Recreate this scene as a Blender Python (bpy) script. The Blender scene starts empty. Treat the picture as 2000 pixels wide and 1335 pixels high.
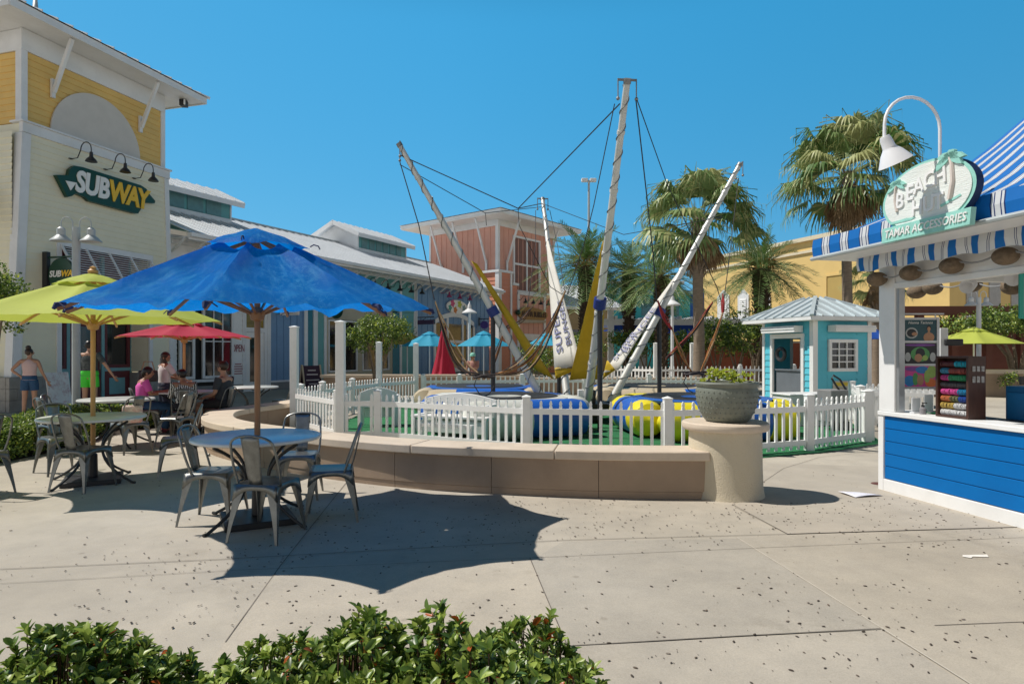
import bpy, bmesh, math, random
from math import sin, cos, pi, radians, sqrt, atan2, hypot
from mathutils import Vector, Matrix, noise

S = bpy.context.scene
COL = S.collection
random.seed(7)

# ------------------------------------------------------------------ camera
EYE = 1.5
F = 1240.0          # focal length in pixels of the 2000 px wide photograph
HOR = 688.0
cam = bpy.data.cameras.new('camera')
cam_o = bpy.data.objects.new('camera', cam)
COL.objects.link(cam_o)
cam_o.location = (0, 0, EYE)
cam_o.rotation_euler = (pi / 2, 0, 0)
cam.sensor_width = 36
cam.lens = 36 * F / 2000
cam.shift_y = (HOR - 667.5) / 2000
cam.clip_start = 0.05
cam.clip_end = 3000
S.camera = cam_o

# ------------------------------------------------------------------ light
SUN = Vector((-1.25, 0.19, 1.9)).normalized()
wd = bpy.data.worlds.new('World')
S.world = wd
wd.use_nodes = True
nt = wd.node_tree
nt.nodes.clear()
sk = nt.nodes.new('ShaderNodeTexSky')
sk.sky_type = 'NISHITA'
sk.sun_disc = False
sk.sun_elevation = math.asin(SUN.z)
sk.sun_rotation = atan2(SUN.x, SUN.y)
sk.altitude = 0
sk.air_density = 1.0
sk.dust_density = 0.25
sk.ozone_density = 3.0
# polarised clear sky: saturated blue, evened out sideways and darker towards the zenith
m1 = nt.nodes.new('ShaderNodeVectorMath')
m1.operation = 'MULTIPLY'
m1.inputs[1].default_value = (0.40, 0.38, 0.25)
m2 = nt.nodes.new('ShaderNodeVectorMath')
m2.operation = 'ADD'
m2.inputs[1].default_value = (-0.03, 2.42, 5.3)
tcw = nt.nodes.new('ShaderNodeTexCoord')
sep = nt.nodes.new('ShaderNodeSeparateXYZ')
mr = nt.nodes.new('ShaderNodeMapRange')
mr.interpolation_type = 'SMOOTHSTEP'
mr.inputs['From Min'].default_value = 0.45
mr.inputs['From Max'].default_value = 0.66
mr.inputs['To Min'].default_value = 1.0
mr.inputs['To Max'].default_value = 0.13
m3 = nt.nodes.new('ShaderNodeVectorMath')
m3.operation = 'SCALE'
nt.links.new(sk.outputs[0], m1.inputs[0])
nt.links.new(m1.outputs[0], m2.inputs[0])
nt.links.new(tcw.outputs['Generated'], sep.inputs[0])
nt.links.new(sep.outputs['Z'], mr.inputs['Value'])
mx_ = nt.nodes.new('ShaderNodeMapRange')
mx_.inputs['From Min'].default_value = -0.1
mx_.inputs['From Max'].default_value = 0.65
mx_.inputs['To Min'].default_value = 1.0
mx_.inputs['To Max'].default_value = 0.84
nt.links.new(sep.outputs['X'], mx_.inputs['Value'])
mm_ = nt.nodes.new('ShaderNodeMath')
mm_.operation = 'MULTIPLY'
nt.links.new(mr.outputs[0], mm_.inputs[0])
nt.links.new(mx_.outputs[0], mm_.inputs[1])
nt.links.new(mm_.outputs[0], m3.inputs['Scale'])
bg = nt.nodes.new('ShaderNodeBackground')
bg.inputs['Strength'].default_value = 0.11
out = nt.nodes.new('ShaderNodeOutputWorld')
# sky behind the viewer: added fill band low down, dimmed above to deepen shadows
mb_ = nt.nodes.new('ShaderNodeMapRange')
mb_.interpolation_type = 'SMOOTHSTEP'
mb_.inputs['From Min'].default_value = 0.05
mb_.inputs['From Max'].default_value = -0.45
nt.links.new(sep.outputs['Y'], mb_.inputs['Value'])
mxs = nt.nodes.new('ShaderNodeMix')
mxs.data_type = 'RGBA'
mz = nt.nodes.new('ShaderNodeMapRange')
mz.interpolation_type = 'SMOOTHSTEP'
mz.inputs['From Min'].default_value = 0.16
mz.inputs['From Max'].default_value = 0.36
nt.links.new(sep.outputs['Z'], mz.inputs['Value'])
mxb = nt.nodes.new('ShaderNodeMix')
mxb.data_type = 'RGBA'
mxb.inputs[6].default_value = (8.4, 8.5, 8.6, 1)      # unseen bright band low behind the viewer, added to lift shaded walls
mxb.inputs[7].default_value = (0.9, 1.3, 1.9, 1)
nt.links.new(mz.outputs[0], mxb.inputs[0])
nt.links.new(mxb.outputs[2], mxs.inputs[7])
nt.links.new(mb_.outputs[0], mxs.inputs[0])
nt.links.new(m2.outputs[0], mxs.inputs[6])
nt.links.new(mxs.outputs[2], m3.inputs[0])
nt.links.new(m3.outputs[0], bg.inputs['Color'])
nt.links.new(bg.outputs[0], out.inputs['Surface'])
sl = bpy.data.lights.new('sun', 'SUN')
sl.energy = 4.6
sl.angle = radians(0.53)
sl.color = (1.0, 0.945, 0.87)
so = bpy.data.objects.new('sun', sl)
COL.objects.link(so)
so.rotation_euler = SUN.to_track_quat('Z', 'Y').to_euler()
so.location = (-20, 10, 40)
S.view_settings.view_transform = 'Standard'
S.view_settings.look = 'None'
S.view_settings.gamma = 1
S.view_settings.exposure = 0.07
S.view_settings.use_curve_mapping = False
S.cycles.max_bounces = 6
S.cycles.transparent_max_bounces = 8


# ------------------------------------------------------------------ helpers
def P(px, py, d):
    """point at depth d seen at photograph pixel px, py"""
    return Vector(((px - 1000) / F * d, d, EYE + (HOR - py) / F * d))


def G(px, py):
    """ground point seen at photograph pixel"""
    d = EYE * F / (py - HOR)
    return Vector(((px - 1000) / F * d, d, 0))


WM = {}


def thing(name, label=None, cat=None, loc=(0, 0, 0), rz=0.0, group=None, kind=None, sc=1.0):
    o = bpy.data.objects.new(name, None)
    COL.objects.link(o)
    o.location = loc
    o.rotation_euler = (0, 0, rz)
    o.scale = (sc, sc, sc)
    o.empty_display_size = 0.2
    WM[o] = Matrix.Translation(Vector(loc)) @ Matrix.Rotation(rz, 4, 'Z') @ Matrix.Scale(sc, 4)
    tag(o, label, cat, group, kind)
    return o


def tag(o, label=None, cat=None, group=None, kind=None):
    if label: o['label'] = label
    if cat: o['category'] = cat
    if group: o['group'] = group
    if kind: o['kind'] = kind
    return o


def dup(o, loc=None, rz=None, label=None, parent=None):
    c = o.copy()
    COL.objects.link(c)
    if parent is not None:
        c.parent = parent
    if loc is not None: c.location = loc
    if rz is not None: c.rotation_euler = (0, 0, rz)
    if label: c['label'] = label
    for ch in o.children:
        dup(ch, parent=c)
    return c


class MB:
    def __init__(s):
        s.v, s.f, s.m = [], [], []

    def add(s, vs, fs, m=0, M=None):
        b = len(s.v)
        for p in vs:
            p = Vector(p)
            s.v.append(M @ p if M is not None else p)
        for q in fs:
            s.f.append([b + i for i in q])
            s.m.append(m)
        return s

    def box(s, c, d, rz=0, m=0, M=None):
        x, y, z = d[0] / 2, d[1] / 2, d[2] / 2
        vs = [(-x, -y, -z), (x, -y, -z), (x, y, -z), (-x, y, -z), (-x, -y, z), (x, -y, z), (x, y, z), (-x, y, z)]
        fs = [(0, 3, 2, 1), (4, 5, 6, 7), (0, 1, 5, 4), (1, 2, 6, 5), (2, 3, 7, 6), (3, 0, 4, 7)]
        T = Matrix.Translation(Vector(c)) @ Matrix.Rotation(rz, 4, 'Z')
        if M is not None: T = M @ T
        return s.add(vs, fs, m, T)

    def b2(s, x0, x1, y0, y1, z0, z1, m=0, M=None):
        return s.box(((x0 + x1) / 2, (y0 + y1) / 2, (z0 + z1) / 2), (abs(x1 - x0), abs(y1 - y0), abs(z1 - z0)), 0, m, M)

    def bar(s, p0, p1, w, h, m=0, up=(0, 0, 1)):
        """rectangular bar from p0 to p1, w sideways, h along up"""
        p0, p1 = Vector(p0), Vector(p1)
        a = p1 - p0
        L = a.length
        if L < 1e-6: return s
        a.normalize()
        u = Vector(up)
        if abs(a.dot(u)) > 0.98: u = Vector((1, 0, 0))
        b = a.cross(u).normalized()
        c = b.cross(a)
        vs = []
        for p in (p0, p1):
            for i, j in ((-1, -1), (1, -1), (1, 1), (-1, 1)):
                vs.append(p + b * (i * w / 2) + c * (j * h / 2))
        return s.add(vs, [(0, 1, 2, 3), (7, 6, 5, 4), (0, 4, 5, 1), (1, 5, 6, 2), (2, 6, 7, 3), (3, 7, 4, 0)], m)

    def tube(s, pts, r, n=8, m=0, caps=True):
        pts = [Vector(p) for p in pts]
        k = len(pts)
        rs = r if isinstance(r, (list, tuple)) else [r] * k
        t0 = (pts[1] - pts[0]).normalized()
        ref = Vector((0, 0, 1)) if abs(t0.z) < 0.9 else Vector((1, 0, 0))
        nrm = (ref - t0 * ref.dot(t0)).normalized()
        vs = []
        for i, p in enumerate(pts):
            a = pts[max(i - 1, 0)]
            b = pts[min(i + 1, k - 1)]
            t = (b - a)
            if t.length < 1e-9: t = t0
            t = t.normalized()
            nrm = (nrm - t * nrm.dot(t))
            if nrm.length < 1e-6:
                nrm = Vector((0, 1, 0))
                nrm = nrm - t * nrm.dot(t)
            nrm.normalize()
            bi = t.cross(nrm)
            for j in range(n):
                a_ = 2 * pi * j / n
                vs.append(p + (nrm * cos(a_) + bi * sin(a_)) * rs[i])
        fs = []
        for i in range(k - 1):
            for j in range(n):
                fs.append((i * n + j, i * n + (j + 1) % n, (i + 1) * n + (j + 1) % n, (i + 1) * n + j))
        if caps:
            fs.append(tuple(range(n - 1, -1, -1)))
            fs.append(tuple((k - 1) * n + j for j in range(n)))
        return s.add(vs, fs, m)

    def lathe(s, prof, n=24, c=(0, 0, 0), m=0, M=None, a0=0.0, a1=2 * pi):
        full = abs(a1 - a0 - 2 * pi) < 1e-6
        nn = n if full else n + 1
        vs, fs = [], []
        T = Matrix.Translation(Vector(c))
        if M is not None: T = T @ M
        for r, z in prof:
            for j in range(nn):
                a = a0 + (a1 - a0) * j / n
                vs.append((r * cos(a), r * sin(a), z))
        for i in range(len(prof) - 1):
            for j in range(n):
                j2 = (j + 1) % nn
                fs.append((i * nn + j, i * nn + j2, (i + 1) * nn + j2, (i + 1) * nn + j))
        if full:
            if prof[0][0] > 1e-5: fs.append(tuple(range(nn - 1, -1, -1)))
            if prof[-1][0] > 1e-5: fs.append(tuple((len(prof) - 1) * nn + j for j in range(nn)))
        return s.add(vs, fs, m, T)

    def prism(s, poly, z0, z1, m=0, M=None, side=None):
        n = len(poly)
        vs = [(x, y, z0) for x, y in poly] + [(x, y, z1) for x, y in poly]
        b = len(s.v)
        s.add(vs, [tuple(range(n - 1, -1, -1)), tuple(range(n, 2 * n))], m, M)
        for i in range(n):
            j = (i + 1) % n
            s.f.append([b + i, b + j, b + n + j, b + n + i])
            s.m.append(m if side is None else side)
        return s

    def ball(s, c, r, n=12, k=8, m=0, sc=(1, 1, 1), M=None):
        prof = [(max(1e-6, sin(pi * i / k)) * r, -cos(pi * i / k) * r) for i in range(k + 1)]
        T = Matrix.Diagonal((sc[0], sc[1], sc[2], 1))
        if M is not None: T = M @ T
        return s.lathe(prof, n, c, m, T)

    def quad(s, a, b, c, d, m=0):
        return s.add([a, b, c, d], [(0, 1, 2, 3)], m)

    def poly(s, pts, m=0):
        return s.add(pts, [tuple(range(len(pts)))], m)

    def xf(s, M):
        s.v = [M @ p for p in s.v]
        return s

    def build(s, name, mats, parent=None, smooth=True, bevel=0.0, world=False, angle=38, seg=2, solid=0.0):
        me = bpy.data.meshes.new(name)
        vs = s.v
        if world and parent is not None:
            inv = WM[parent].inverted()
            vs = [inv @ p for p in vs]
        me.from_pydata([tuple(p) for p in vs], [], s.f)
        if not isinstance(mats, (list, tuple)): mats = [mats]
        for mt in mats: me.materials.append(mt)
        if len(mats) > 1: me.polygons.foreach_set('material_index', s.m)
        me.validate()
        bm = bmesh.new()
        bm.from_mesh(me)
        bmesh.ops.remove_doubles(bm, verts=bm.verts, dist=1e-5)
        bm.to_mesh(me)
        bm.free()
        if smooth:
            me.polygons.foreach_set('use_smooth', [True] * len(me.polygons))
            me.set_sharp_from_angle(angle=radians(angle))
        me.update()
        o = bpy.data.objects.new(name, me)
        COL.objects.link(o)
        if parent is not None:
            o.parent = parent
            WM[o] = WM.get(parent, Matrix.Identity(4))
        else:
            WM[o] = Matrix.Identity(4)
        if bevel > 0:
            b = o.modifiers.new('bevel', 'BEVEL')
            b.width = bevel
            b.segments = seg
            b.limit_method = 'ANGLE'
            b.angle_limit = radians(40)
        if solid:
            b = o.modifiers.new('solid', 'SOLIDIFY')
            b.thickness = solid
            b.offset = 0
        return o


# ------------------------------------------------------------------ materials
MATS = {}


def sRGB(r, g, b):
    f = lambda c: (c / 255 / 12.92) if c / 255 <= 0.04045 else ((c / 255 + 0.055) / 1.055) ** 2.4
    return (f(r), f(g), f(b))


def mat(name, col, rough=0.6, var=0.1, scale=3.0, bump=0.0, bscale=60.0, metal=0.0, spec=0.5,
        stain=None, stain_amt=0.35, stain_scale=1.2, transl=0.0, coat=0.0, stretch=(1, 1, 1), rvar=0.0):
    if name in MATS: return MATS[name]
    m = bpy.data.materials.new(name)
    m.use_nodes = True
    t = m.node_tree
    N, L = t.nodes, t.links
    p = N['Principled BSDF']
    p.inputs['Roughness'].default_value = rough
    p.inputs['Metallic'].default_value = metal
    p.inputs['Specular IOR Level'].default_value = spec
    if coat: p.inputs['Coat Weight'].default_value = coat
    tc = N.new('ShaderNodeTexCoord')
    mp = N.new('ShaderNodeMapping')
    mp.inputs['Scale'].default_value = stretch
    L.new(tc.outputs['Object'], mp.inputs['Vector'])
    n1 = N.new('ShaderNodeTexNoise')
    n1.inputs['Scale'].default_value = scale
    n1.inputs['Detail'].default_value = 6
    n1.inputs['Roughness'].default_value = 0.65
    L.new(mp.outputs[0], n1.inputs['Vector'])
    rp = N.new('ShaderNodeValToRGB')
    rp.color_ramp.elements[0].position = 0.3
    rp.color_ramp.elements[1].position = 0.7
    c = Vector(col[:3])
    lo = c * (1 - var)
    hi = c * (1 + var)
    rp.color_ramp.elements[0].color = (*lo, 1)
    rp.color_ramp.elements[1].color = (*[min(1, x) for x in hi], 1)
    L.new(n1.outputs['Fac'], rp.inputs['Fac'])
    last = rp.outputs[0]
    if stain is not None:
        n2 = N.new('ShaderNodeTexNoise')
        n2.inputs['Scale'].default_value = stain_scale
        n2.inputs['Detail'].default_value = 9
        n2.inputs['Roughness'].default_value = 0.75
        L.new(mp.outputs[0], n2.inputs['Vector'])
        r2 = N.new('ShaderNodeValToRGB')
        r2.color_ramp.elements[0].position = 0.48
        r2.color_ramp.elements[1].position = 0.72
        r2.color_ramp.elements[1].color = (stain_amt,) * 3 + (1,)
        r2.color_ramp.elements[0].color = (0, 0, 0, 1)
        L.new(n2.outputs['Fac'], r2.inputs['Fac'])
        mx = N.new('ShaderNodeMix')
        mx.data_type = 'RGBA'
        L.new(r2.outputs[0], mx.inputs[0])
        L.new(last, mx.inputs[6])
        mx.inputs[7].default_value = (*stain[:3], 1)
        last = mx.outputs[2]
    L.new(last, p.inputs['Base Color'])
    if rvar:
        mr = N.new('ShaderNodeMapRange')
        mr.inputs['To Min'].default_value = max(0, rough - rvar)
        mr.inputs['To Max'].default_value = min(1, rough + rvar)
        L.new(n1.outputs['Fac'], mr.inputs['Value'])
        L.new(mr.outputs[0], p.inputs['Roughness'])
    if bump:
        n3 = N.new('ShaderNodeTexNoise')
        n3.inputs['Scale'].default_value = bscale
        n3.inputs['Detail'].default_value = 4
        L.new(mp.outputs[0], n3.inputs['Vector'])
        b = N.new('ShaderNodeBump')
        b.inputs['Strength'].default_value = bump
        b.inputs['Distance'].default_value = 0.01
        L.new(n3.outputs['Fac'], b.inputs['Height'])
        L.new(b.outputs[0], p.inputs['Normal'])
    if transl:
        tr = N.new('ShaderNodeBsdfTranslucent')
        L.new(last, tr.inputs['Color'])
        ms = N.new('ShaderNodeMixShader')
        ms.inputs[0].default_value = transl
        L.new(p.outputs[0], ms.inputs[1])
        L.new(tr.outputs[0], ms.inputs[2])
        L.new(ms.outputs[0], N['Material Output'].inputs['Surface'])
    MATS[name] = m
    return m


WHITE = mat('white_paint', (0.78, 0.78, 0.77), 0.45, 0.05, 2, stain=(0.5, 0.47, 0.42), stain_amt=0.25, bump=0.05)
WTRIM = mat('white_trim', (0.72, 0.73, 0.74), 0.5, 0.05, 2, stain=(0.5, 0.48, 0.45), stain_amt=0.3)
VINYL = mat('white_vinyl', (0.88, 0.88, 0.86), 0.35, 0.02, 3, stain=(0.55, 0.5, 0.4), stain_amt=0.22, stain_scale=4)
BLACK = mat('black_metal', (0.02, 0.02, 0.022), 0.45, 0.2, 8)
DARKG = mat('dark_glass', (0.012, 0.014, 0.016), 0.06, 0.3, 0.6, spec=0.8)
GALV = mat('galvanised_steel', (0.21, 0.215, 0.205), 0.38, 0.28, 9, metal=0.8, stain=(0.11, 0.115, 0.11), stain_amt=0.5, stain_scale=6, rvar=0.15)
GREYM = mat('grey_painted_metal', (0.42, 0.46, 0.47), 0.45, 0.08, 4, stain=(0.3, 0.3, 0.3), stain_amt=0.3)
ROOFM = mat('pale_metal_roof', (0.70, 0.73, 0.76), 0.42, 0.05, 1.5, metal=0.15, stain=(0.52, 0.54, 0.56), stain_amt=0.4, rvar=0.1)
CREAM = mat('cream_siding', (0.78, 0.74, 0.57), 0.6, 0.04, 1.5, stain=(0.6, 0.57, 0.44), stain_amt=0.25, bump=0.04)
YELW = mat('mustard_siding', (0.74, 0.49, 0.15), 0.6, 0.06, 1.5, stain=(0.4, 0.26, 0.1), stain_amt=0.25)
STONE = mat('grey_stone_block', (0.30, 0.29, 0.27), 0.85, 0.18, 4, bump=0.3, bscale=30)
WOOD = mat('oiled_wood_pole', (0.30, 0.13, 0.045), 0.5, 0.35, 4, stretch=(8, 8, 0.6), bump=0.1, stain=(0.08, 0.04, 0.02), stain_amt=0.7, stain_scale=2)
PINEW = mat('pale_wood_pole', (0.52, 0.28, 0.09), 0.5, 0.2, 4, stretch=(8, 8, 0.6))
CAPST = mat('cast_stone_cap', (0.60, 0.50, 0.39), 0.8, 0.09, 2.5, bump=0.15, bscale=90, stain=(0.40, 0.33, 0.25), stain_amt=0.4, stain_scale=2.2)
WALLST = mat('buff_wall_panel', (0.34, 0.25, 0.175), 0.85, 0.1, 2, bump=0.15, bscale=80, stain=(0.26, 0.185, 0.13), stain_amt=0.45, stain_scale=1.6)
STUC = mat('cream_stucco', (0.58, 0.51, 0.38), 0.9, 0.08, 3, bump=0.6, bscale=70, stain=(0.40, 0.33, 0.2), stain_amt=0.35, stain_scale=3)


def siding(mb, x0, x1, z0, z1, y=0.0, h=0.16, t=0.02, m=0, xl=None, xr=None, M=None):
    """lapped boards facing -y between x0..x1; xl/xr give the edge as a function of z"""
    n = max(1, round((z1 - z0) / h))
    hh = (z1 - z0) / n
    for k in range(n):
        a, b = z0 + k * hh, z0 + (k + 1) * hh
        la = xl(a) if xl else x0
        lb = xl(b) if xl else x0
        ra = xr(a) if xr else x1
        rb = xr(b) if xr else x1
        vs = [(la, y - t, a), (ra, y - t, a), (rb, y, b), (lb, y, b), (la, y + 0.002, a), (ra, y + 0.002, a)]
        mb.add(vs, [(0, 1, 2, 3), (4, 5, 1, 0)], m, M)


def battens(mb, x0, x1, z0, z1, y=0.0, step=0.3, m=0, w=0.045, t=0.022, M=None):
    mb.b2(x0, x1, y, y + 0.06, z0, z1, m, M)
    n = int((x1 - x0) / step)
    for k in range(n + 1):
        x = x0 + (x1 - x0) * k / max(n, 1)
        x = min(max(x, x0 + w / 2 + .001), x1 - w / 2 - .001)
        mb.b2(x - w / 2, x + w / 2, y - t, y - 0.001, z0 + .002, z1 - .002, m, M)


def standing_seam(mb, a, b, c, d, step=0.4, h=0.03, m=0):
    """roof quad a-b along eave, d-c along ridge, with raised seams"""
    a, b, c, d = map(Vector, (a, b, c, d))
    nrm = (b - a).cross(d - a).normalized()
    mb.quad(a, b, c, d, m)
    n = max(1, int((b - a).length / step))
    for k in range(n + 1):
        t = k / n
        mb.bar(a.lerp(b, t) + nrm * h * .45, d.lerp(c, t) + nrm * h * .45, 0.03, h, m, up=nrm)


def text_mb(txt, size, extrude=0.01, shear=0.0, bold=0.0, align='CENTER', spacing=1.0):
    cu = bpy.data.curves.new('tmp_text', 'FONT')
    cu.body = txt
    cu.size = size
    cu.shear = shear
    cu.offset = bold
    cu.align_x = align
    cu.align_y = 'CENTER'
    cu.extrude = extrude
    cu.space_character = spacing
    cu.resolution_u = 3
    o = bpy.data.objects.new('tmp_text', cu)
    COL.objects.link(o)
    dg = bpy.context.evaluated_depsgraph_get()
    dg.update()
    me = bpy.data.meshes.new_from_object(o.evaluated_get(dg))
    mb = MB()
    mb.v = [v.co.copy() for v in me.vertices]
    mb.f = [list(p.vertices) for p in me.polygons]
    mb.m = [0] * len(mb.f)
    bpy.data.objects.remove(o)
    bpy.data.curves.remove(cu)
    bpy.data.meshes.remove(me)
    return mb


FACE = Matrix.Rotation(pi / 2, 4, 'X')   # flat xy drawing -> stands upright facing -y


def at(x=0, y=0, z=0, rz=0):
    return Matrix.Translation((x, y, z)) @ Matrix.Rotation(rz, 4, 'Z')


def arc(cx, cz, r, a0, a1, n=12):
    return [(cx + r * cos(a0 + (a1 - a0) * i / n), cz + r * sin(a0 + (a1 - a0) * i / n)) for i in range(n + 1)]
# ================================================================== ground
def ground_mat(name='broom_finished_concrete', tint=(1, 1, 1)):
    m = bpy.data.materials.new(name)
    m.use_nodes = True
    t = m.node_tree
    N, L = t.nodes, t.links
    p = N['Principled BSDF']
    p.inputs['Roughness'].default_value = 0.85
    p.inputs['Specular IOR Level'].default_value = 0.3
    tc = N.new('ShaderNodeTexCoord')

    def nz(sc, det, ro=0.6):
        n = N.new('ShaderNodeTexNoise')
        n.inputs['Scale'].default_value = sc
        n.inputs['Detail'].default_value = det
        n.inputs['Roughness'].default_value = ro
        L.new(tc.outputs['Object'], n.inputs['Vector'])
        return n

    def ramp(src, a, b, ca, cb):
        r = N.new('ShaderNodeValToRGB')
        r.color_ramp.elements[0].position = a
        r.color_ramp.elements[1].position = b
        r.color_ramp.elements[0].color = (*ca, 1)
        r.color_ramp.elements[1].color = (*cb, 1)
        L.new(src, r.inputs['Fac'])
        return r

    def mul(a, b, f=1.0):
        x = N.new('ShaderNodeMix')
        x.data_type = 'RGBA'
        x.blend_type = 'MULTIPLY'
        x.inputs[0].default_value = f
        L.new(a, x.inputs[6])
        L.new(b, x.inputs[7])
        return x.outputs[2]

    tm = lambda c: tuple(a * b for a, b in zip(c, tint))
    base = ramp(nz(0.35, 5).outputs['Fac'], 0.35, 0.65, tm((0.40, 0.36, 0.295)), tm((0.495, 0.45, 0.375)))
    mid = ramp(nz(2.3, 8, 0.7).outputs['Fac'], 0.3, 0.7, (0.86, 0.86, 0.87), (1.07, 1.06, 1.05))
    fine = ramp(nz(140, 3, 0.8).outputs['Fac'], 0.25, 0.75, (0.80, 0.80, 0.80), (1.15, 1.15, 1.15))
    dirt = ramp(nz(0.9, 10, 0.8).outputs['Fac'], 0.55, 0.75, (1, 1, 1), (0.66, 0.65, 0.63))
    vo = N.new('ShaderNodeTexVoronoi')
    vo.inputs['Scale'].default_value = 2.6
    L.new(tc.outputs['Object'], vo.inputs['Vector'])
    gum = ramp(vo.outputs['Distance'], 0.035, 0.075, (0.80, 0.79, 0.78), (1, 1, 1))
    blot = ramp(nz(0.55, 4, 0.6).outputs['Fac'], 0.60, 0.72, (1, 1, 1), (0.84, 0.83, 0.82))
    c = mul(base.outputs[0], mid.outputs[0])
    c = mul(c, gum.outputs[0])
    c = mul(c, blot.outputs[0])
    c = mul(c, fine.outputs[0])
    c = mul(c, dirt.outputs[0], 0.8)
    L.new(c, p.inputs['Base Color'])
    b = N.new('ShaderNodeBump')
    b.inputs['Strength'].default_value = 0.35
    b.inputs['Distance'].default_value = 0.004
    L.new(nz(170, 4).outputs['Fac'], b.inputs['Height'])
    L.new(b.outputs[0], p.inputs['Normal'])
    return m


CONC = ground_mat()
g = MB()
g.quad((-900, -60, 0), (900, -60, 0), (900, 1700, 0), (-900, 1700, 0))
tag(g.build('ground', CONC, smooth=False), kind='structure')

# cooler grey slabs poured later on the right and in the foreground
GREYC = mat('grey_concrete_slab', (0.41, 0.365, 0.30), 0.85, 0.10, 2.0, bump=0.35, bscale=170, stain=(0.27, 0.25, 0.22), stain_amt=0.4, stain_scale=1.1)


def gp(lst, z):
    return [Vector((G(x, y).x, G(x, y).y, z)) for x, y in lst]


g = MB()
g.poly(gp([(1436, 990), (1538, 1043), (2010, 1029), (2400, 1010), (2400, 930), (1500, 905)], 0.004))
tag(g.build('paving_slab', GREYC, smooth=False), kind='structure')

for k, (pp_, tint) in enumerate((
        ([(1440, 1052), (1100, 1057), (1037, 1095), (1062, 1155), (1108, 1262), (1430, 1243), (1722, 1229)], (.90, .91, .93)),
        ([(1440, 1052), (1722, 1229), (1920, 1352), (2300, 1500), (2700, 1300), (2300, 1022), (1538, 1045)], (.97, .965, .96)),
        ([(1108, 1263), (1722, 1230), (2060, 1450), (1400, 1500), (1160, 1400)], (.95, .955, .97)),
        ([(550, 1104), (1035, 1092), (1062, 1155), (1108, 1262), (1180, 1450), (330, 1450), (440, 1255)], (1.04, 1.03, 1.02)))):
    g = MB()
    g.poly(gp(pp_, 0.003 + .0002 * k))
    tag(g.build('paving_slab', ground_mat('concrete_slab_tint', tint), smooth=False), kind='structure')

JOINT = mat('joint_filler', (0.14, 0.12, 0.10), 0.9, 0.3, 5)
SEAL = mat('pale_sealant', (0.53, 0.485, 0.41), 0.7, 0.1, 5)
g = MB()


def joint(pts, w=0.008, z=0.006, m=0):
    q = [G(x, y) for x, y in pts]
    for a, b in zip(q, q[1:]):
        d = (b - a).normalized()
        s = Vector((-d.y, d.x, 0)) * w / 2
        g.quad(a - s + Vector((0, 0, z)), b - s + Vector((0, 0, z)), b + s + Vector((0, 0, z)), a + s + Vector((0, 0, z)), m)


joint([(0, 1112), (440, 1092), (1100, 1055), (1538, 1043), (1960, 1030), (2300, 1020)], 0.007)
joint([(0, 1140), (440, 1115), (1100, 1087), (1538, 1068), (2100, 1046)], 0.004)
joint([(1430, 985), (1538, 1043)], 0.007)
joint([(1440, 1050), (1730, 1232), (1920, 1352), (2060, 1450)], 0.009, m=1)
joint([(1035, 1090), (1062, 1155), (1108, 1262), (1150, 1370)], 0.006)
joint([(440, 1255), (550, 1102), (690, 925)], 0.006)
joint([(1108, 1262), (1430, 1243), (1720, 1228)], 0.0055)
joint([(1825, 1222), (2100, 1211)], 0.006)
joint([(1490, 942), (1530, 915), (1600, 893), (1710, 880)], 0.006)
tag(g.build('pavement_joints', [JOINT, SEAL], smooth=False), kind='structure')

# berries and droppings trodden into the paving
SEED = mat('dried_berry', (0.055, 0.04, 0.03), 0.8, 0.4, 30)
g = MB()
rs = random.Random(3)
for k in range(2700):
    if k < 1800:
        x, y = rs.uniform(-2.6, 4.4), rs.uniform(2.6, 6.4)
    else:
        x, y = rs.uniform(-5.5, 4), rs.uniform(3.0, 8)
    if noise.noise(Vector((x * .8, y * .8, 3))) < -0.12 and rs.random() < .8: continue
    r = rs.choice((0.003, 0.0035, 0.0045, 0.0055, 0.0065, 0.0075, 0.009))
    a = rs.uniform(0, pi)
    g.ball((x, y, 0.0072), r, 7, 4, rs.choice((0, 0, 0, 1, 2)), (1, 1, 0.3), Matrix.Rotation(a, 4, 'Z') @ Matrix.Diagonal((1.5, .75, 1, 1)))
tag(g.build('fallen_berries', [SEED, mat('brown_berry', (0.12, 0.09, 0.065), 0.85, 0.4, 30), mat('grey_dropping', (0.20, 0.17, 0.14), 0.85, 0.4, 30)]), kind='stuff')

MARK = mat('worn_white_paint', (0.75, 0.72, 0.66), 0.8, 0.1, 10)
g = MB()
g.poly(gp([(1880, 1085), (1928, 1084), (1931, 1089), (1900, 1088), (1897, 1091), (1880, 1088)], 0.008))
tag(g.build('paint_mark', MARK, smooth=False), 'small worn white paint dash on the concrete right of centre', 'paint mark', kind='structure')

# ================================================================== curved planter wall
WPATH = [(2.02, 6.68), (1.2, 6.7), (.53, 6.78), (-.3, 6.95), (-1.05, 7.17), (-1.85, 7.55), (-2.53, 7.98), (-3.2, 8.47), (-3.85, 9.0),
         (-4.4, 9.6), (-4.75, 10.25), (-4.97, 10.95), (-4.95, 11.6), (-4.78, 12.3), (-4.6, 13.1), (-4.45, 14.2)]


def catmull(pts, n=8):
    o = []
    p = [Vector((*q, 0)) if len(q) == 2 else Vector(q) for q in pts]
    p = [p[0] * 2 - p[1]] + p + [p[-1] * 2 - p[-2]]
    for i in range(1, len(p) - 2):
        a, b, c, d = p[i - 1:i + 3]
        for k in range(n):
            t = k / n
            o.append(0.5 * ((2 * b) + (c - a) * t + (2 * a - 5 * b + 4 * c - d) * t * t + (3 * b - a - 3 * c + d) * t ** 3))
    o.append(p[-2].copy())
    return o


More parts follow.
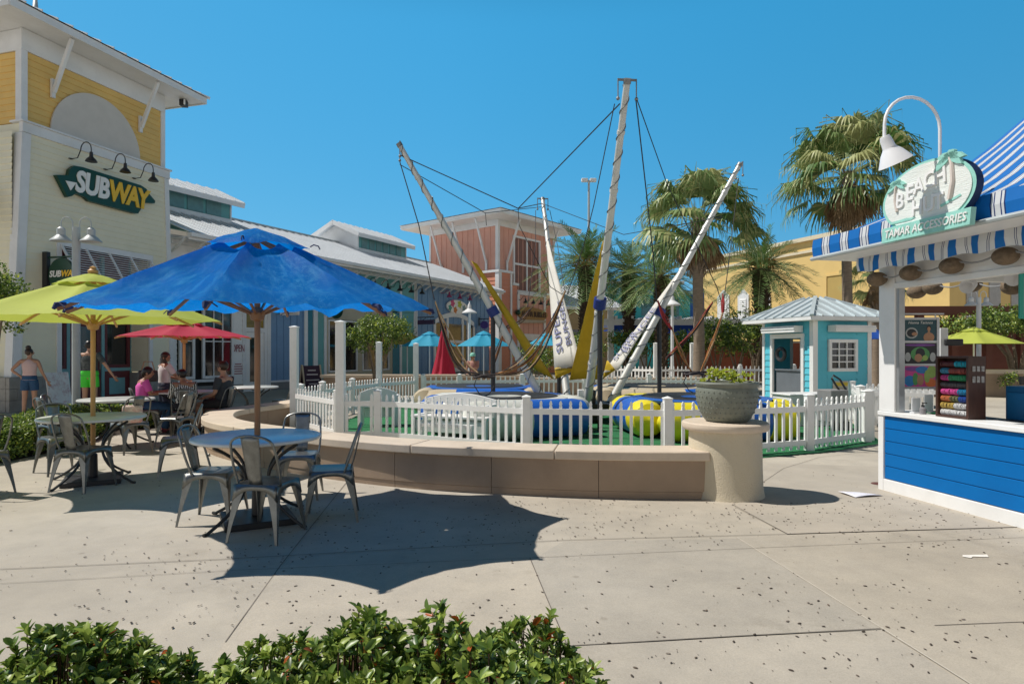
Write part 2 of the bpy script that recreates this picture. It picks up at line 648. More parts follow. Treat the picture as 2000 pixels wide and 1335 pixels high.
def resample(pts, step):
    L = [0]
    for a, b in zip(pts, pts[1:]): L.append(L[-1] + (b - a).length)
    n = max(2, int(L[-1] / step))
    o = []
    j = 0
    for k in range(n + 1):
        s = L[-1] * k / n
        while j < len(L) - 2 and L[j + 1] < s: j += 1
        t = (s - L[j]) / max(1e-9, L[j + 1] - L[j])
        o.append(pts[j].lerp(pts[j + 1], t))
    return o


def sweep(mb, pts, i0, i1, w, z0, z1, m=0, gap=0.0, off=0.0, close=True):
    """solid strip following pts[i0..i1]"""
    vs = []
    k = i1 - i0 + 1
    for i in range(i0, i1 + 1):
        a, b = pts[max(0, i - 1)], pts[min(len(pts) - 1, i + 1)]
        t = (b - a).normalized()
        n = Vector((-t.y, t.x, 0))
        q = pts[i].copy()
        if gap:
            if i == i0: q = q + t * gap
            if i == i1: q = q - t * gap
        for s, z in ((-1, z0), (1, z0), (1, z1), (-1, z1)):
            vs.append(Vector((q.x, q.y, z)) + n * (s * w / 2 + off))
    fs = []
    for i in range(k - 1):
        for j in range(4):
            fs.append((i * 4 + j, i * 4 + (j + 1) % 4, i * 4 + 4 + (j + 1) % 4, i * 4 + 4 + j))
    fs += [(3, 2, 1, 0), tuple((k - 1) * 4 + j for j in range(4))]
    mb.add(vs, fs, m)


wp = resample(catmull(WPATH), 0.11)
t = thing('garden_wall', 'low curved buff stone wall with wide cap slabs round the fenced ride', 'low wall', (2.02, 6.68, 0))
bd, cp, ft, core = MB(), MB(), MB(), MB()
sweep(core, wp, 0, len(wp) - 1, 0.32, 0.002, 0.385)
i = 0
seg = 10
while i < len(wp) - 1:
    j = min(len(wp) - 1, i + seg)
    if len(wp) - 1 - j < 4: j = len(wp) - 1
    sweep(bd, wp, i, j, 0.37, 0.075, 0.395, 0, 0.003)
    sweep(ft, wp, i, j, 0.355, 0.0, 0.071, 0, 0.003)
    i = j
i = 0
while i < len(wp) - 1:
    j = min(len(wp) - 1, i + 14)
    if len(wp) - 1 - j < 5: j = len(wp) - 1
    sweep(cp, wp, i, j, 0.47, 0.396, 0.49, 0, 0.003)
    i = j
core.build('joint_core', JOINT, t, world=True)
bd.build('wall_panel', WALLST, t, world=True)
ft.build('base_course', WALLST, t, world=True)
cp.build('cap', CAPST, t, world=True, bevel=0.012)
lg = MB()
for px, py, dd in ((862, 932, 6.98), (408, 888, 9.2)):
    q = P(px, py, dd)
    lg.ball(q, 0.022, 10, 6)
lg.build('wall_light', GALV, t, world=True)

# ------------------------------------------------------------------ pillar with bowl planter
PX, PY = 2.26, 6.74
t = thing('pillar', 'round cream stucco pillar with stone cap at the right end of the low wall', 'pillar', (PX, PY, 0))
mb = MB()
mb.lathe([(0.40, 0), (0.392, 0.03), (0.382, 0.1), (0.375, 0.3), (0.37, 0.685)], 40)
o = mb.build('shaft', STUC, t)
mb = MB()
mb.lathe([(0.38, 0.686), (0.425, 0.69), (0.44, 0.705), (0.445, 0.735), (0.44, 0.76), (0.425, 0.772), (0.0, 0.772)], 48)
mb.build('cap', CAPST, t)

POT = mat('grey_green_glazed_clay', (0.17, 0.185, 0.15), 0.6, 0.2, 5, bump=0.12, bscale=30, stain=(0.10, 0.10, 0.085), stain_amt=0.6, stain_scale=4)
SOIL = mat('dark_soil', (0.05, 0.035, 0.025), 0.95, 0.4, 20, bump=0.8, bscale=60)
t = thing('bowl_planter', 'wide grey green clay bowl with raised dots standing on the round pillar', 'planter', (PX + .02, PY, 0.774))
mb = MB()
mb.lathe([(0.0, 0.0), (0.2, 0.0), (0.225, 0.015), (0.27, 0.09), (0.305, 0.19), (0.318, 0.28), (0.315, 0.335), (0.306, 0.36), (0.318, 0.372), (0.325, 0.4), (0.316, 0.418),
          (0.29, 0.418), (0.275, 0.37), (0.0, 0.37)], 48)
mb.build('bowl', POT, t)
mb = MB()
prof = [(0.243, 0.045), (0.274, 0.1), (0.295, 0.155), (0.309, 0.21), (0.317, 0.265), (0.315, 0.318)]
for k, (r, z) in enumerate(prof):
    for j in range(34):
        a = 2 * pi * (j + .5 * (k % 2)) / 34
        mb.ball((r * cos(a), r * sin(a), z), 0.009, 6, 4)
mb.build('raised_dots', POT, t)
mb = MB()
mb.lathe([(0.288, 0.375), (0.2, 0.385), (0.0, 0.39)], 24)
mb.build('soil', SOIL, t)

# ------------------------------------------------------------------ leaves
LD = mat('leaf_deep_green', (0.06, 0.115, 0.022), 0.36, 0.3, 14, transl=0.28)
LM = mat('leaf_mid_green', (0.14, 0.225, 0.04), 0.36, 0.3, 14, transl=0.32)
LL = mat('leaf_young_green', (0.34, 0.43, 0.085), 0.38, 0.25, 14, transl=0.3)
LO = mat('leaf_orange', (0.42, 0.10, 0.02), 0.4, 0.3, 14, transl=0.25)
LY = mat('leaf_lime', (0.5, 0.55, 0.06), 0.45, 0.2, 14, transl=0.35)
TWIG = mat('brown_twig', (0.12, 0.065, 0.035), 0.85, 0.3, 20)
BARK = mat('grey_brown_bark', (0.20, 0.15, 0.10), 0.9, 0.3, 12, bump=0.6, bscale=40)


def leaf(mb, p, d, n, L, W, m, fold=0.25):
    """one oval folded leaf from p along d, its face towards n"""
    d = d.normalized()
    s = d.cross(n)
    if s.length < 1e-4: s = d.cross(Vector((0.3, 0.9, 0.1)))
    s.normalize()
    n = s.cross(d)
    k = n * (W * fold)
    b = len(mb.v)
    dn = n * (L * .10)
    mb.v += [p, p + d * (L * .22) + s * (W * .30) + k * .7, p + d * (L * .52) + s * (W * .46) + k, p + d * (L * .82) + s * (W * .32) + k * .5 - dn * .5, p + d * L - dn,
             p + d * (L * .82) - s * (W * .32) + k * .5 - dn * .5, p + d * (L * .52) - s * (W * .46) + k, p + d * (L * .22) - s * (W * .30) + k * .7, p + d * (L * .55)]
    mb.f += [[b, b + 1, b + 2, b + 8], [b + 8, b + 2, b + 3, b + 4], [b, b + 8, b + 6, b + 7], [b + 8, b + 4, b + 5, b + 6]]
    mb.m += [m, m, m, m]


def rvec(r):
    while True:
        v = Vector((r.uniform(-1, 1), r.uniform(-1, 1), r.uniform(-1, 1)))
        if 0.05 < v.length < 1: return v.normalized()


def shrub(name, label, cat, c, rx, ry, h, tips, L, seed, group=None, cut=None, mats=None, wts=(26, 42, 30, 2.5)):
    """evergreen shrub: twigs ending in whorls of leaves over an uneven dome"""
    r = random.Random(seed)
    t = thing(name, label, cat, c, 0, group)
    lf, tw = MB(), MB()
    up = Vector((0, 0, 1))
    for k in range(tips):
        a = r.uniform(0, 2 * pi)
        q = sqrt(r.random())
        x, y = cos(a) * q * rx, sin(a) * q * ry
        if cut and cut(x + c[0], y + c[1]): continue
        top = h * (1 - 0.55 * q ** 3.2) * (0.90 + 0.34 * noise.noise(Vector((x * 2.6 + seed, y * 2.6, 1.7))) + 0.14 * noise.noise(Vector((x * 8, y * 8 + seed, .3))))
        lay = r.random()
        z = top * (1 - 0.42 * lay ** 2.2) + r.uniform(-.015, .02)
        ax = (Vector((cos(a) * q * .9, sin(a) * q * .9, 1.0)) + rvec(r) * .38).normalized()
        p = Vector((x, y, max(z, .06)))
        if r.random() < 0.45:
            tw.tube([Vector((x * .55, y * .55, .02)), Vector((x * .9, y * .9, z * .55)), p], [.005, .004, .002], 4)
        nl = r.randint(7, 11)
        mm = 2 if (r.random() < .25 and lay < .5) else None
        for j in range(nl):
            b = 2.4 * j + r.uniform(-.3, .3)
            s1 = ax.orthogonal().normalized()
            s2 = ax.cross(s1)
            el = r.uniform(.35, 1.15)
            d = ax * cos(el) + (s1 * cos(b) + s2 * sin(b)) * sin(el)
            n = (ax * sin(el) - (s1 * cos(b) + s2 * sin(b)) * cos(el) + rvec(r) * .35)
            LL_ = L * r.choice((.45, .6, .75, .85, .9, 1.0, 1.1))
            m = r.choices(range(4), wts)[0] if mm is None else r.choice((2, 2, 1))
            leaf(lf, p - ax * r.uniform(0, .03), d, n, LL_, LL_ * r.uniform(.46, .6), m)
    lf.build('foliage', mats or [LD, LM, LL, LO], t, angle=60)
    if tw.v: tw.build('stems', TWIG, t)
    return t


# plant in the bowl
t = thing('bowl_plant', 'yellow green trailing plant growing out of the dotted clay bowl', 'plant', (PX + .02, PY, 1.14))
mb = MB()
r = random.Random(5)
for k in range(80):
    a = r.uniform(0, 2 * pi)
    q = sqrt(r.random()) * .25
    p = Vector((q * cos(a) + (-.03 if k % 2 else .05), q * sin(a), .04 + r.random() * .09 + (.04 if abs(q * cos(a) + .09) < .09 else 0)))
    for j in range(9):
        d = rvec(r)
        d.z = abs(d.z) * .7 + .1
        leaf(mb, p, d, Vector((0, 0, 1)) + rvec(r) * .5, r.uniform(.025, .05), r.uniform(.016, .03), r.choice((0, 0, 0, 1)))
mb.build('foliage', [LY, LL], t)

# foreground shrubs
t = MB()
BEDX = [(-3.2, 0.2), (-3.2, 2.5), (-1.2, 2.55), (.2, 2.45), (.42, 2.0), (.5, .2)]
t.poly([(x, y, 0.006) for x, y in BEDX])
tag(t.build('planting_bed', SOIL, smooth=False), kind='structure')
FG = 'evergreen shrubs along the front edge'
shrub('shrub', 'glossy green shrub at the bottom edge with a tall rounded top below the umbrella shadow', 'shrub', (-.62, 2.06, 0), .52, .46, .60, 900, .044, 11, FG)
shrub('shrub', 'glossy green shrub at the right end of the front planting, sloping down to the concrete', 'shrub', (-.05, 1.98, 0), .42, .5, .65, 860, .044, 12, FG)
shrub('shrub', 'glossy green shrub with orange leaves between the bare gap and the left corner', 'shrub', (-1.44, 2.05, 0), .52, .42, .58, 900, .044, 13, FG)
shrub('shrub', 'glossy green shrub cut by the bottom left corner of the picture', 'shrub', (-2.1, 1.98, 0), .45, .42, .50, 680, .044, 14, FG)
shrub('shrub', 'low glossy green shrub nearest the camera in the middle of the front planting', 'shrub', (-.72, 1.5, 0), .75, .35, .60, 780, .044, 15, FG)
shrub('shrub', 'low glossy green shrub nearest the camera on the left of the front planting', 'shrub', (-1.75, 1.58, 0), .6, .3, .5, 460, .044, 16, FG)
# ================================================================== picket fences
def picket_bay(pan, rail, a, b, top=0.8, step=0.13, w=0.045, dep=0.022, end=0.1):
    a, b = Vector(a), Vector(b)
    L = (b - a).length
    d = (b - a) / L
    rz = atan2(d.y, d.x)
    n = max(1, int((L - 2 * end * .6) / step))
    prof = [(-w / 2, .03), (w / 2, .03), (w / 2, top - .09), (w * .36, top - .075), (w * .5, top - .045), (w * .3, top - .012), (0, top),
            (-w * .3, top - .012), (-w * .5, top - .045), (-w * .36, top - .075), (-w / 2, top - .09)]
    for k in range(n):
        c = a + d * (L * (k + .5) / n)
        M = at(c.x, c.y, c.z, rz) @ FACE
        pan.prism(prof, -dep / 2, dep / 2, 0, M)
    for z, h in ((0.13, .08), (top - .16, .085)):
        MB().bar(a + Vector((0, 0, z)), b + Vector((0, 0, z)), .038, h).build('rail', VINYL, rail, world=True)


def fence_post(name, p, parent, top, w=0.11):
    mb = MB()
    p = Vector(p)
    mb.box((p.x, p.y, top / 2), (w, w, top))
    c = w * .58
    mb.add([(p.x - c, p.y - c, top + .002), (p.x + c, p.y - c, top + .002), (p.x + c, p.y + c, top + .002), (p.x - c, p.y + c, top + .002),
            (p.x - c, p.y - c, top + .016), (p.x + c, p.y - c, top + .016), (p.x + c, p.y + c, top + .016), (p.x - c, p.y + c, top + .016), (p.x, p.y, top + .045)],
           [(3, 2, 1, 0), (0, 1, 5, 4), (1, 2, 6, 5), (2, 3, 7, 6), (3, 0, 4, 7), (4, 5, 8), (5, 6, 8), (6, 7, 8), (7, 4, 8)])
    return mb.build(name, VINYL, parent, world=True, bevel=.004)


def fence(label, pts, tall={}, top=0.8, step=.13, skip=(), name='picket_fence', posts=True):
    t = thing(name, label, 'fence', (*pts[0], 0))
    for k, (a, b) in enumerate(zip(pts, pts[1:])):
        if k in skip: continue
        pan = MB()
        picket_bay(pan, t, (*a, 0), (*b, 0), top, step)
        pan.build('picket_panel', VINYL, t, world=True, smooth=False)
    if posts:
        for k, p in enumerate(pts):
            fence_post('post', p, t, tall.get(k, top + .04), .14 if k in tall else .115)
    return t


FR = [(-2.89, 10.7), (-2.27, 10.72), (.21, 9.3), (2.2, 8.98), (3.45, 9.25), (4.54, 9.7), (5.95, 10.65)]
fence('near white picket fence of the ride, right behind the low stone wall', FR, {0: 2.0})
fence('short white picket fence with two tall posts beside the umbrella pole', [(-2.98, 10.86), (-4.32, 12.6)], {1: 1.99})
fence('white picket fence round the left rear of the ride, ending at a tall post',
      [(-4.25, 12.75), (-4.15, 13.9), (-3.9, 15.5), (-3.56, 17.0), (-2.8, 18.5)], {3: 1.75, 4: 1.74})
fence('long white picket fence behind the poles of the bungee ride', [(-2.6, 18.55), (-1.55, 18.7), (.3, 18.9), (2.2, 19.1), (4.1, 19.0), (6.2, 18.6)])
fence('white picket fence between the ticket kiosk and the beach stall', [(6.08, 10.8), (6.7, 12.2), (7.6, 14.2)])
fence('far white fence with tall posts behind the palm trunks', [(4.2, 26.5), (5.65, 25.0), (7.2, 25.4), (9.2, 25.6), (11.5, 25.9), (14, 26)], {1: 1.85, 2: 1.85}, 0.95, .16)
# gate leaf between the two tall posts
t = thing('gate', 'white vinyl gate leaf standing open inside the two tall posts', 'gate', (-3.15, 11.35, 0))
mb = MB()
mb.box((0, 0, .42), (.1, .035, .74), -.9)
mb.box((.28, -.36, .42), (.1, .035, .74), -.9)
mb.bar((0, 0, .7), (.28, -.36, .7), .03, .1)
mb.bar((0, 0, .15), (.28, -.36, .15), .03, .1)
mb.build('gate_frame', VINYL, t)
mb = MB()
for k in range(3):
    q = (k + 1) / 4
    mb.box((.28 * q, -.36 * q, .42), (.07, .02, .58), -.9)
mb.build('gate_boards', VINYL, t)

# green matting under the ride
TURF = mat('green_turf_matting', (0.02, 0.17, 0.06), 0.95, 0.22, 3, bump=0.9, bscale=220, stain=(0.015, 0.10, 0.04), stain_amt=0.6)
mb = MB()
tp = [(-2.75, 10.6), (-2.2, 10.55), (.2, 9.12), (2.2, 8.78), (3.5, 9.0), (4.62, 9.45), (6.15, 10.5), (7.4, 14), (6.3, 18.4), (-2.6, 18.3), (-3.4, 16.9), (-3.7, 15.4), (-3.5, 12.2)]
mb.poly([(x, y, .008) for x, y in tp])
tag(mb.build('turf_matting', TURF, smooth=False), kind='structure')
# narrow dark seams of the matting
mb = MB()
for a, b in (((-2.6, 11.5), (1.2, 10.3)), ((-1.5, 12.4), (3, 10.6)), ((1.5, 9.1), (3.9, 12)), ((3.2, 9.4), (5.6, 12))):
    mb.bar((*a, .011), (*b, .011), .03, .004)
tag(mb.build('turf_seams', mat('dark_green_seam', (0.01, 0.06, 0.025), .9)), kind='structure')


# ------------------------------------------------------------------ white benches inside the fence
def bench(label, loc, rz, L=1.5, H=.82):
    t = thing('bench', label, 'bench', loc, rz)
    mb = MB()
    mb.b2(-L / 2, L / 2, -.22, .22, .40, .44)
    mb.build('seat', WHITE, t, bevel=.006)
    mb = MB()
    n = 12
    top = [(-L / 2, .46)]
    pr = [(-L / 2 + .04, .46), (L / 2 - .04, .46)] + [(L / 2 - .04 - (L - .08) * k / n, .70 + .10 * sin(pi * k / n)) for k in range(n + 1)]
    mb.prism(pr, -.25, -.21, 0, FACE)
    mb.build('backrest', WHITE, t, bevel=.006)
    mb = MB()
    for s in (-1, 1):
        x = s * (L / 2 - .05)
        q = MB()
        q.b2(x - .035, x + .035, -.22, -.15, 0, .399)
        q.build('leg', WHITE, t, bevel=.006)
        q = MB()
        q.b2(x - .035, x + .035, .13, .20, 0, .399)
        q.build('leg', WHITE, t, bevel=.006)
        q = MB()
        q.b2(x - .04, x + .04, -.22, .23, .60, .635)
        q.b2(x - .03, x + .03, .15, .20, .441, .599)
        q.build('armrest', WHITE, t, bevel=.006)
    mb = MB()
    mb.b2(-L / 2 + .09, L / 2 - .09, -.2, -.17, .16, .36)
    mb.build('front_board', WHITE, t, bevel=.006)
    return t


bench('white bench with an arched back directly behind the front pickets', (-.98, 10.75, 0), -.42, 1.45, .86)
bench('white bench with its back turned, behind the low capped fence post', (-2.72, 13.0, 0), pi + .15, .8, .86)
# blue handled brooms stuck in a rack by the bench
BLUEP = mat('blue_plastic', (0.02, 0.18, 0.62), 0.35, 0.1, 4)
for k, x in enumerate((852, 862, 882, 893)):
    q = P(x, 805, 10.15)
    mb = MB()
    mb.tube([(q.x, q.y, .36), (q.x, q.y, .52)], .014, 8, 1)
    mb.tube([(q.x, q.y, .52), (q.x + .01, q.y + .01, .62), (q.x + .015, q.y + .015, .72)], [.02, .016, .006], 8, 0)
    tag(mb.build('foam_stick', [BLUEP, WHITE]), 'blue and white foam stick standing in the rack behind the front pickets', 'foam stick', 'foam sticks in the rack')
t = thing('stick_rack', 'white board rack holding the blue foam sticks', 'rack', (P(870, 800, 10.15).x, 10.15, 0), -.42)
mb = MB()
mb.b2(-.5, .5, -.04, .05, .30, .36)
mb.build('shelf', WHITE, t, bevel=.005)
for s in (-1, 1):
    mb = MB()
    mb.b2(s * .46 - .03, s * .46 + .03, -.03, .03, 0, .299)
    mb.build('leg', WHITE, t)

# ================================================================== bungee ride
CX, CY = 1.44, 14.0
MASTM = mat('weathered_mast_aluminium', (0.66, 0.66, 0.63), 0.42, 0.12, 6, metal=0.25, stain=(0.24, 0.28, 0.26), stain_amt=0.5, stain_scale=3)
ROPE = mat('dark_rope', (0.035, 0.035, 0.04), 0.8, 0.2, 20)
SAILY = mat('yellow_sail', (0.62, 0.43, 0.02), 0.6, 0.1, 2, stain=(0.4, 0.28, 0.02), stain_amt=0.4, transl=.25)
SAILW = mat('white_sail', (0.78, 0.76, 0.70), 0.6, 0.06, 2, stain=(0.5, 0.48, 0.42), stain_amt=0.3, transl=.25)
NAVY = mat('navy_lettering', (0.015, 0.035, 0.20), 0.5, 0.2, 6)
ride = thing('bungee_ride', 'four pole bungee trampoline ride with leaning masts, sails and hanging ropes', 'amusement ride', (CX, CY, 0))
TOPS = {'a': P(781, 284, 13.28), 'b': P(1060, 390, 17.9), 'c': P(1225, 160, 10.1), 'd': P(1444, 323, 14.72)}
BASES = {'a': P(1064, 788, 13.75), 'b': P(1109, 786, 14.5), 'c': P(1146, 800, 13.5), 'd': P(1190, 790, 14.1)}
STR = {'a': (953, 608), 'b': (1090, 648), 'c': (1167, 592), 'd': (1289, 610)}


def onmast(k, f):
    return BASES[k].lerp(TOPS[k], f)


def f_at_y(k, py):
    """fraction along a mast where it passes photograph row py"""
    best, bf = 1e9, 0
    for i in range(401):
        q = onmast(k, i / 400)
        y = HOR - (q.z - EYE) * F / q.y
        if abs(y - py) < best: best, bf = abs(y - py), i / 400
    return bf


for k in 'abcd':
    mb = MB()
    n = 10
    mb.tube([onmast(k, i / n) for i in range(n + 1)], [.088 - .036 * i / n for i in range(n + 1)], 14)
    ax = (TOPS[k] - BASES[k]).normalized()
    for f in (.18, .36, .55, .73, .88):
        q = onmast(k, f)
        rr = .088 - .036 * f + .012
        mb.tube([q - ax * .03, q + ax * .03], rr, 14)
    o = mb.build('mast', MASTM, ride, world=True)
    # rope light wound round the mast
    mb = MB()
    s1 = ax.orthogonal().normalized()
    s2 = ax.cross(s1)
    pts = []
    L = (TOPS[k] - BASES[k]).length
    turns = L / .42
    for i in range(int(turns * 12)):
        f = i / (turns * 12)
        a = 2 * pi * turns * f
        rr = .088 - .036 * f + .008
        pts.append(onmast(k, f) + (s1 * cos(a) + s2 * sin(a)) * rr)
    mb.tube(pts, .0095, 5)
    mb.build('rope_light', mat('grey_rope_light', (.16, .17, .17), .5, .2), o, world=True)
    # pulley head
    mb = MB()
    q = TOPS[k]
    mb.tube([q - ax * .03, q + ax * .05], .062, 14)
    side = Vector((-(q - Vector((CX, CY, 0))).y, (q - Vector((CX, CY, 0))).x, 0)).normalized()
    mb.bar(q - side * .15 + Vector((0, 0, .03)), q + side * .15 + Vector((0, 0, .03)), .03, .03)
    for s in (-1, 1):
        e = q + side * (.15 * s)
        mb.tube([e + Vector((0, 0, .05)), e - Vector((0, 0, .24))], .010, 6)
        mb.ball(e - Vector((0, 0, .27)), .03, 10, 6)
    mb.build('pulley_head', mat('dull_steel', (.25, .25, .25), .5, .2, 5, metal=.6), o, world=True)
    # upright strut
    f = f_at_y(k, STR[k][1])
    q = onmast(k, f)
    mb = MB()
    mb.tube([Vector((q.x, q.y, 0)), Vector((q.x, q.y, q.z - .1))], .05, 12)
    mb.build('strut', BLACK, ride, world=True)
    mb = MB()
    mb.tube([q - ax * .1, q + ax * .1], .12, 14)
    mb.build('strap', NAVY, ride, world=True)

# central trailer base
mb = MB()
mb.box((CX, CY, .33), (1.3, 1.1, .16))
mb.box((CX, CY, .12), (.9, .8, .22))
mb.box((CX + .2, CY - .3, .55), (.3, .25, .28))
for sx in (-1, 1):
    mb.bar((CX + sx * .6, CY - .5, .25), (CX + sx * 1.5, CY - 1.4, .06), .1, .1)
    mb.bar((CX + sx * .6, CY + .5, .25), (CX + sx * 1.5, CY + 1.4, .06), .1, .1)
for k in 'abcd':
    b = BASES[k]
    mb.tube([Vector((b.x, b.y, .2)), b + Vector((0, 0, .08))], .13, 12)
mb.build('base_frame', BLACK, ride, world=True, bevel=.01)
mb = MB()
q = P(1135, 775, 13.4)
mb.box((q.x, q.y, q.z - .05), (.14, .14, .42))
mb.build('control_post', [VINYL], ride, world=True, bevel=.01)

# sails: long triangles between mast and the centre
def sail(name, pts, m, parent, n=10, bul=.12, tw=.08):
    a, b, c = [Vector(p) for p in pts]      # apex, base left, base right
    mb = MB()
    nr = (b - a).cross(c - a).normalized()
    vs, fs = [], []
    for i in range(n + 1):
        f = i / n
        for j in range(7):
            g_ = j / 6
            q = a.lerp(b, f).lerp(a.lerp(c, f), g_) + (c - b) * (tw * (1 - f) * (g_ - .5))
            vs.append(q + nr * (bul * f * sin(pi * g_) * sin(pi * min(1, f * 1.05) * .9)))
    for i in range(n):
        for j in range(6):
            fs.append((i * 7 + j, i * 7 + j + 1, i * 7 + 8 + j, i * 7 + 7 + j))
    mb.add(vs, fs)
    return mb.build(name, m, parent, world=True, solid=.006)


def mix(p, q, f): return Vector(p).lerp(Vector(q), f)


def tri_text(parent, a, b, c, lines, m):
    """lettering running up a sail: lines = (text, start f, size, sideways 0..1)"""
    a, b, c = Vector(a), Vector(b), Vector(c)
    upv = a - (b + c) / 2
    for txt, f0, size, g0 in lines:
        base = a.lerp(b, f0).lerp(a.lerp(c, f0), g0)
        top = a.lerp(b, .2).lerp(a.lerp(c, .2), g0)
        d = (top - base).normalized()
        n = (b - a).cross(c - a).normalized()
        if n.y > 0: n = -n
        s = n.cross(d).normalized()
        tm = text_mb(txt, size, .003, .0, .0, 'LEFT', 1.0).xf(Matrix.Scale(2.0, 4, (1, 0, 0)))
        M = Matrix((( d.x, s.x, n.x, base.x), (d.y, s.y, n.y, base.y), (d.z, s.z, n.z, base.z), (0, 0, 0, 1))) @ Matrix.Translation((0, 0, .035))
        tm.xf(M).build('lettering', m, parent, world=True, smooth=False)


# pale sail of the rear mast carries the ride name
A_, B_, C_ = P(1069, 470, 16.2), P(1083, 722, 14.0), P(1136, 712, 13.7)
w1 = sail('sail', (A_, B_, C_), SAILW, ride, bul=.02)
tri_text(w1, A_, B_, C_, (('SUPER', .90, .22, .31), ('BUNGEE', .86, .18, .74)), NAVY)
yb = sail('sail', (P(1085, 718, 13.99), P(1085, 740, 14.0), P(1129, 720, 13.75)), SAILY, ride, 3, .0)
A2, B2, C2 = P(1332, 522, 14.5), P(1178, 728, 13.9), P(1208, 722, 13.7)
w2 = sail('sail', (A2, B2, C2), SAILW, ride, bul=.02)
tri_text(w2, A2, B2, C2, (('BUNGEE', .84, .17, .66), ('SUPER', .9, .15, .25)), NAVY)
sail('sail', (P(1186, 704, 13.9), P(1177, 740, 13.95), P(1202, 722, 13.7)), SAILY, ride, 3, 0)
sail('sail', (P(926, 512, 13.5), P(1046, 722, 13.9), P(1083, 741, 14.0)), SAILY, ride, bul=.12, tw=.3)
sail('sail', (P(1180, 470, 12.1), P(1112, 742, 13.6), P(1176, 742, 13.4)), SAILY, ride, bul=-.2)


# cables between masts and down to the bungee bundles
def cable(pts, r=.012, sag=0.0, m=ROPE, name='cable', n=10):
    mb = MB()
    for a, b in zip(pts, pts[1:]):
        a, b = Vector(a), Vector(b)
        mb.tube([a.lerp(b, i / n) - Vector((0, 0, sag * sin(pi * i / n))) for i in range(n + 1)], r, 5, 0, False)
    return mb.build(name, m, ride, world=True)


n1 = P(1012, 407, 13.2)
n2 = P(948, 416, 14.5)
n3 = P(1218, 458, 16.3)
n4 = P(1305, 350, 12.5)
cable([TOPS['a'] - Vector((0, 0, .2)), n1], .011)
cable([TOPS['c'] + Vector((-.12, 0, -.35)), n1], .011)
cable([n1, TOPS['b'] - Vector((0, 0, .1))], .011)
cable([TOPS['a'] - Vector((0, 0, .4)), n2], .009)
cable([n2, TOPS['b'] - Vector((0, 0, .2))], .009)
cable([TOPS['b'] + Vector((.1, 0, -.15)), n3], .009)
cable([n3, TOPS['d'] - Vector((.4, 0, 1.2))], .009)
cable([TOPS['a'] - Vector((0, 0, .35)), P(818, 440, 13.0), P(848, 585, 12.7)], .012)
cable([n1, P(1014, 440, 13.2), P(1075, 560, 13.0), P(1098, 575, 13.0)], .008)
cable([n2, P(950, 440, 14.4)], .008)
cable([TOPS['b'] + Vector((.2, 0, -.3)), P(1089, 480, 16.5), P(1103, 570, 14.5)], .009)
cable([TOPS['b'] + Vector((-.2, 0, -.3)), P(1046, 480, 16.5), P(1030, 600, 15.5)], .009)
cable([TOPS['c'] + Vector((-.2, 0, -.35)), P(1160, 400, 11.2), P(1140, 480, 11.8), P(1108, 575, 12.4)], .009)
cable([TOPS['c'] + Vector((.14, 0, -.3)), P(1264, 390, 11.0), P(1276, 500, 11.5), P(1283, 590, 12)], .011)
cable([TOPS['c'] + Vector((.16, 0, -.3)), P(1303, 360, 12.2), P(1400, 560, 13.2), P(1412, 600, 13.2)], .009)
cable([TOPS['d'] - Vector((.02, 0, .3)), P(1425, 500, 13.5), P(1412, 600, 13.2)], .009)

BUN = [mat('bungee_' + n, c, .75, .35, 12) for n, c in (('brown', (.16, .08, .05)), ('dark', (.04, .03, .03)), ('orange', (.42, .17, .05)), ('red', (.34, .03, .03)), ('tan', (.42, .28, .15)))]


def bundle(p0, p1, n, seed, mats, name='bungee_cords', sag=.12, spread=.07):
    r = random.Random(seed)
    mb = MB()
    p0, p1 = Vector(p0), Vector(p1)
    for k in range(n):
        o = rvec(r) * spread
        sg = sag * r.uniform(.6, 1.5)
        pts = []
        for i in range(13):
            f = i / 12
            pts.append(p0.lerp(p1, f) - Vector((0, 0, sg * sin(pi * f))) + o * sin(pi * f) + Vector((0, 0, .02 * sin(9 * f + k))))
        mb.tube(pts, r.choice((.008, .011, .013)), 5, r.randrange(len(mats)))
    return mb.build(name, mats, ride, world=True)


HL = P(946, 732, 12.3)
bundle(P(850, 590, 12.7), HL + Vector((-.12, 0, .02)), 9, 1, [BUN[0], BUN[1], BUN[4], BUN[1]], sag=.38)
bundle(P(1104, 568, 13), HL + Vector((.25, 0, .02)), 10, 2, [BUN[0], BUN[2], BUN[1], BUN[4]], sag=.42)
HR = P(1356, 726, 12.3)
bundle(P(1312, 640, 12.2), HR + Vector((-.05, 0, .0)), 5, 3, [BUN[2], BUN[4]], sag=.06, spread=.02)
bundle(P(1411, 612, 12.7), HR + Vector((.12, 0, .0)), 5, 4, [BUN[2], BUN[4]], sag=.04, spread=.02)
bundle(P(1285, 588, 12.1), P(1312, 642, 12.2), 7, 5, [BUN[3], BUN[1], BUN[3]], sag=.05, spread=.03)
bundle(P(1412, 575, 12.8), P(1411, 615, 12.7), 6, 6, [BUN[3], BUN[1]], sag=.02, spread=.03)
bundle(P(1300, 700, 15), P(1392, 590, 15.5), 6, 7, [BUN[3], BUN[1], BUN[2]], sag=.15, spread=.04)
bundle(P(1040, 600, 15.5), P(985, 640, 15), 4, 8, [BUN[1], BUN[0]], sag=.1, spread=.03)
bundle(P(986, 640, 15), P(955, 728, 14.8), 6, 9, [BUN[2], BUN[0], BUN[1]], sag=.1, spread=.04)
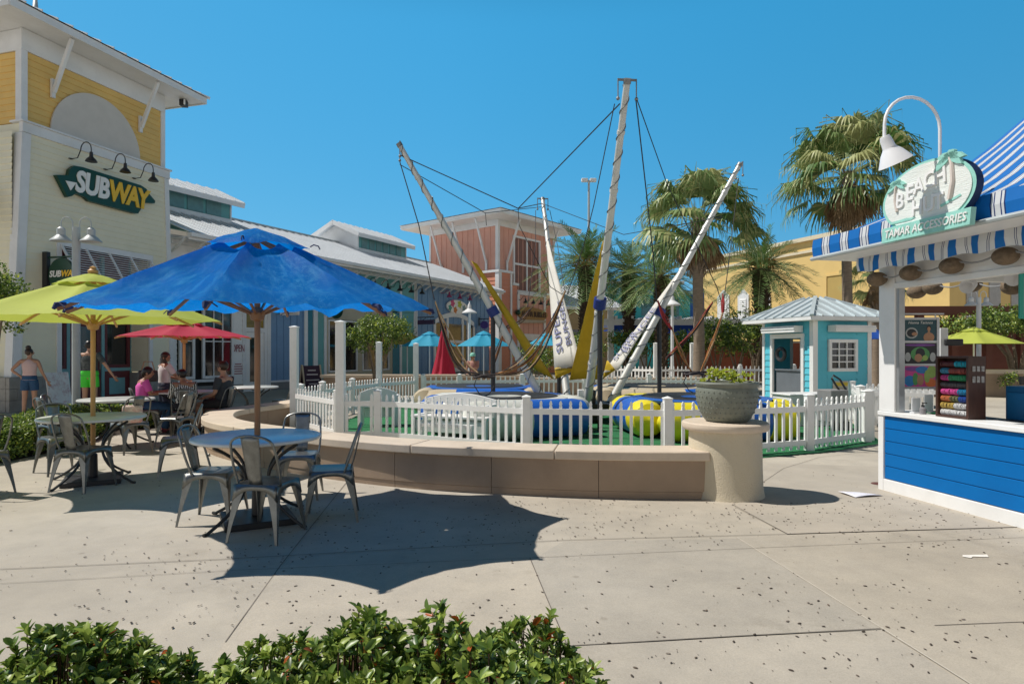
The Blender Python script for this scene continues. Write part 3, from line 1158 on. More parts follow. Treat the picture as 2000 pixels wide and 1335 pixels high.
for nm, q, in (('l', HL), ('r', HR)):
    mb = MB()
    r = random.Random(4)
    mb.tube([q + Vector((.2 * cos(a), .14 * sin(a), -.03 + .02 * sin(3 * a))) for a in [2 * pi * i / 16 for i in range(17)]], .022, 6)
    for s in (-1, 1):
        mb.tube([q + Vector((s * .14, 0, -.04)), q + Vector((s * .2, .02, -.2)), q + Vector((s * .1, 0, -.36)), q + Vector((s * .02, 0, -.4))], .009, 6)
    mb.tube([q + Vector((-.25, 0, 0)), q + Vector((.3, 0, .01))], .013, 6)
    mb.build('harness', [BUN[1]], ride, world=True)

# inflatable trampolines
MATB = mat('black_mesh_mat', (0.018, 0.018, 0.02), 0.6, 0.2, 60)
INF = {n: mat('inflatable_' + n, c, .35, .06, 2, spec=.5, stain=s, stain_amt=.3) for n, c, s in (
    ('white', (.62, .63, .58), (.4, .42, .36)), ('blue', (.015, .11, .48), (.02, .05, .2)), ('yellow', (.78, .66, .02), (.5, .4, .05)), ('sand', (.55, .46, .32), (.4, .3, .2)))}


def roll(mb, a, b, r, cols, m):
    """inflated tube with rounded ends, its colours in bands along it"""
    a, b = Vector(a), Vector(b)
    d = (b - a)
    L = d.length
    n = 18
    k = 16
    prof = []
    for i in range(k + 1):
        x = L * i / k
        e = min(x, L - x)
        q = r * (sin(pi / 2 * min(1, e / (r * .7))) ** .5 if e < r * .7 else 1)
        prof.append((max(q, .03), x))
    for i in range(k):
        ci = cols[min(len(cols) - 1, int(len(cols) * (i + .5) / k))]
        M = Matrix.Translation(a) @ d.to_track_quat('Z', 'Y').to_matrix().to_4x4()
        q = MB().lathe([prof[i], prof[i + 1]], n)
        q.f = [f for f in q.f if len(f) == 4]
        mb.add(q.v, q.f, m[ci], M)
    for i in (0, k):
        M = Matrix.Translation(a) @ d.to_track_quat('Z', 'Y').to_matrix().to_4x4()
        mb.add([(prof[i][0] * cos(2 * pi * j / n), prof[i][0] * sin(2 * pi * j / n), prof[i][1]) for j in range(n)], [tuple(range(n))], m[cols[0 if i == 0 else -1]], M)


def trampoline(label, c, rz, pal, W=1.15, R=.33, front=('x',)):
    pad = 'white' if 'white' in pal else front[1]
    t = thing('trampoline', label, 'trampoline', (*c, 0), rz, 'inflatable trampolines of the bungee ride')
    keys = list(pal)
    mats = [INF[k] for k in keys]
    idx = {k: i for i, k in enumerate(keys)}
    e = W + R * .6
    for a, b in (((-e, -e), (e, -e)), ((-e, e), (e, e)), ((-e, -e), (-e, e)), ((e, -e), (e, e))):
        mb = MB()
        a, b = Vector((*a, R)), Vector((*b, R))
        if a.x == b.x:
            a.y += R * .9
            b.y -= R * .9
        roll(mb, a, b, R, front, idx)
        mb.build('inflated_tube', mats, t)
    mb = MB()
    mb.lathe([(W * 1.05, .63), (W * 1.06, .66), (W * 1.0, .69), (0, .66)], 28)
    mb.build('jump_mat', MATB, t)
    mb = MB()
    mb.lathe([(W * 1.07, .60), (W * 1.2, .60), (W * 1.22, .65), (W * 1.07, .67)], 28)
    mb.build('edge_pad', INF[pad if pad != 'sand' else 'sand'], t)
    for s in range(4):
        a = pi / 4 + s * pi / 2
        mb = MB()
        mb.tube([(W * cos(a), W * sin(a), 0), (W * cos(a), W * sin(a), .62)], .025, 8)
        mb.build('leg', BLACK, t)
    return t


trampoline('inflatable trampoline with white and dark blue tubes, nearest the white bench', (-.15, 12.2), .35, ('white', 'blue'), 1.0, .34, ('white', 'white', 'blue', 'blue'))
trampoline('inflatable trampoline with yellow and blue tubes behind the pillar', (3.55, 12.0), .1, ('yellow', 'blue'), 1.05, .33, ('yellow', 'blue', 'blue', 'yellow'))
trampoline('inflatable trampoline with sand and blue rim at the right rear of the ride', (3.5, 15.9), 0, ('sand', 'blue'), 1.05, .33, ('sand', 'sand', 'blue'))
trampoline('inflatable trampoline with sand and blue rim at the left rear of the ride', (-.8, 15.8), 0, ('sand', 'blue'), 1.05, .33, ('sand', 'blue', 'blue'))
# ================================================================== parasols
def fabric(name, col, worn=None, transl=.35, rough=.75, crinkle=.15):
    m = mat(name, col, rough, .08, 1.5, bump=crinkle, bscale=26, transl=transl, stain=worn, stain_amt=.3, stain_scale=1.5)
    return m


def tarp_mat():
    """plastic tarpaulin: pale scuffs and sun highlights painted into the colour, crinkled gloss"""
    m = bpy.data.materials.new('blue_tarpaulin')
    m.use_nodes = True
    t = m.node_tree
    N, L = t.nodes, t.links
    p = N['Principled BSDF']
    tc = N.new('ShaderNodeTexCoord')

    def nz(sc, det, ro, dist=0):
        n = N.new('ShaderNodeTexNoise')
        n.inputs['Scale'].default_value = sc
        n.inputs['Detail'].default_value = det
        n.inputs['Roughness'].default_value = ro
        n.inputs['Distortion'].default_value = dist
        L.new(tc.outputs['Object'], n.inputs['Vector'])
        return n
    big = nz(1.3, 3, .5)
    sm = nz(24, 6, .75, .6)
    ad = N.new('ShaderNodeMath')
    ad.operation = 'MULTIPLY'
    r1 = N.new('ShaderNodeMapRange')
    r1.inputs[1].default_value, r1.inputs[2].default_value = .38, .56
    r2 = N.new('ShaderNodeMapRange')
    r2.inputs[1].default_value, r2.inputs[2].default_value = .50, .62
    L.new(big.outputs['Fac'], r1.inputs[0])
    L.new(sm.outputs['Fac'], r2.inputs[0])
    # scuffs and painted highlight streaks down the slope: noise laid out by bearing and distance from the pole
    sx = N.new('ShaderNodeSeparateXYZ')
    L.new(tc.outputs['Object'], sx.inputs[0])

    def mth(op, a, b):
        n = N.new('ShaderNodeMath')
        n.operation = op
        for i, q in enumerate((a, b)):
            if isinstance(q, (int, float)): n.inputs[i].default_value = q
            else: L.new(q, n.inputs[i])
        return n.outputs[0]
    ang = mth('ARCTAN2', sx.outputs[1], sx.outputs[0])
    rad = mth('SQRT', mth('ADD', mth('MULTIPLY', sx.outputs[0], sx.outputs[0]), mth('MULTIPLY', sx.outputs[1], sx.outputs[1])), 0)
    cb = N.new('ShaderNodeCombineXYZ')
    L.new(mth('MULTIPLY', ang, 5.0), cb.inputs[0])
    L.new(mth('MULTIPLY', rad, 1.3), cb.inputs[1])
    ns = N.new('ShaderNodeTexNoise')
    ns.inputs['Scale'].default_value = 3.2
    ns.inputs['Detail'].default_value = 8
    ns.inputs['Roughness'].default_value = .72
    L.new(cb.outputs[0], ns.inputs['Vector'])
    r4 = N.new('ShaderNodeMapRange')
    r4.inputs[1].default_value, r4.inputs[2].default_value = .50, .72
    L.new(ns.outputs['Fac'], r4.inputs[0])
    ad2 = mth('MAXIMUM', mth('MULTIPLY', ad.outputs[0], .55), mth('MULTIPLY', r4.outputs[0], .7))
    L.new(r1.outputs[0], ad.inputs[0])
    L.new(r2.outputs[0], ad.inputs[1])
    mx = N.new('ShaderNodeMix')
    mx.data_type = 'RGBA'
    mx.inputs[6].default_value = (.0, .155, .60, 1)
    mx.inputs[7].default_value = (.12, .56, .88, 1)
    L.new(ad2, mx.inputs[0])
    v = nz(5, 4, .6)
    r3 = N.new('ShaderNodeMapRange')
    r3.inputs[3].default_value, r3.inputs[4].default_value = .92, 1.08
    L.new(v.outputs['Fac'], r3.inputs[0])
    mm = N.new('ShaderNodeMix')
    mm.data_type = 'RGBA'
    mm.blend_type = 'MULTIPLY'
    mm.inputs[0].default_value = 1
    L.new(mx.outputs[2], mm.inputs[6])
    L.new(r3.outputs[0], mm.inputs[7])
    L.new(mm.outputs[2], p.inputs['Base Color'])
    p.inputs['Roughness'].default_value = .42
    p.inputs['Specular IOR Level'].default_value = .02
    p.inputs['Coat Weight'].default_value = .35
    p.inputs['Coat Roughness'].default_value = .16
    b = N.new('ShaderNodeBump')
    b.inputs['Strength'].default_value = .3
    b.inputs['Distance'].default_value = .02
    c1 = nz(16, 5, .65, 1.2)
    L.new(c1.outputs['Fac'], b.inputs['Height'])
    L.new(b.outputs[0], p.inputs['Normal'])
    b2 = N.new('ShaderNodeBump')
    b2.inputs['Strength'].default_value = .9
    b2.inputs['Distance'].default_value = .03
    L.new(nz(38, 4, .7, 1.5).outputs['Fac'], b2.inputs['Height'])
    L.new(b2.outputs[0], p.inputs['Coat Normal'])
    tr = N.new('ShaderNodeBsdfTranslucent')
    tr.inputs['Color'].default_value = (.0, .25, .80, 1)
    ms = N.new('ShaderNodeMixShader')
    ms.inputs[0].default_value = .5
    L.new(p.outputs[0], ms.inputs[1])
    L.new(tr.outputs[0], ms.inputs[2])
    L.new(ms.outputs[0], N['Material Output'].inputs['Surface'])
    return m


TARP = tarp_mat()
LIME = fabric('lime_canvas', (.52, .60, .10), (.42, .48, .1))
RED = fabric('red_canvas', (.54, .03, .075), (.4, .03, .05))
CYAN = fabric('sky_blue_canvas', (.04, .42, .66), (.04, .33, .5))
YELC = fabric('yellow_canvas', (.62, .42, .10), (.5, .35, .1))
BLUEC = fabric('blue_canvas', (.01, .08, .42), (.01, .06, .3))


def canopy(mb, R, z_top, z_rim, phase, N=8, r0=.03, nu=8, nv=9, belly=.05, pull=.10, tilt=Matrix.Identity(4), f0=0.0, wr=0.0, seed=0):
    """panelled cloth between N ribs, its hem drawn in between the rib tips"""
    vs, fs = [], []
    k = N * nu
    for i in range(nv + 1):
        f = f0 + (1 - f0) * i / nv
        for j in range(k):
            u = (j % nu) / nu
            a0 = phase + 2 * pi * (j // nu) / N
            a1 = a0 + 2 * pi / N
            A = Vector((cos(a0), sin(a0), 0)).lerp(Vector((cos(a1), sin(a1), 0)), u)
            s = 4 * u * (1 - u)
            rad = (r0 + (R - r0) * f) * (1 - pull * s * f ** 4)
            z = z_top + (z_rim - z_top) * f ** 1.06 - belly * s * sin(pi * min(1, f * .95)) + pull * .06 * s * f ** 4
            q = A * rad
            q.z = z
            if wr:
                q.z += wr * .45 * noise.noise(Vector((cos(a0 + u * .785) * 7, sin(a0 + u * .785) * 7, f * .8 + seed))) * f * s
                q.z += wr * noise.noise(Vector((q.x * 5 + seed, q.y * 5, f * 2))) * (.3 + .7 * f) * (.3 + s)
                q += A * (wr * .8 * noise.noise(Vector((q.x * 3 + 9, q.y * 3, seed))) * f * s)
            vs.append(tilt @ q)
    for i in range(nv):
        for j in range(k):
            fs.append((i * k + j, i * k + (j + 1) % k, (i + 1) * k + (j + 1) % k, (i + 1) * k + j))
    mb.add(vs, fs)


def parasol(label, loc, R, z_top, z_rim, phase, cloth, pole_m, tilt=None, wr=0.0, belly=.05, group=None, pole_r=.026, straps=False, knob=True, N=8, detail=True, base=True):
    t = thing('parasol', label, 'parasol', loc, 0, group)
    T = Matrix.Translation((0, 0, z_rim)) @ (tilt or Matrix.Identity(4)) @ Matrix.Translation((0, 0, -z_rim))
    zv = z_top - (z_top - z_rim) * .22
    mb = MB()
    canopy(mb, R, z_top - .03, z_rim, phase, N, tilt=T, f0=.2, wr=wr, r0=.02, belly=belly, nu=12 if wr > .03 else 8, nv=14 if wr > .03 else 9)
    cv = mb.build('canopy', cloth, t, angle=60)
    mb = MB()
    canopy(mb, R * .30, z_top, zv - .02, phase, N, nu=6, nv=5, belly=-.012, pull=.16, tilt=T, r0=.015, wr=wr * .6, seed=4)
    mb.build('vent_flap', cloth, cv, angle=60)
    mb = MB()
    zt = (T @ Vector((0, 0, z_top - .04)))
    zs = [0, z_rim * .45, z_rim * .7, z_rim]
    mb.tube([(0, 0, z) for z in zs] + [tuple(zt)], pole_r, 14)
    mb.build('pole', pole_m, t)
    if not detail: return t
    for k in range(N):
        a = phase + 2 * pi * k / N
        d = Vector((cos(a), sin(a), 0))
        tip = T @ (d * (R + .01) + Vector((0, 0, z_rim - .022 - wr * .5)))
        topp = T @ Vector((d.x * .05, d.y * .05, z_top - .085 - wr * .5))
        mb = MB()
        mb.bar(topp, tip, .020, .026)
        rb = mb.build('rib', pole_m, t)
        mb = MB()
        mid = topp.lerp(tip, .5) - Vector((0, 0, .016))
        hub = T @ Vector((d.x * .05, d.y * .05, z_rim - .06))
        mb.bar(hub, mid, .016, .022)
        mb.build('strut', pole_m, rb)
        if straps:
            mb = MB()
            n0 = topp.lerp(tip, .985) + Vector((0, 0, .02))
            mb.tube([n0 - d * .03 + Vector((0, 0, .012)), n0 + d * .03 + Vector((0, 0, .0)), n0 + d * .045 - Vector((0, 0, .03))], [.016, .02, .012], 8)
            e = Vector((-d.y, d.x, 0))
            mb.tube([n0 + e * .0 + Vector((0, 0, .01)), n0 + e * .03 + d * .02 + Vector((0, 0, .012)), n0 + e * .07 - Vector((0, 0, .02))], .005, 5)
            mb.build('tie_strap', mat('navy_strap', (.008, .02, .10), .7), rb)
            if k in (0, 3, 6):
                mb = MB()
                v0 = T @ (d * (R * .30) + Vector((0, 0, zv)))
                mb.tube([v0, v0 + d * .03 + Vector((0, 0, .02)), v0 + d * .07 + Vector((0, 0, .01)), v0 + d * .085 - Vector((0, 0, .02))], .006, 5)
                mb.build('tie_end', mat('navy_strap', (.008, .02, .10), .7), rb)
    mb = MB()
    mb.lathe([(.03, z_rim - .12), (.055, z_rim - .11), (.07, z_rim - .05), (.055, z_rim - .02), (.03, z_rim)], 14)
    mb.build('hub', pole_m, t)
    if knob:
        mb = MB()
        mb.xf(Matrix.Identity(4))
        mb.lathe([(.0, z_top - .01), (.05, z_top), (.055, z_top + .03), (.03, z_top + .05), (.035, z_top + .07), (.0, z_top + .085)], 12, M=T)
        mb.build('finial', pole_m, t)
    if base:
        mb = MB()
        mb.box((0, 0, .028), (.58, .58, .055), .5)
        mb.lathe([(.05, .055), (.045, .32), (.03, .33)], 12)
        mb.build('base', BLACK, t, bevel=.008)
    return t


T1 = (-2.27, 5.66, 0)
T2 = (-4.87, 7.38, 0)
T3 = (-6.35, 10.2, 0)
T4 = (-6.3, 12.2, 0)
T5 = (-5.65, 13.8, 0)
tl = Matrix.Rotation(radians(2.3), 4, 'X')
parasol('large parasol draped in a worn bright blue tarpaulin over the nearest table', T1, 1.53, 2.60, 1.90, radians(10), TARP, WOOD, tl, .055, .115, straps=True, knob=False)
parasol('lime green canvas parasol over the table on the left', T2, 1.36, 2.42, 1.88, radians(22), LIME, PINEW, None, .015)
parasol('red canvas parasol over the seated family', T4, 1.2, 2.12, 1.80, radians(12), RED, PINEW, None, .012)

# ================================================================== tables
TTOP = mat('pale_laminate_top', (.60, .61, .58), .28, .05, 2, stain=(.42, .43, .42), stain_amt=.3)
STEEL = mat('dark_bronze_steel', (.045, .045, .045), .45, .25, 8, metal=.5)


def cafe_table(label, loc, rz, R=.545, group='round cafe tables on the terrace'):
    t = thing('cafe_table', label, 'table', loc, rz, group)
    mb = MB()
    prof = [(.035, .724)]
    mb.lathe([(.03, .728), (R - .012, .728), (R, .735), (R + .002, .746), (R - .003, .757), (R - .012, .762), (.03, .762), (.03, .728)], 56)
    mb.build('tabletop', TTOP, t)
    for k in range(4):
        a = pi / 4 + k * pi / 2
        d = Vector((cos(a), sin(a), 0))
        pts = []
        for i in range(15):
            f = i / 14
            z = .71 * (1 - f) + .015 * f
            r_ = .13 + .36 * (2 * abs(f - .48)) ** 2.1
            pts.append(d * r_ + Vector((0, 0, z)))
        pts.append(d * .56 + Vector((0, 0, .014)))
        mb = MB()
        for i in range(len(pts) - 1):
            pass
        mb.tube(pts, .0145, 8)
        mb.build('leg', STEEL, t)
    mb = MB()
    ring = [(.155 * cos(2 * pi * i / 20), .155 * sin(2 * pi * i / 20), .36) for i in range(21)]
    mb.tube(ring, .009, 6)
    mb.box((0, 0, .715), (.5, .03, .018))
    mb.box((0, 0, .695), (.03, .5, .018))
    mb.build('brace', STEEL, t)
    return t


cafe_table('nearest round cafe table, its pale top tinted blue under the tarpaulin parasol', T1, .35)
cafe_table('round cafe table under the lime green parasol', T2, .6)
cafe_table('round cafe table between the lime parasol and the doorway of the cream tower', T3, .1)
cafe_table('round cafe table where the family sits under the red parasol', T4, .3)
cafe_table('farthest round cafe table, beside the white shop door', T5, .5)

# ================================================================== chairs
def make_chair():
    t = thing('metal_chair', '', 'chair', (0, 0, 0))
    s, zt = .18, .452
    # seat: pressed sheet with rolled edge, slightly dished
    mb = MB()
    n = 10
    vs, fs = [], []
    for i in range(n + 1):
        for j in range(n + 1):
            u, v = i / n * 2 - 1, j / n * 2 - 1
            x = u * s * (1 - .05 * v * v) * (1.0 + .05 * v)
            y = v * s * (1 - .05 * u * u)
            vs.append((x, y, zt - .014 * (1 - u ** 4) * (1 - v ** 4)))
    for i in range(n):
        for j in range(n):
            fs.append((i * (n + 1) + j, (i + 1) * (n + 1) + j, (i + 1) * (n + 1) + j + 1, i * (n + 1) + j + 1))
    mb.add(vs, fs)
    mb.build('seat', GALV, t, solid=.004)
    # apron: four curved skirts, deep at the corners
    mb = MB()
    for k in range(4):
        M = Matrix.Rotation(k * pi / 2, 4, 'Z')
        m_ = 16
        lo, hi = [], []
        for i in range(m_ + 1):
            u = i / m_ * 2 - 1
            dz = .045 + .085 * abs(u) ** 3.2
            lo.append((u * (s + .012 * abs(u) ** 3), -s - .004 - .012 * abs(u) ** 2, zt - dz))
            hi.append((u * s, -s - .001, zt - .001))
        q = lo + hi
        mb.add(q, [(i, i + 1, m_ + 2 + i, m_ + 1 + i) for i in range(m_)], 0, M)
    mb.build('apron', GALV, t, solid=.005)
    for sx in (-1, 1):
        for sy in (-1, 1):
            mb = MB()
            A = Vector((sx * (s + .004), sy * (s + .004), zt - .06))
            B = Vector((sx * .222, sy * (.225 if sy > 0 else .24), 0))
            prev = None
            vs, fs = [], []
            m_ = 7
            for i in range(m_ + 1):
                f = i / m_
                c = A.lerp(B, f)
                w = .062 * (1 - f) ** 1.5 + .020
                w2 = w * .85
                ring = [Vector((0, 0, 0)), Vector((-sx * w, 0, 0)), Vector((-sx * w, -sy * .008, 0)), Vector((-sx * .012, -sy * .012, 0)), Vector((-sx * .008, -sy * w2, 0)), Vector((0, -sy * w2, 0))]
                if sx * sy < 0: ring = ring[::-1]
                vs += [c + q for q in ring]
            for i in range(m_):
                for j in range(6):
                    fs.append((i * 6 + j, i * 6 + 6 + j, i * 6 + 6 + (j + 1) % 6, i * 6 + (j + 1) % 6))
            fs += [tuple(range(6)), tuple(m_ * 6 + j for j in range(5, -1, -1))]
            mb.add(vs, fs)
            mb.build('leg', GALV, t)
    # hoop of the back, rear is -y
    mb = MB()
    pts = []
    hw, top, yb = .185, .85, -.255
    pts.append(Vector((-hw + .01, -s + .07, zt - .02)))
    for i in range(5):
        f = i / 4
        pts.append(Vector((-hw - .012 * sin(pi * f), -s + .06 - (.06 + .075) * (f * .75), zt + .30 * f)))
    for i in range(1, 12):
        a = pi - pi * i / 12
        pts.append(Vector((cos(a) * hw, -s - .045 - .035 * sin(a), zt + .30 + (top - zt - .30) * sin(a) ** .75)))
    for i in range(4, -1, -1):
        f = i / 4
        pts.append(Vector((hw + .012 * sin(pi * f), -s + .06 - (.06 + .075) * (f * .75), zt + .30 * f)))
    pts.append(Vector((hw - .01, -s + .07, zt - .02)))
    mb.tube(pts, .0105, 8)
    mb.build('back_frame', GALV, t)
    mb = MB()
    vs, fs = [], []
    m_ = 8
    for i in range(m_ + 1):
        f = i / m_
        w = .058 + .022 * f
        z = zt + .002 + (top - zt - .006) * f
        y = -s + .012 - .092 * f ** .85
        for j in range(7):
            u = j / 6 * 2 - 1
            vs.append((u * w, y - .010 * (1 - u * u) + (.006 if abs(u) > .5 and abs(u) < .8 else 0), z))
    for i in range(m_):
        for j in range(6):
            fs.append((i * 7 + j, i * 7 + j + 1, i * 7 + 8 + j, i * 7 + 7 + j))
    mb.add(vs, fs)
    mb.build('back_splat', GALV, t, solid=.004)
    return t


chair0 = make_chair()
CG = 'galvanised metal chairs on the terrace'
spots = [   # x, y, facing (direction the sitter looks, degrees), label
    (-2.0, 5.2, 80, 'galvanised chair with its back to the camera, pushed under the nearest table'),
    (-1.64, 5.78, 193, 'galvanised chair on the right of the nearest table, in profile before the stone wall'),
    (-2.66, 5.68, 2, 'galvanised chair on the left of the nearest table, its back towards the lime parasol'),
    (-2.22, 6.62, -80, 'galvanised chair behind the nearest table, half hidden by the parasol pole'),
    (-4.72, 7.0, 82, 'galvanised chair with its back to the camera at the table under the lime parasol'),
    (-4.12, 7.85, 205, 'galvanised chair pulled out on the right of the lime parasol table'),
    (-5.65, 7.95, -35, 'galvanised chair behind the lime parasol table, next to the clipped hedge'),
    (-5.62, 6.68, 165, 'galvanised chair cut by the left edge of the picture'),
    (-5.75, 9.55, 150, 'galvanised chair beside a tote bag at the table behind the lime parasol'),
    (-5.45, 10.3, 175, 'galvanised chair right of the table behind the lime parasol, near the girl in pink'),
    (-7.0, 9.9, 20, 'galvanised chair left of the table before the tower doorway'),
    (-6.65, 9.3, 60, 'galvanised chair in front of the table before the tower doorway'),
    (-6.78, 11.75, 40, 'galvanised chair the girl in pink sits on'),
    (-5.98, 11.55, 120, 'galvanised chair the child in the zebra top sits on'),
    (-5.55, 12.05, 172, 'galvanised chair the man in the dark shirt sits on'),
    (-5.1, 14.1, 190, 'galvanised chair at the farthest table by the blue wall'),
]
for k, (x, y, deg, lb) in enumerate(spots):
    rz = radians(deg - 90)
    if k == 0:
        chair0.location = (x, y, 0)
        chair0.rotation_euler = (0, 0, rz)
        chair0['label'] = lb
        chair0['group'] = CG
    else:
        dup(chair0, (x, y, 0), rz, lb)

# tote bag hung on a chair
t = thing('tote_bag', 'flowered tote bag leaning on a chair behind the lime parasol table', 'bag', (-5.62, 9.4, .46))
mb = MB()
mb.box((0, 0, .13), (.26, .1, .26), .3)
mb.build('bag_body', mat('flowered_cloth', (.6, .5, .42), .8, .25, 25, stain=(.5, .05, .06), stain_amt=.9, stain_scale=14), t, bevel=.03)
mb = MB()
mb.tube([(-.07, 0, .25), (-.05, 0, .36), (.05, 0, .36), (.07, 0, .25)], .008, 6)
mb.build('handle', BLACK, t)

# ================================================================== people
SKIN = mat('skin', (.42, .23, .15), .55, .06, 10)
SKIN2 = mat('tan_skin', (.33, .17, .10), .55, .06, 10)


def skin_mesh(name, verts, edges, radii, m, parent, sub=1, root=0):
    me = bpy.data.meshes.new(name)
    me.from_pydata([tuple(v) for v in verts], edges, [])
    me.materials.append(m)
    o = bpy.data.objects.new(name, me)
    COL.objects.link(o)
    if parent: o.parent = parent
    sm = o.modifiers.new('skin', 'SKIN')
    sm.use_smooth_shade = True
    if not me.skin_vertices: 
        bpy.context.view_layer.objects.active = o
    if me.skin_vertices:
        for i, r in enumerate(radii):
            d = me.skin_vertices[0].data[i]
            d.radius = (r, r) if not isinstance(r, tuple) else r
            d.use_root = (i == root)
    if sub:
        sb = o.modifiers.new('sub', 'SUBSURF')
        sb.levels = sub
        sb.render_levels = sub
    return o


def loft(mb, pts, radii, n=12, m=0, flat=1.0, side=(1, 0, 0)):
    """smooth tapering limb or garment with elliptical rings"""
    P_ = [Vector(p) for p in pts]
    k = len(P_)
    side = Vector(side)
    vs = []
    for i in range(k):
        t = (P_[min(k - 1, i + 1)] - P_[max(0, i - 1)]).normalized()
        s = (side - t * side.dot(t)).normalized()
        u = t.cross(s)
        r = radii[i]
        rx, ry = r if isinstance(r, tuple) else (r, r * flat)
        for j in range(n):
            a = 2 * pi * j / n
            vs.append(P_[i] + s * cos(a) * rx + u * sin(a) * ry)
    fs = [(i * n + j, i * n + (j + 1) % n, (i + 1) * n + (j + 1) % n, (i + 1) * n + j) for i in range(k - 1) for j in range(n)]
    fs += [tuple(range(n - 1, -1, -1)), tuple((k - 1) * n + j for j in range(n))]
    mb.add(vs, fs, m)


def person(label, loc, rz, J, skin, top_m, bot_m, hair_m, long_sleeve=False, long_leg=False, hair='short', scale=1.0, shoes=None, wide=1.0, tank=False):
    """J: joint name -> local xyz; the sitter faces +y. Body is one skinned surface; garments and hair are children."""
    t = thing('person', label, 'person', loc, rz)
    t.scale = (scale,) * 3
    V, E_, R = [], [], []

    def add(p, r, par=None):
        V.append(Vector(p))
        R.append(r)
        i = len(V) - 1
        if par is not None: E_.append((par, i))
        return i
    g = {k: Vector(v) for k, v in J.items()}
    pel = add(g['pelvis'], (.13 * wide, .10))
    wai = add(g['pelvis'].lerp(g['chest'], .5), (.115 * wide, .09), pel)
    che = add(g['chest'], (.135 * wide, .095), wai)
    nb = add(g['neck'], (.055, .055), che)
    nk = add(g['neck'].lerp(g['head'], .45), (.047, .05), nb)
    hb = add(g['head'] - Vector((0, 0, .045)), (.066, .075), nk)
    hd = add(g['head'] + Vector((0, 0, .02)), (.076, .09), hb)
    ht = add(g['head'] + Vector((0, -.005, .085)), (.055, .065), hd)
    fw = Vector((g.get('look', Vector((0, 1, 0))))).normalized()
    # nose
    ns = add(g['head'] + fw * .098 + Vector((0, 0, -.012)), (.012, .012), hd)
    for s in 'lr':
        sx = -1 if s == 'l' else 1
        sh = add(g['sh_' + s], (.058, .055), che)
        el = add(g['el_' + s], (.040, .040), sh)
        wr = add(g['wr_' + s], (.027, .026), el)
        d = (g['wr_' + s] - g['el_' + s]).normalized()
        if 'hd_' + s in g: d = g['hd_' + s].normalized()
        pm = add(g['wr_' + s] + d * .06, (.036, .018), wr)
        a = d.cross(Vector((0, 1, .2))).normalized()
        b = a.cross(d)
        for q, L in ((-.75, .06), (-.25, .075), (.25, .07), (.75, .055)):
            f1 = add(V[pm] + d * .045 + a * (.030 * q), (.0095, .0095), pm)
            f2 = add(V[f1] + d * L * .6 + b * .012, (.008, .008), f1)
            add(V[f2] + d * L * .4 + b * .022, (.0065, .0065), f2)
        th = add(V[pm] - d * .02 + a * .045 * sx, (.011, .011), pm)
        add(V[th] + d * .04 + a * .012 * sx, (.009, .009), th)
        hp = add(g['hip_' + s], (.088 * wide, .088), pel)
        kn = add(g['kn_' + s], (.058, .06), hp)
        cf = add(g['kn_' + s].lerp(g['an_' + s], .35), (.052, .056), kn)
        an = add(g['an_' + s], (.036, .038), cf)
        fd = g.get('toe_' + s, Vector((0, 1, 0)))
        add(g['an_' + s] + fd * .09 + Vector((0, 0, -.045)), (.038, .028), an)
        add(g['an_' + s] + fd * .17 + Vector((0, 0, -.052)), (.030, .020), len(V) - 1)
    bo = skin_mesh('body', V, E_, R, skin, t, 2)
    # garments
    sdx = (g['sh_r'] - g['sh_l']).normalized()
    mb = MB()
    c, p_, n_ = g['chest'], g['pelvis'], g['neck']
    w = .155 * wide
    loft(mb, [p_ + (p_ - c) * .12, p_, p_.lerp(c, .5), c, c.lerp(n_, .55), n_ - Vector((0, 0, .02))], [(w * 1.05, .125 * wide), (w, .122 * wide), (w * .92, .112 * wide), (w * 1.12, .122), (w * .9, .09), (.068, .066)], 16, 0, side=sdx)
    for s in 'lr':
        if tank: continue
        e = g['el_' + s] if not long_sleeve else g['wr_' + s]
        pts = [c.lerp(g['sh_' + s], .7), g['sh_' + s]]
        rr = [.075, .070]
        if long_sleeve:
            pts += [g['el_' + s], g['wr_' + s]]
            rr += [.056, .042]
        else:
            pts += [g['sh_' + s].lerp(g['el_' + s], .75)]
            rr += [.062]
        loft(mb, pts, rr, 10)
    mb.build('shirt', top_m, t, angle=80)
    mb = MB()
    loft(mb, [p_ + (c - p_) * .2, p_, p_ - (c - p_).normalized() * .09], [(.152 * wide, .12 * wide), (.168 * wide, .128 * wide), (.15 * wide, .12 * wide)], 16, side=sdx)
    for s in 'lr':
        pts = [p_.lerp(g['hip_' + s], .8), g['hip_' + s].lerp(g['kn_' + s], .3)]
        rr = [.112, .104]
        if long_leg:
            pts += [g['kn_' + s], g['kn_' + s].lerp(g['an_' + s], .5), g['an_' + s]]
            rr += [.078, .068, .058]
        else:
            k = long_leg if isinstance(long_leg, float) else .62
            pts += [g['hip_' + s].lerp(g['kn_' + s], k)]
            rr += [.100]
        loft(mb, pts, rr, 12)
    mb.build('trousers' if long_leg else 'shorts', bot_m, t, angle=80)
    # hair
    h = g['head']
    mb = MB()
    bk = -fw
    mb.ball(h + bk * .02 + Vector((0, 0, .035)), .1, 14, 10, 0, (.90, 1.0, .98))
    if hair == 'long':
        loft(mb, [h + bk * .03 + Vector((0, 0, .07)), h + bk * .06 - Vector((0, 0, .06)), h + bk * .075 - Vector((0, 0, .2)), h + bk * .06 - Vector((0, 0, .34))], [(.09, .07), (.105, .075), (.105, .06), (.06, .03)], 12, side=sdx)
    if hair == 'bun':
        mb.ball(h + bk * .03 + Vector((0, 0, .14)), .062, 12, 8)
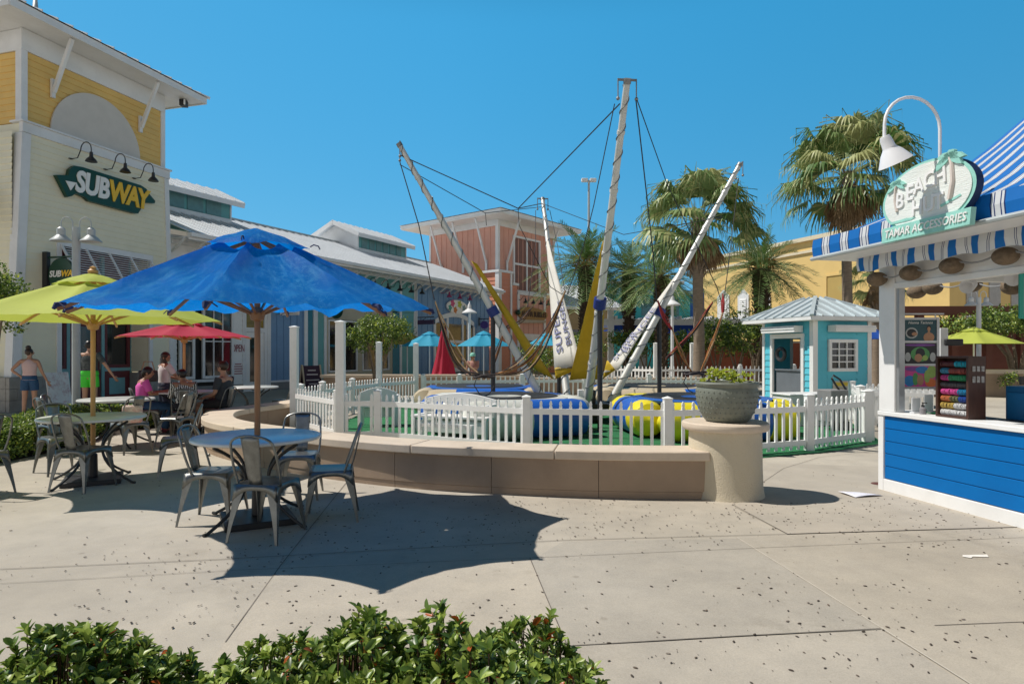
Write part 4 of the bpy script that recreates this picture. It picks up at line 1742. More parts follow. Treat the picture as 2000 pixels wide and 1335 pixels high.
    if hair == 'back':
        loft(mb, [h + bk * .06 + Vector((0, 0, .06)), h + bk * .10 + Vector((0, 0, -.01)), h + bk * .085 - Vector((0, 0, .12))], [(.05, .05), (.05, .045), (.02, .02)], 10, side=sdx)
    mb.build('hair', hair_m, t, angle=80)
    mb = MB()
    lat = fw.cross(Vector((0, 0, 1))).normalized()
    for s in (-1, 1):
        mb.ball(h + fw * .088 + lat * (.03 * s) + Vector((0, 0, .012)), .008, 8, 6)
    mb.tube([h + fw * .09 + lat * -.022 - Vector((0, 0, .05)), h + fw * .094 - Vector((0, 0, .052)), h + fw * .09 + lat * .022 - Vector((0, 0, .05))], .004, 5)
    mb.build('face_features', mat('dark_features', (.05, .02, .015), .5), t)
    mb = MB()
    for s in (-1, 1):
        mb.ball(h + lat * (.078 * s) - fw * .005 - Vector((0, 0, .005)), .022, 8, 6, 0, (.5, .9, 1.3))
    mb.build('ears', skin, t)
    if shoes:
        mb = MB()
        for s in 'lr':
            fd = g.get('toe_' + s, Vector((0, 1, 0)))
            a = g['an_' + s]
            loft(mb, [a - fd * .045 - Vector((0, 0, .045)), a + fd * .05 - Vector((0, 0, .042)), a + fd * .13 - Vector((0, 0, .052)), a + fd * .2 - Vector((0, 0, .056))], [(.036, .038), (.046, .038), (.047, .03), (.03, .018)], 10, side=(fd.y, -fd.x, 0))
        mb.build('shoes', shoes, t, angle=80)
    return t


BLK = mat('black_hair', (.012, .009, .008), .4, .3, 30)
BRN = mat('brown_hair', (.035, .018, .010), .45, .3, 30)
STAND = dict(pelvis=(0, 0, .93), chest=(0, 0, 1.27), neck=(0, 0, 1.43), head=(0, .015, 1.56), sh_l=(-.17, 0, 1.38), sh_r=(.17, 0, 1.38),
             el_l=(-.22, -.02, 1.1), wr_l=(-.22, .06, .86), el_r=(.22, -.02, 1.1), wr_r=(.22, .06, .86),
             hip_l=(-.09, 0, .87), hip_r=(.09, 0, .87), kn_l=(-.10, .02, .48), kn_r=(.10, .02, .48), an_l=(-.10, 0, .08), an_r=(.10, 0, .08))
SIT = dict(pelvis=(0, -.06, .56), chest=(0, -.05, .90), neck=(0, -.03, 1.06), head=(0, .0, 1.19), sh_l=(-.17, -.04, 1.01), sh_r=(.17, -.04, 1.01),
           el_l=(-.21, .05, .76), wr_l=(-.14, .27, .76), el_r=(.21, .05, .76), wr_r=(.14, .27, .76),
           hip_l=(-.09, -.02, .53), hip_r=(.09, -.02, .53), kn_l=(-.11, .38, .52), kn_r=(.11, .38, .52), an_l=(-.11, .34, .09), an_r=(.11, .34, .09))
DENIM = mat('blue_denim', (.02, .07, .16), .8, .2, 20)
J = dict(STAND, el_l=(-.36, -.06, 1.14), wr_l=(-.20, .03, .98), hd_l=(.7, -.1, -.5), wr_r=(.34, .10, .86), el_r=(.25, .02, 1.10), look=(.8, .6, 0), an_l=(-.11, -.04, .08), kn_l=(-.10, .0, .48))
person('woman in pale pink tank top and denim shorts, hand on hip', (-11.55, 15.2, 0), radians(20), J, SKIN, mat('pale_pink_cotton', (.62, .44, .42), .8, .06, 8), DENIM, BRN, hair='bun', scale=.95, tank=True, shoes=mat('tan_sandal', (.2, .12, .07), .7))
J = dict(STAND, el_r=(.34, .02, 1.12), wr_r=(.45, .12, .88), look=(.3, .9, 0))
person('man in a dark patterned shirt and bright green shorts at the tower doorway', (-10.25, 15.4, 0), radians(8), J, SKIN,
       mat('dark_camouflage_shirt', (.05, .06, .06), .8, .5, 12, stain=(.16, .17, .16), stain_amt=.8, stain_scale=9), mat('neon_green_cloth', (.06, .62, .04), .7, .05), BLK, scale=1.06, wide=1.15, shoes=BLACK)
J = dict(STAND, el_r=(.2, .16, 1.14), wr_r=(.12, .4, 1.05), el_l=(-.2, .10, 1.14), wr_l=(-.08, .34, 1.06), look=(.8, .5, -.15), head=(.02, .03, 1.55))
person('woman with long dark hair standing with a handbag behind the girl in pink', (-6.98, 12.75, 0), radians(-40), J, SKIN2, mat('white_cotton', (.62, .57, .56), .8, .05), mat('dark_jeans', (.02, .025, .05), .8), BRN, hair='long', long_leg=True, scale=.90, shoes=BLACK)
t = thing('handbag', 'black and tan handbag on the arm of the standing long haired woman', 'bag', (-7.12, 12.42, .92))
mb = MB()
mb.box((0, 0, .12), (.34, .13, .22), .5)
mb.build('bag_body', mat('black_leather', (.025, .02, .02), .45, .2, 10), t, bevel=.03)
mb = MB()
mb.tube([(-.1, -.05, .22), (-.06, -.03, .40), (.06, .03, .40), (.1, .05, .22)], .012, 6)
mb.build('handle', mat('tan_leather', (.3, .19, .1), .6), t)
J = dict(SIT, head=(.02, .05, 1.16), neck=(.01, .0, 1.04), wr_r=(.16, .32, .80), wr_l=(.0, .3, .80), look=(.5, .8, -.1), kn_r=(.13, .40, .50), an_r=(.14, .30, .09))
person('girl in a bright pink top with tied back hair, seated at the family table', (-6.78, 11.75, 0), radians(-50), J, SKIN2, mat('hot_pink_cotton', (.68, .10, .40), .75, .05), DENIM, BLK, hair='back', scale=.96, long_leg=True, shoes=mat('red_shoe', (.25, .05, .07), .7))
ZEB = bpy.data.materials.new('zebra_knit')
ZEB.use_nodes = True
_n, _l = ZEB.node_tree.nodes, ZEB.node_tree.links
_w = _n.new('ShaderNodeTexWave')
_w.inputs['Scale'].default_value = 9
_w.inputs['Distortion'].default_value = 7
_w.inputs['Detail'].default_value = 2
_t = _n.new('ShaderNodeTexCoord')
_r = _n.new('ShaderNodeValToRGB')
_r.color_ramp.elements[0].position, _r.color_ramp.elements[1].position = .45, .52
_r.color_ramp.elements[0].color = (.015, .015, .015, 1)
_r.color_ramp.elements[1].color = (.6, .6, .58, 1)
_l.new(_t.outputs['Object'], _w.inputs['Vector'])
_l.new(_w.outputs['Fac'], _r.inputs['Fac'])
_l.new(_r.outputs[0], _n['Principled BSDF'].inputs['Base Color'])
_n['Principled BSDF'].inputs['Roughness'].default_value = .85
J = dict(SIT, head=(-.03, .06, 1.16), look=(-.85, .5, -.1), neck=(-.01, .0, 1.04))
person('child in a black and white zebra patterned top, seated with back half turned', (-5.98, 11.55, 0), radians(35), J, SKIN2, ZEB, mat('black_cloth', (.015, .015, .018), .8), BLK, hair='short', long_sleeve=True, long_leg=True, scale=.93, shoes=BLACK)
J = dict(SIT, chest=(0, -.1, .9), neck=(0, -.09, 1.07), head=(0, -.06, 1.21), sh_l=(-.19, -.1, 1.01), sh_r=(.19, -.1, 1.01), el_l=(-.24, -.06, .74), wr_l=(-.16, .18, .66), el_r=(.24, -.06, .74), wr_r=(.16, .18, .66), look=(.1, .9, -.1))
person('man with short hair in a dark shirt, seated in profile at the family table', (-5.55, 12.05, 0), radians(82), J, SKIN, mat('charcoal_cotton', (.028, .034, .042), .8), mat('black_cloth', (.015, .015, .018), .8), BRN, scale=1.0, wide=1.12, shoes=BLACK)
J = dict(SIT, look=(0.3, .9, -.2))
person('child in a mint green cap seated behind the far stone wall', (-1.45, 23.5, .15), radians(160), J, SKIN, mat('dusky_pink_cotton', (.4, .2, .17), .8), DENIM, BRN, scale=1.0, shoes=BLACK)
t = thing('baseball_cap', 'mint green cap on the head of the child behind the far wall', 'cap', (-1.45, 23.5, 1.36), radians(160))
mb = MB()
mb.lathe([(.108, 0), (.11, .05), (.09, .10), (.05, .13), (0, .14)], 16)
mb.prism([(-.08, .08), (.08, .08), (.07, .19), (-.07, .19)], .0, .012)
mb.build('cap_shell', mat('mint_cotton', (.25, .58, .48), .8), t)
# ================================================================== cream and mustard corner tower
def window(parent, x0, x1, z0, z1, y=0.0, fr=.07, mx=1, mz=1, name='window', bar=.015, glass=None, frame_m=None, M=None, dep=.06):
    """framed window standing proud of a facade facing -y"""
    mb = MB()
    for a in ((x0, x0 + fr, z0, z1), (x1 - fr, x1, z0, z1), (x0 + fr, x1 - fr, z1 - fr, z1), (x0 + fr, x1 - fr, z0, z0 + fr)):
        mb.b2(a[0], a[1], y - dep, y - .002, a[2], a[3], 0, M)
    for i in range(1, mx + 1):
        x = x0 + fr + (x1 - x0 - 2 * fr) * i / (mx + 1)
        mb.b2(x - bar, x + bar, y - dep * .7, y - .012, z0 + fr + .001, z1 - fr - .001, 0, M)
    for i in range(1, mz + 1):
        z = z0 + fr + (z1 - z0 - 2 * fr) * i / (mz + 1)
        mb.b2(x0 + fr + .001, x1 - fr - .001, y - dep * .62, y - .014, z - bar, z + bar, 0, M)
    w = mb.build(name, frame_m or WTRIM, parent, smooth=False)
    mb = MB()
    mb.b2(x0 + fr, x1 - fr, y - .010, y - .004, z0 + fr, z1 - fr, 0, M)
    mb.build('pane', glass or DARKG, w, smooth=False)
    return w


def gooseneck(parent, x, z, y=0.0, out=.55, rise=.22, drop=.18, m=None, s=1.0, name='gooseneck_lamp', M=None, skew=0.0):
    m = m or BLACK
    mb = MB()
    T = M or Matrix.Identity(4)
    pts = [(x, y, z), (x, y - out * .35, z + .01), (x, y - out * .5, z + rise * .5)]
    for i in range(9):
        a = pi - pi * i / 8
        pts.append((x, y - out * .75 + cos(a) * -out * -.25 if False else y - out * .5 - (out * .25) * (1 - cos(pi * i / 8)), z + rise * .5 + rise * .5 * sin(pi * i / 8)))
    pts.append((x, y - out, z + rise * .3))
    mb.tube([T @ Vector(p) for p in pts], .014 * s, 6)
    mb.lathe([(.055 * s, 0), (.055 * s, .02)], 10, M=Matrix.Identity(4), c=T @ Vector((x, y - .012, z)))
    o = mb.build(name, m, parent)
    mb = MB()
    e = T @ Vector((x, y - out, z + rise * .3))
    mb.lathe([(.15 * s, -.26 * s), (.11 * s, -.19 * s), (.05 * s, -.13 * s), (.04 * s, 0), (.0, .01)], 14, e)
    mb.lathe([(.0, -.2 * s), (.1 * s, -.2 * s), (.148 * s, -.258 * s)], 14, e)
    mb.build('lamp_shade', m, o)
    return o


C0 = Vector((-12.62, 16.0, 0))
AZ = atan2(1, .293)
tw = thing('corner_tower', 'mustard and cream corner tower with wide eaves and a green sandwich shop sign', 'building', tuple(C0), AZ)
LT = 5.15
TP = 7.4
xl = lambda z: .30 * z / TP
xr = lambda z: LT - .26 * z / TP
OX0, OX1, OZ = 1.29, 4.16, 4.42       # recessed shopfront
REC = .65
mb = MB()
# core behind the siding
mb.add([(0, .03, .87), (OX0, .03, .87), (OX0, .03, OZ), (xl(OZ), .03, OZ)], [(0, 1, 2, 3)])
siding(mb, 0, OX0 - .12, .88, OZ, 0, .165, .02, xl=lambda z: xl(z) + .16)
siding(mb, OX1 + .12, LT, .88, OZ, 0, .165, .02, xr=lambda z: xr(z) - .13)
siding(mb, 0, LT, OZ, TP - .25, 0, .165, .02, xl=lambda z: xl(z) + .16, xr=lambda z: xr(z) - .13)
# left face
ML = Matrix.Rotation(-pi / 2, 4, 'Z')
siding(mb, -5.2, -.16, .88, TP - .25, 0, .165, .02, M=Matrix.Translation((.0, 0, 0)) @ ML @ Matrix.Shear('XZ', 4, (0, 0)) if False else Matrix.Translation((.14, 0, 0)) @ ML)
mb.build('cream_wall', CREAM, tw, smooth=False)
mb = MB()
mb.add([(.02, .03, 0), (OX0, .03, 0), (OX0, .03, OZ), (xl(OZ) + .02, .03, OZ)], [(0, 1, 2, 3)])
mb.add([(OX1, .03, 0), (LT - .02, .03, 0), (xr(OZ) - .02, .03, OZ), (OX1, .03, OZ)], [(0, 1, 2, 3)])
mb.add([(xl(OZ), .03, OZ), (xr(OZ), .03, OZ), (xr(TP), .03, TP), (xl(TP), .03, TP)], [(0, 1, 2, 3)])
mb.add([(LT, .03, 0), (LT, 5.2, 0), (xr(TP), 5.2, TP), (xr(TP), .03, TP)], [(0, 1, 2, 3)])
mb.add([(.18, .03, 0), (.18, 5.2, 0), (.3, 5.2, TP), (.3, .03, TP)], [(3, 2, 1, 0)])
mb.build('back_wall', CREAM, tw, smooth=False)
# trims
mb = MB()


def slab(mb, x0b, x1b, x0t, x1t, z0, z1, y0, y1, m=0):
    mb.add([(x0b, y0, z0), (x1b, y0, z0), (x1b, y1, z0), (x0b, y1, z0), (x0t, y0, z1), (x1t, y0, z1), (x1t, y1, z1), (x0t, y1, z1)],
           [(0, 3, 2, 1), (4, 5, 6, 7), (0, 1, 5, 4), (1, 2, 6, 5), (2, 3, 7, 6), (3, 0, 4, 7)], m)


slab(mb, xl(.87) - .03, xl(.87) + .17, xl(TP) - .03, xl(TP) + .17, .88, TP - .26, -.045, .05)
slab(mb, xl(.87) - .06, xl(.87) - .031, xl(TP) - .06, xl(TP) - .031, .88, TP - .26, -.04, .22)
slab(mb, xr(.87) - .14, xr(.87) + .03, xr(TP) - .14, xr(TP) + .03, .88, TP - .26, -.045, .05)
slab(mb, xl(TP) - .06, xr(TP) + .06, xl(TP) - .06, xr(TP) + .06, TP - .25, TP, -.06, .06)
slab(mb, xl(TP) - .1, xr(TP) + .1, xl(TP) - .1, xr(TP) + .1, TP + .002, TP + .05, -.11, .35)
mb.b2(OX0 - .13, OX0, -.05, .0, .88, OZ)
mb.b2(OX1, OX1 + .13, -.05, .0, .88, OZ)
mb.b2(OX0 - .13, OX1 + .13, -.055, 0, OZ + .002, OZ + .14)
mb.build('white_trim', WTRIM, tw, smooth=False)
# stone base
mb, mbr = MB(), MB()
for z0, z1 in ((0, .29), (.294, .58), (.584, .87)):
    x = -.12
    k = 0
    while x < LT + .1:
        w = .42 if k else (.42 if z0 != .294 else .21)
        x2 = min(x + w, LT + .1)
        a, b = x, x2 - .006
        if b <= OX0: mb.b2(a, b, -.10, .02, z0, z1)
        elif a >= OX1: mbr.b2(a, b, -.10, .02, z0, z1)
        elif a < OX0: mb.b2(a, OX0, -.10, .02, z0, z1)
        elif b > OX1: mbr.b2(OX1, b, -.10, .02, z0, z1)
        x = x2
        k += 1
    pass
mbr.build('stone_base', STONE, tw, bevel=.006)
mb.build('stone_base', STONE, tw, bevel=.006)
mb = MB()
for z0, z1 in ((0, .29), (.294, .58), (.584, .87)):
    for j in range(12):
        mb.b2(-.121, -.02, .03 + j * .42, .44 + j * .42, z0, z1)
mb.build('stone_base', STONE, tw, bevel=.006)
# recessed shopfront
MAROON = mat('maroon_paint', (.13, .025, .03), .5, .1, 4)
TEALP = mat('pale_teal_paint', (.19, .40, .42), .5, .08, 4)
mb = MB()
mb.b2(OX0 - .02, OX0 + .0, 0, REC, 0, OZ)
mb.b2(OX0, OX1, 0.02, REC, OZ - .03, OZ)
mb.b2(OX0, OX1, REC + .09, REC + .12, 0, OZ)
mb.build('recess_wall', MAROON, tw, smooth=False)
mb = MB()
siding(mb, .001, REC, .9, OZ - .04, 0, .165, .02, M=Matrix.Translation((OX1 - .02, REC, 0)) @ Matrix.Rotation(-pi / 2, 4, 'Z'))
mb.build('recess_siding', CREAM, tw, smooth=False)
mb = MB()
mb.b2(OX1 - .07, OX1 - .001, .001, REC, 0, .87)
mb.build('recess_stone', STONE, tw)
mb = MB()
zz = [0, .12, .98, 2.38, 2.62, 3.3, OZ - .04]
xs = [OX0, OX0 + .75, OX0 + 1.85, OX1 - .001]
for x in xs:
    mb.b2(max(OX0, x - .05), min(x + .05, OX1 - .002), REC, REC + .08, 0, OZ - .032)
for x0, x1, z in ((OX0, xs[1], .98), (xs[2], OX1, .98), (OX0, OX1, 2.5), (OX0, OX1, 3.35)):
    mb.b2(x0 + .05, x1 - .05, REC + .004, REC + .08, z - .05, z + .05)
mb.build('shopfront_frame', TEALP, tw, smooth=False)
for x0, x1, z0, z1 in ((xs[0] + .05, xs[1] - .05, 1.03, 2.45), (xs[2] + .05, xs[3] - .06, 1.03, 2.45), (xs[0] + .05, xs[1] - .05, 2.55, 3.3), (xs[1] + .05, xs[2] - .05, 2.55, 3.3), (xs[2] + .05, xs[3] - .06, 2.55, 3.3)):
    window(tw, x0, x1, z0, z1, REC + .07, .1, 0, 0, frame_m=MAROON)
for x0, x1 in ((xs[0] + .05, xs[1] - .05), (xs[2] + .05, xs[3] - .06)):
    mb = MB()
    mb.b2(x0, x1, REC + .03, REC + .08, .02, .93)
    o = mb.build('kick_panel', MAROON, tw)
    mb = MB()
    mb.b2(x0 + .18, x1 - .18, REC + .02, REC + .029, .22, .72)
    mb.build('panel_inset', TEALP, o)
mb = MB()
mb.b2(xs[1] + .06, xs[1] + .20, REC + .02, REC + .08, .03, 2.44)
mb.b2(xs[2] - .20, xs[2] - .06, REC + .02, REC + .08, .03, 2.44)
mb.b2(xs[1] + .2, xs[2] - .2, REC + .02, REC + .08, 2.26, 2.44)
mb.b2(xs[1] + .2, xs[2] - .2, REC + .02, REC + .08, .03, .5)
dr = mb.build('door', MAROON, tw)
mb = MB()
mb.b2(xs[1] + .2, xs[2] - .2, REC + .05, REC + .06, .5, 2.26)
mb.build('pane', DARKG, dr)
mb = MB()
mb.tube([(xs[2] - .13, REC - .03, 1.0), (xs[2] - .13, REC - .03, 1.35)], .015, 8)
mb.build('handle', GALV, dr)
# louvred shutter awning over the recess
mb = MB()
PR = [(0, OZ), (-.85, 3.22)]
SHA = Vector((0, -.85, 3.22 - OZ))
for x in (OX0 - .02, OX0 + .70, OX0 + 1.42, OX0 + 2.14, OX1 + .0):
    mb.bar((x, -.06, OZ), (x, -.85, 3.22), .05, .045, up=(0, 1, 0))
for f in (0, 1):
    q = Vector((0, -.06, OZ)).lerp(Vector((0, -.85, 3.22)), f)
    mb.bar((OX0 - .04, q.y, q.z), (OX1 + .02, q.y, q.z), .05, .06)
sh = mb.build('louvred_shutter', WTRIM, tw)
mb = MB()
for i in range(1, 17):
    q = Vector((0, -.06, OZ)).lerp(Vector((0, -.85, 3.22)), i / 17)
    mb.bar((OX0, q.y, q.z), (OX1 - .02, q.y, q.z), .05, .010, up=(0, -.5, 1))
mb.build('louvre_slats', WTRIM, sh)
# small projecting sign by the door
GREEN = mat('dark_green_enamel', (.006, .05, .025), .35, .1, 4)
SWH = mat('sign_white', (.8, .8, .78), .4, .03)
SYE = mat('sign_yellow', (.82, .50, .02), .4, .05)
mb = MB()
mb.lathe([(.42, -.04), (.42, .04)], 40, M=Matrix.Rotation(pi / 2, 4, 'Y') @ Matrix.Identity(4))
MB_ = Matrix.Translation((OX0 - .45, -.62, 3.55)) @ Matrix.Rotation(radians(0), 4, 'Z')
mb.xf(MB_)
mb.bar((OX0 - .45, 0, 4.0), (OX0 - .45, -1.0, 4.0), .04, .04)
mb.bar((OX0 - .45, -.62, 3.95), (OX0 - .45, -.62, 4.0), .03, .03)
sg = mb.build('hanging_sign', GREEN, tw)
Mx = Matrix.Translation((OX0 - .50, -.62, 3.55)) @ Matrix(((0, 0, -1, 0), (-1, 0, 0, 0), (0, 1, 0, 0), (0, 0, 0, 1)))
a = text_mb('SUB', .23, .006, .2, .006, 'RIGHT')
a.xf(Mx @ Matrix.Translation((.02, 0, 0))).build('lettering', SWH, sg, smooth=False)
a = text_mb('WAY', .23, .006, .2, .006, 'LEFT')
a.xf(Mx @ Matrix.Translation((.02, 0, 0))).build('lettering', SYE, sg, smooth=False)
mb = MB()
mb.b2(OX0 - .52, OX0 - .42, -.18, -.02, 3.0, 4.15)
mb.build('sign_bracket', BLACK, tw)

# mustard upper storey
UY = .12
mb = MB()
siding(mb, xl(TP) + .14, xr(TP) - .14, TP + .05, 9.3, UY, .17, .02)
siding(mb, -5.2, -.3, TP + .05, 9.3, 0, .17, .02, M=Matrix.Translation((xl(TP) + .08, 0, 0)) @ ML)
mb.b2(xl(TP) + .12, xr(TP) - .10, UY + .02, 5.2, TP, 9.9)
mb.build('mustard_wall', YELW, tw, smooth=False)
mb = MB()
mb.b2(xl(TP) + .0, xl(TP) + .16, UY - .05, UY + .02, TP + .052, 9.3)
mb.b2(xl(TP) + .03, xl(TP) + .075, UY + .021, UY + .2, TP + .052, 9.3)
mb.b2(xr(TP) - .16, xr(TP) - .0, UY - .05, UY + .02, TP + .052, 9.3)
mb.b2(xl(TP), xr(TP), UY - .055, UY + .02, 9.302, 9.85)
mb.b2(xl(TP) + .03, xl(TP) + .07, UY + .021, 5.2, 9.302, 9.85)
mb.build('frieze_trim', WTRIM, tw, smooth=False)
ARCH = mat('grey_stucco_panel', (.58, .55, .51), .9, .05, 3, bump=.2, bscale=60)
mb = MB()
mb.prism([(2.48 + 1.42 * cos(a), TP + .06 + 1.45 * sin(a)) for a in [pi * i / 36 for i in range(37)]], -UY + .03, -UY + .075, 0, FACE)
mb.build('arched_panel', ARCH, tw)
mb = MB()
mb.prism([(1.42 * cos(a), TP + .06 + 1.45 * sin(a)) for a in [pi * i / 36 for i in range(37)]], .0, .06, 0, Matrix.Translation((xl(TP) + .05, 2.6, 0)) @ Matrix.Rotation(-pi / 2, 4, 'Z') @ FACE)
mb.build('arched_panel', ARCH, tw)
# roof with deep soffit
OV = .88
x0, x1, y0, y1 = xl(TP) - OV, xr(TP) + OV, UY - OV, 5.2 + OV
mb = MB()
mb.b2(x0 + .03, x1 - .03, y0 + .03, y1 - .03, 9.86, 9.90)
mb.build('soffit', WTRIM, tw, smooth=False)
mb = MB()
for a, b in (((x0, y0), (x1, y0)), ((x1, y0), (x1, y1)), ((x0, y1), (x0, y0))):
    mb.bar((*a, 9.93), (*b, 9.93), .05, .2)
mb.build('fascia', WTRIM, tw)
mb = MB()
cx, cy = (x0 + x1) / 2, (y0 + y1) / 2
h = 11.45
e = .08
c4 = [(x0 - e, y0 - e, 10.04), (x1 + e, y0 - e, 10.04), (x1 + e, y1 + e, 10.04), (x0 - e, y1 + e, 10.04)]
for i in range(4):
    a, b = Vector(c4[i]), Vector(c4[(i + 1) % 4])
    mb.poly([a, b, (cx, cy, h)])
    for k in range(1, 16):
        f = k / 16
        q = a.lerp(b, f)
        g_ = min(f, 1 - f) * 2
        mb.bar(q + Vector((0, 0, .02)), (q + (Vector((cx, cy, h)) - a.lerp(b, .5)) * g_) + Vector((0, 0, .02)), .03, .05)
    mb.bar(a, (cx, cy, h), .07, .08)
mb.build('roof', ROOFM, tw, smooth=False)
mb = MB()
mb.lathe([(.22, h - .1), (.12, h + .1), (.1, h + .2), (.0, h + 1.35)], 12, (cx, cy, 0))
mb.build('roof_finial', GREYM, tw)
for x in (1.12, 3.92):
    mb = MB()
    mb.b2(x - .05, x + .05, UY - .1, UY - .03, 8.35, 8.85)
    mb.bar((x, UY - .10, 8.5), (x, UY - .74, 9.84), .08, .1, up=(0, 1, 0))
    mb.build('roof_brace', WTRIM, tw)
mb = MB()
mb.box((x1 - .45, y0 + .5, 9.74), (.26, .2, .2), .4)
fl = mb.build('floodlight', BLACK, tw, bevel=.01)
mb = MB()
mb.box((x1 - .45 - .045, y0 + .5 - .108, 9.735), (.22, .03, .17), .4)
mb.build('lamp_glass', SWH, fl)
# porch roof at the far left
mb = MB()
standing_seam(mb, (-1.1, 3.9, 5.15), (-1.1, .9, 5.15), (.1, .9, 5.75), (.1, 3.9, 5.75), .35)
mb.b2(-1.1, .1, .9, 3.9, 5.02, 5.12)
mb.build('porch_roof', ROOFM, tw, smooth=False)

# sandwich shop sign
t = thing('shop_sign', 'dark green sandwich shop sign with slanted white and yellow letters on the cream tower', 'sign', tuple(WM[tw] @ Vector((2.62, -.02, 6.22))), AZ)
W2 = 1.42
mb = MB()
out_ = [(-1.5, .10), (-1.2, .13), (-1.16, .30), (-1.05, .42), (-.8, .44), (-.6, .40), (1.05, .40), (1.12, .46), (1.22, .40), (1.5, -.22), (1.42, -.28), (1.1, -.28), (.92, -.46), (.85, -.50),
        (-.25, -.48), (-.6, -.42), (-.72, -.36), (-1.0, -.38), (-1.1, -.46), (-1.2, -.46)]
out_ = [(-1.52, .02), (-1.2, .10), (-1.16, .28), (-1.04, .41), (-.8, .44), (1.0, .42), (1.2, .36), (1.34, .20), (1.52, .06), (1.50, -.02), (1.16, -.08), (1.02, -.30), (.92, -.47), (.80, -.49),
        (-.2, -.47), (-.62, -.46), (-.74, -.38), (-1.0, -.34), (-1.1, -.44), (-1.22, -.50)]
mb.prism([(x * 1.06 + .04, z) for x, z in out_], .02, .14, 0, FACE)
mb.build('sign_board', GREEN, t, smooth=False)
a = text_mb('SUB', .88, .012, .16, .034, 'RIGHT', .95)
sc = Matrix.Diagonal((.70, .92, 1, 1))
a.xf(FACE @ Matrix.Translation((-.02, -.02, .155)) @ sc)
# arrow ends of first and last letter
a.prism([(-1.32, -.07), (-1.02, -.05), (-1.18, -.30)], .142, .165, 0, FACE)
a.build('white_letters', SWH, t, smooth=False)
a = text_mb('WAY', .88, .012, .16, .034, 'LEFT', .84)
a.xf(FACE @ Matrix.Translation((-.02, -.02, .155)) @ Matrix.Diagonal((.72, .92, 1, 1)))
a.build('yellow_letters', SYE, t, smooth=False)
for x, lb in ((1.55, 'left'), (2.62, 'middle'), (3.6, 'right')):
    gl = thing('gooseneck_lamp', {'left': 'leftmost black gooseneck lamp above the sandwich shop sign', 'middle': 'middle black gooseneck lamp above the sandwich shop sign', 'right': 'rightmost black gooseneck lamp above the sandwich shop sign'}[lb],
               'lamp', tuple(WM[tw] @ Vector((x, -.02, 6.82))), AZ, 'gooseneck lamps over the sandwich shop sign')
    gooseneck(gl, 0, 0, 0, .75, .42, name='lamp_arm')

# poster board on the ground by the woman
t = thing('poster_board', 'white advertising poster board leaning on the stone base of the cream tower', 'poster', (-11.35, 16.0, 0), AZ)
mb = MB()
mb.add([(-.3, -.02, 0), (.3, -.02, 0), (.3, .16, 1.0), (-.3, .16, 1.0), (-.3, .0, 0), (.3, .0, 0), (.3, .18, 1.0), (-.3, .18, 1.0)], [(0, 1, 2, 3), (7, 6, 5, 4), (0, 4, 5, 1), (1, 5, 6, 2), (2, 6, 7, 3), (3, 7, 4, 0)])
mb.build('board', mat('poster_print', (.8, .76, .74), .5, .1, 3, stain=(.4, .06, .07), stain_amt=.9, stain_scale=5), t, smooth=False)

# ================================================================== long shop row
R0 = Vector((-7.89, 21.5, 0))
RZ = atan2(.891, .454)
RS = 1.2        # the row stands farther back than it was first surveyed: scaled as a whole
row = thing('shop_row', 'long low row of blue, teal and cream shops under one pale metal roof', 'building', (R0.x * RS, R0.y * RS, EYE * (1 - RS)), RZ, sc=RS)
BLUEW = mat('slate_blue_boards', (.16, .29, .47), .6, .06, 2, stain=(.11, .2, .33), stain_amt=.35)
TEALD = mat('deep_teal_boards', (.03, .19, .26), .6, .08, 2)
TEALM = mat('sea_green_boards', (.13, .36, .37), .6, .06, 2)
BEIGE = mat('beige_front', (.46, .41, .31), .7, .06, 2)
GREYP = mat('grey_plinth', (.22, .22, .22), .85, .12, 3, bump=.2)
EAVE, RX0, RX1 = 4.85, -3.95, 14.6
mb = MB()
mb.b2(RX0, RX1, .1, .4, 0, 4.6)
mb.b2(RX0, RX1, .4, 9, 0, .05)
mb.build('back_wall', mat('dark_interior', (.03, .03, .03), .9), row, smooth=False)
mb = MB()
siding(mb, RX0, -.52, 3.02, 4.6, 0, .16)
siding(mb, -1.84, -1.5, .5, 3.02, 0, .16)
siding(mb, RX0, -3.75, .5, 3.02, 0, .16)
mb.build('white_siding', WHITE, row, smooth=False)
mb = MB()
battens(mb, -.38, 1.12, .52, 4.6, 0, .3)
mb.build('blue_boards', BLUEW, row, smooth=False)
mb = MB()
battens(mb, 7.9, RX1, .52, 4.6, 0, .42)
mb.build('blue_boards', BLUEW, row, smooth=False)
mb = MB()
mb.b2(1.29, 1.56, 0, .1, 0.2, 4.6)
mb.build('teal_panel', TEALD, row, smooth=False)
mb = MB()
mb.b2(6.2, 6.66, 0, .1, .2, 3.2)
mb.build('teal_panel', TEALD, row, smooth=False)
mb = MB()
mb.b2(1.78, 2.2, -.01, .1, .2, 4.6)
mb.b2(2.2, 7.84, -.02, .1, 3.25, 4.6)
mb.b2(6.8, 7.7, 0, .1, .2, 3.24)
mb.build('sea_green_wall', TEALM, row, smooth=False)
mb = MB()
mb.b2(2.22, 6.18, 0, .1, 2.75, 3.24)
mb.b2(2.22, 6.18, 0, .1, 0, .75)
mb.b2(2.22, 2.34, 0, .1, .751, 2.749)
mb.b2(6.0, 6.18, 0, .1, .751, 2.749)
mb.b2(4.0, 4.25, 0, .1, .751, 2.749)
mb.build('beige_shopfront', BEIGE, row, smooth=False)
mb = MB()
mb.b2(RX0, -1.5, -.06, .1, 0, .5)
mb.b2(-.38, 1.12, -.06, .1, 0, .5)
mb.b2(7.9, RX1, -.06, .1, 0, .5)
mb.build('plinth', GREYP, row, smooth=False)
mb = MB()
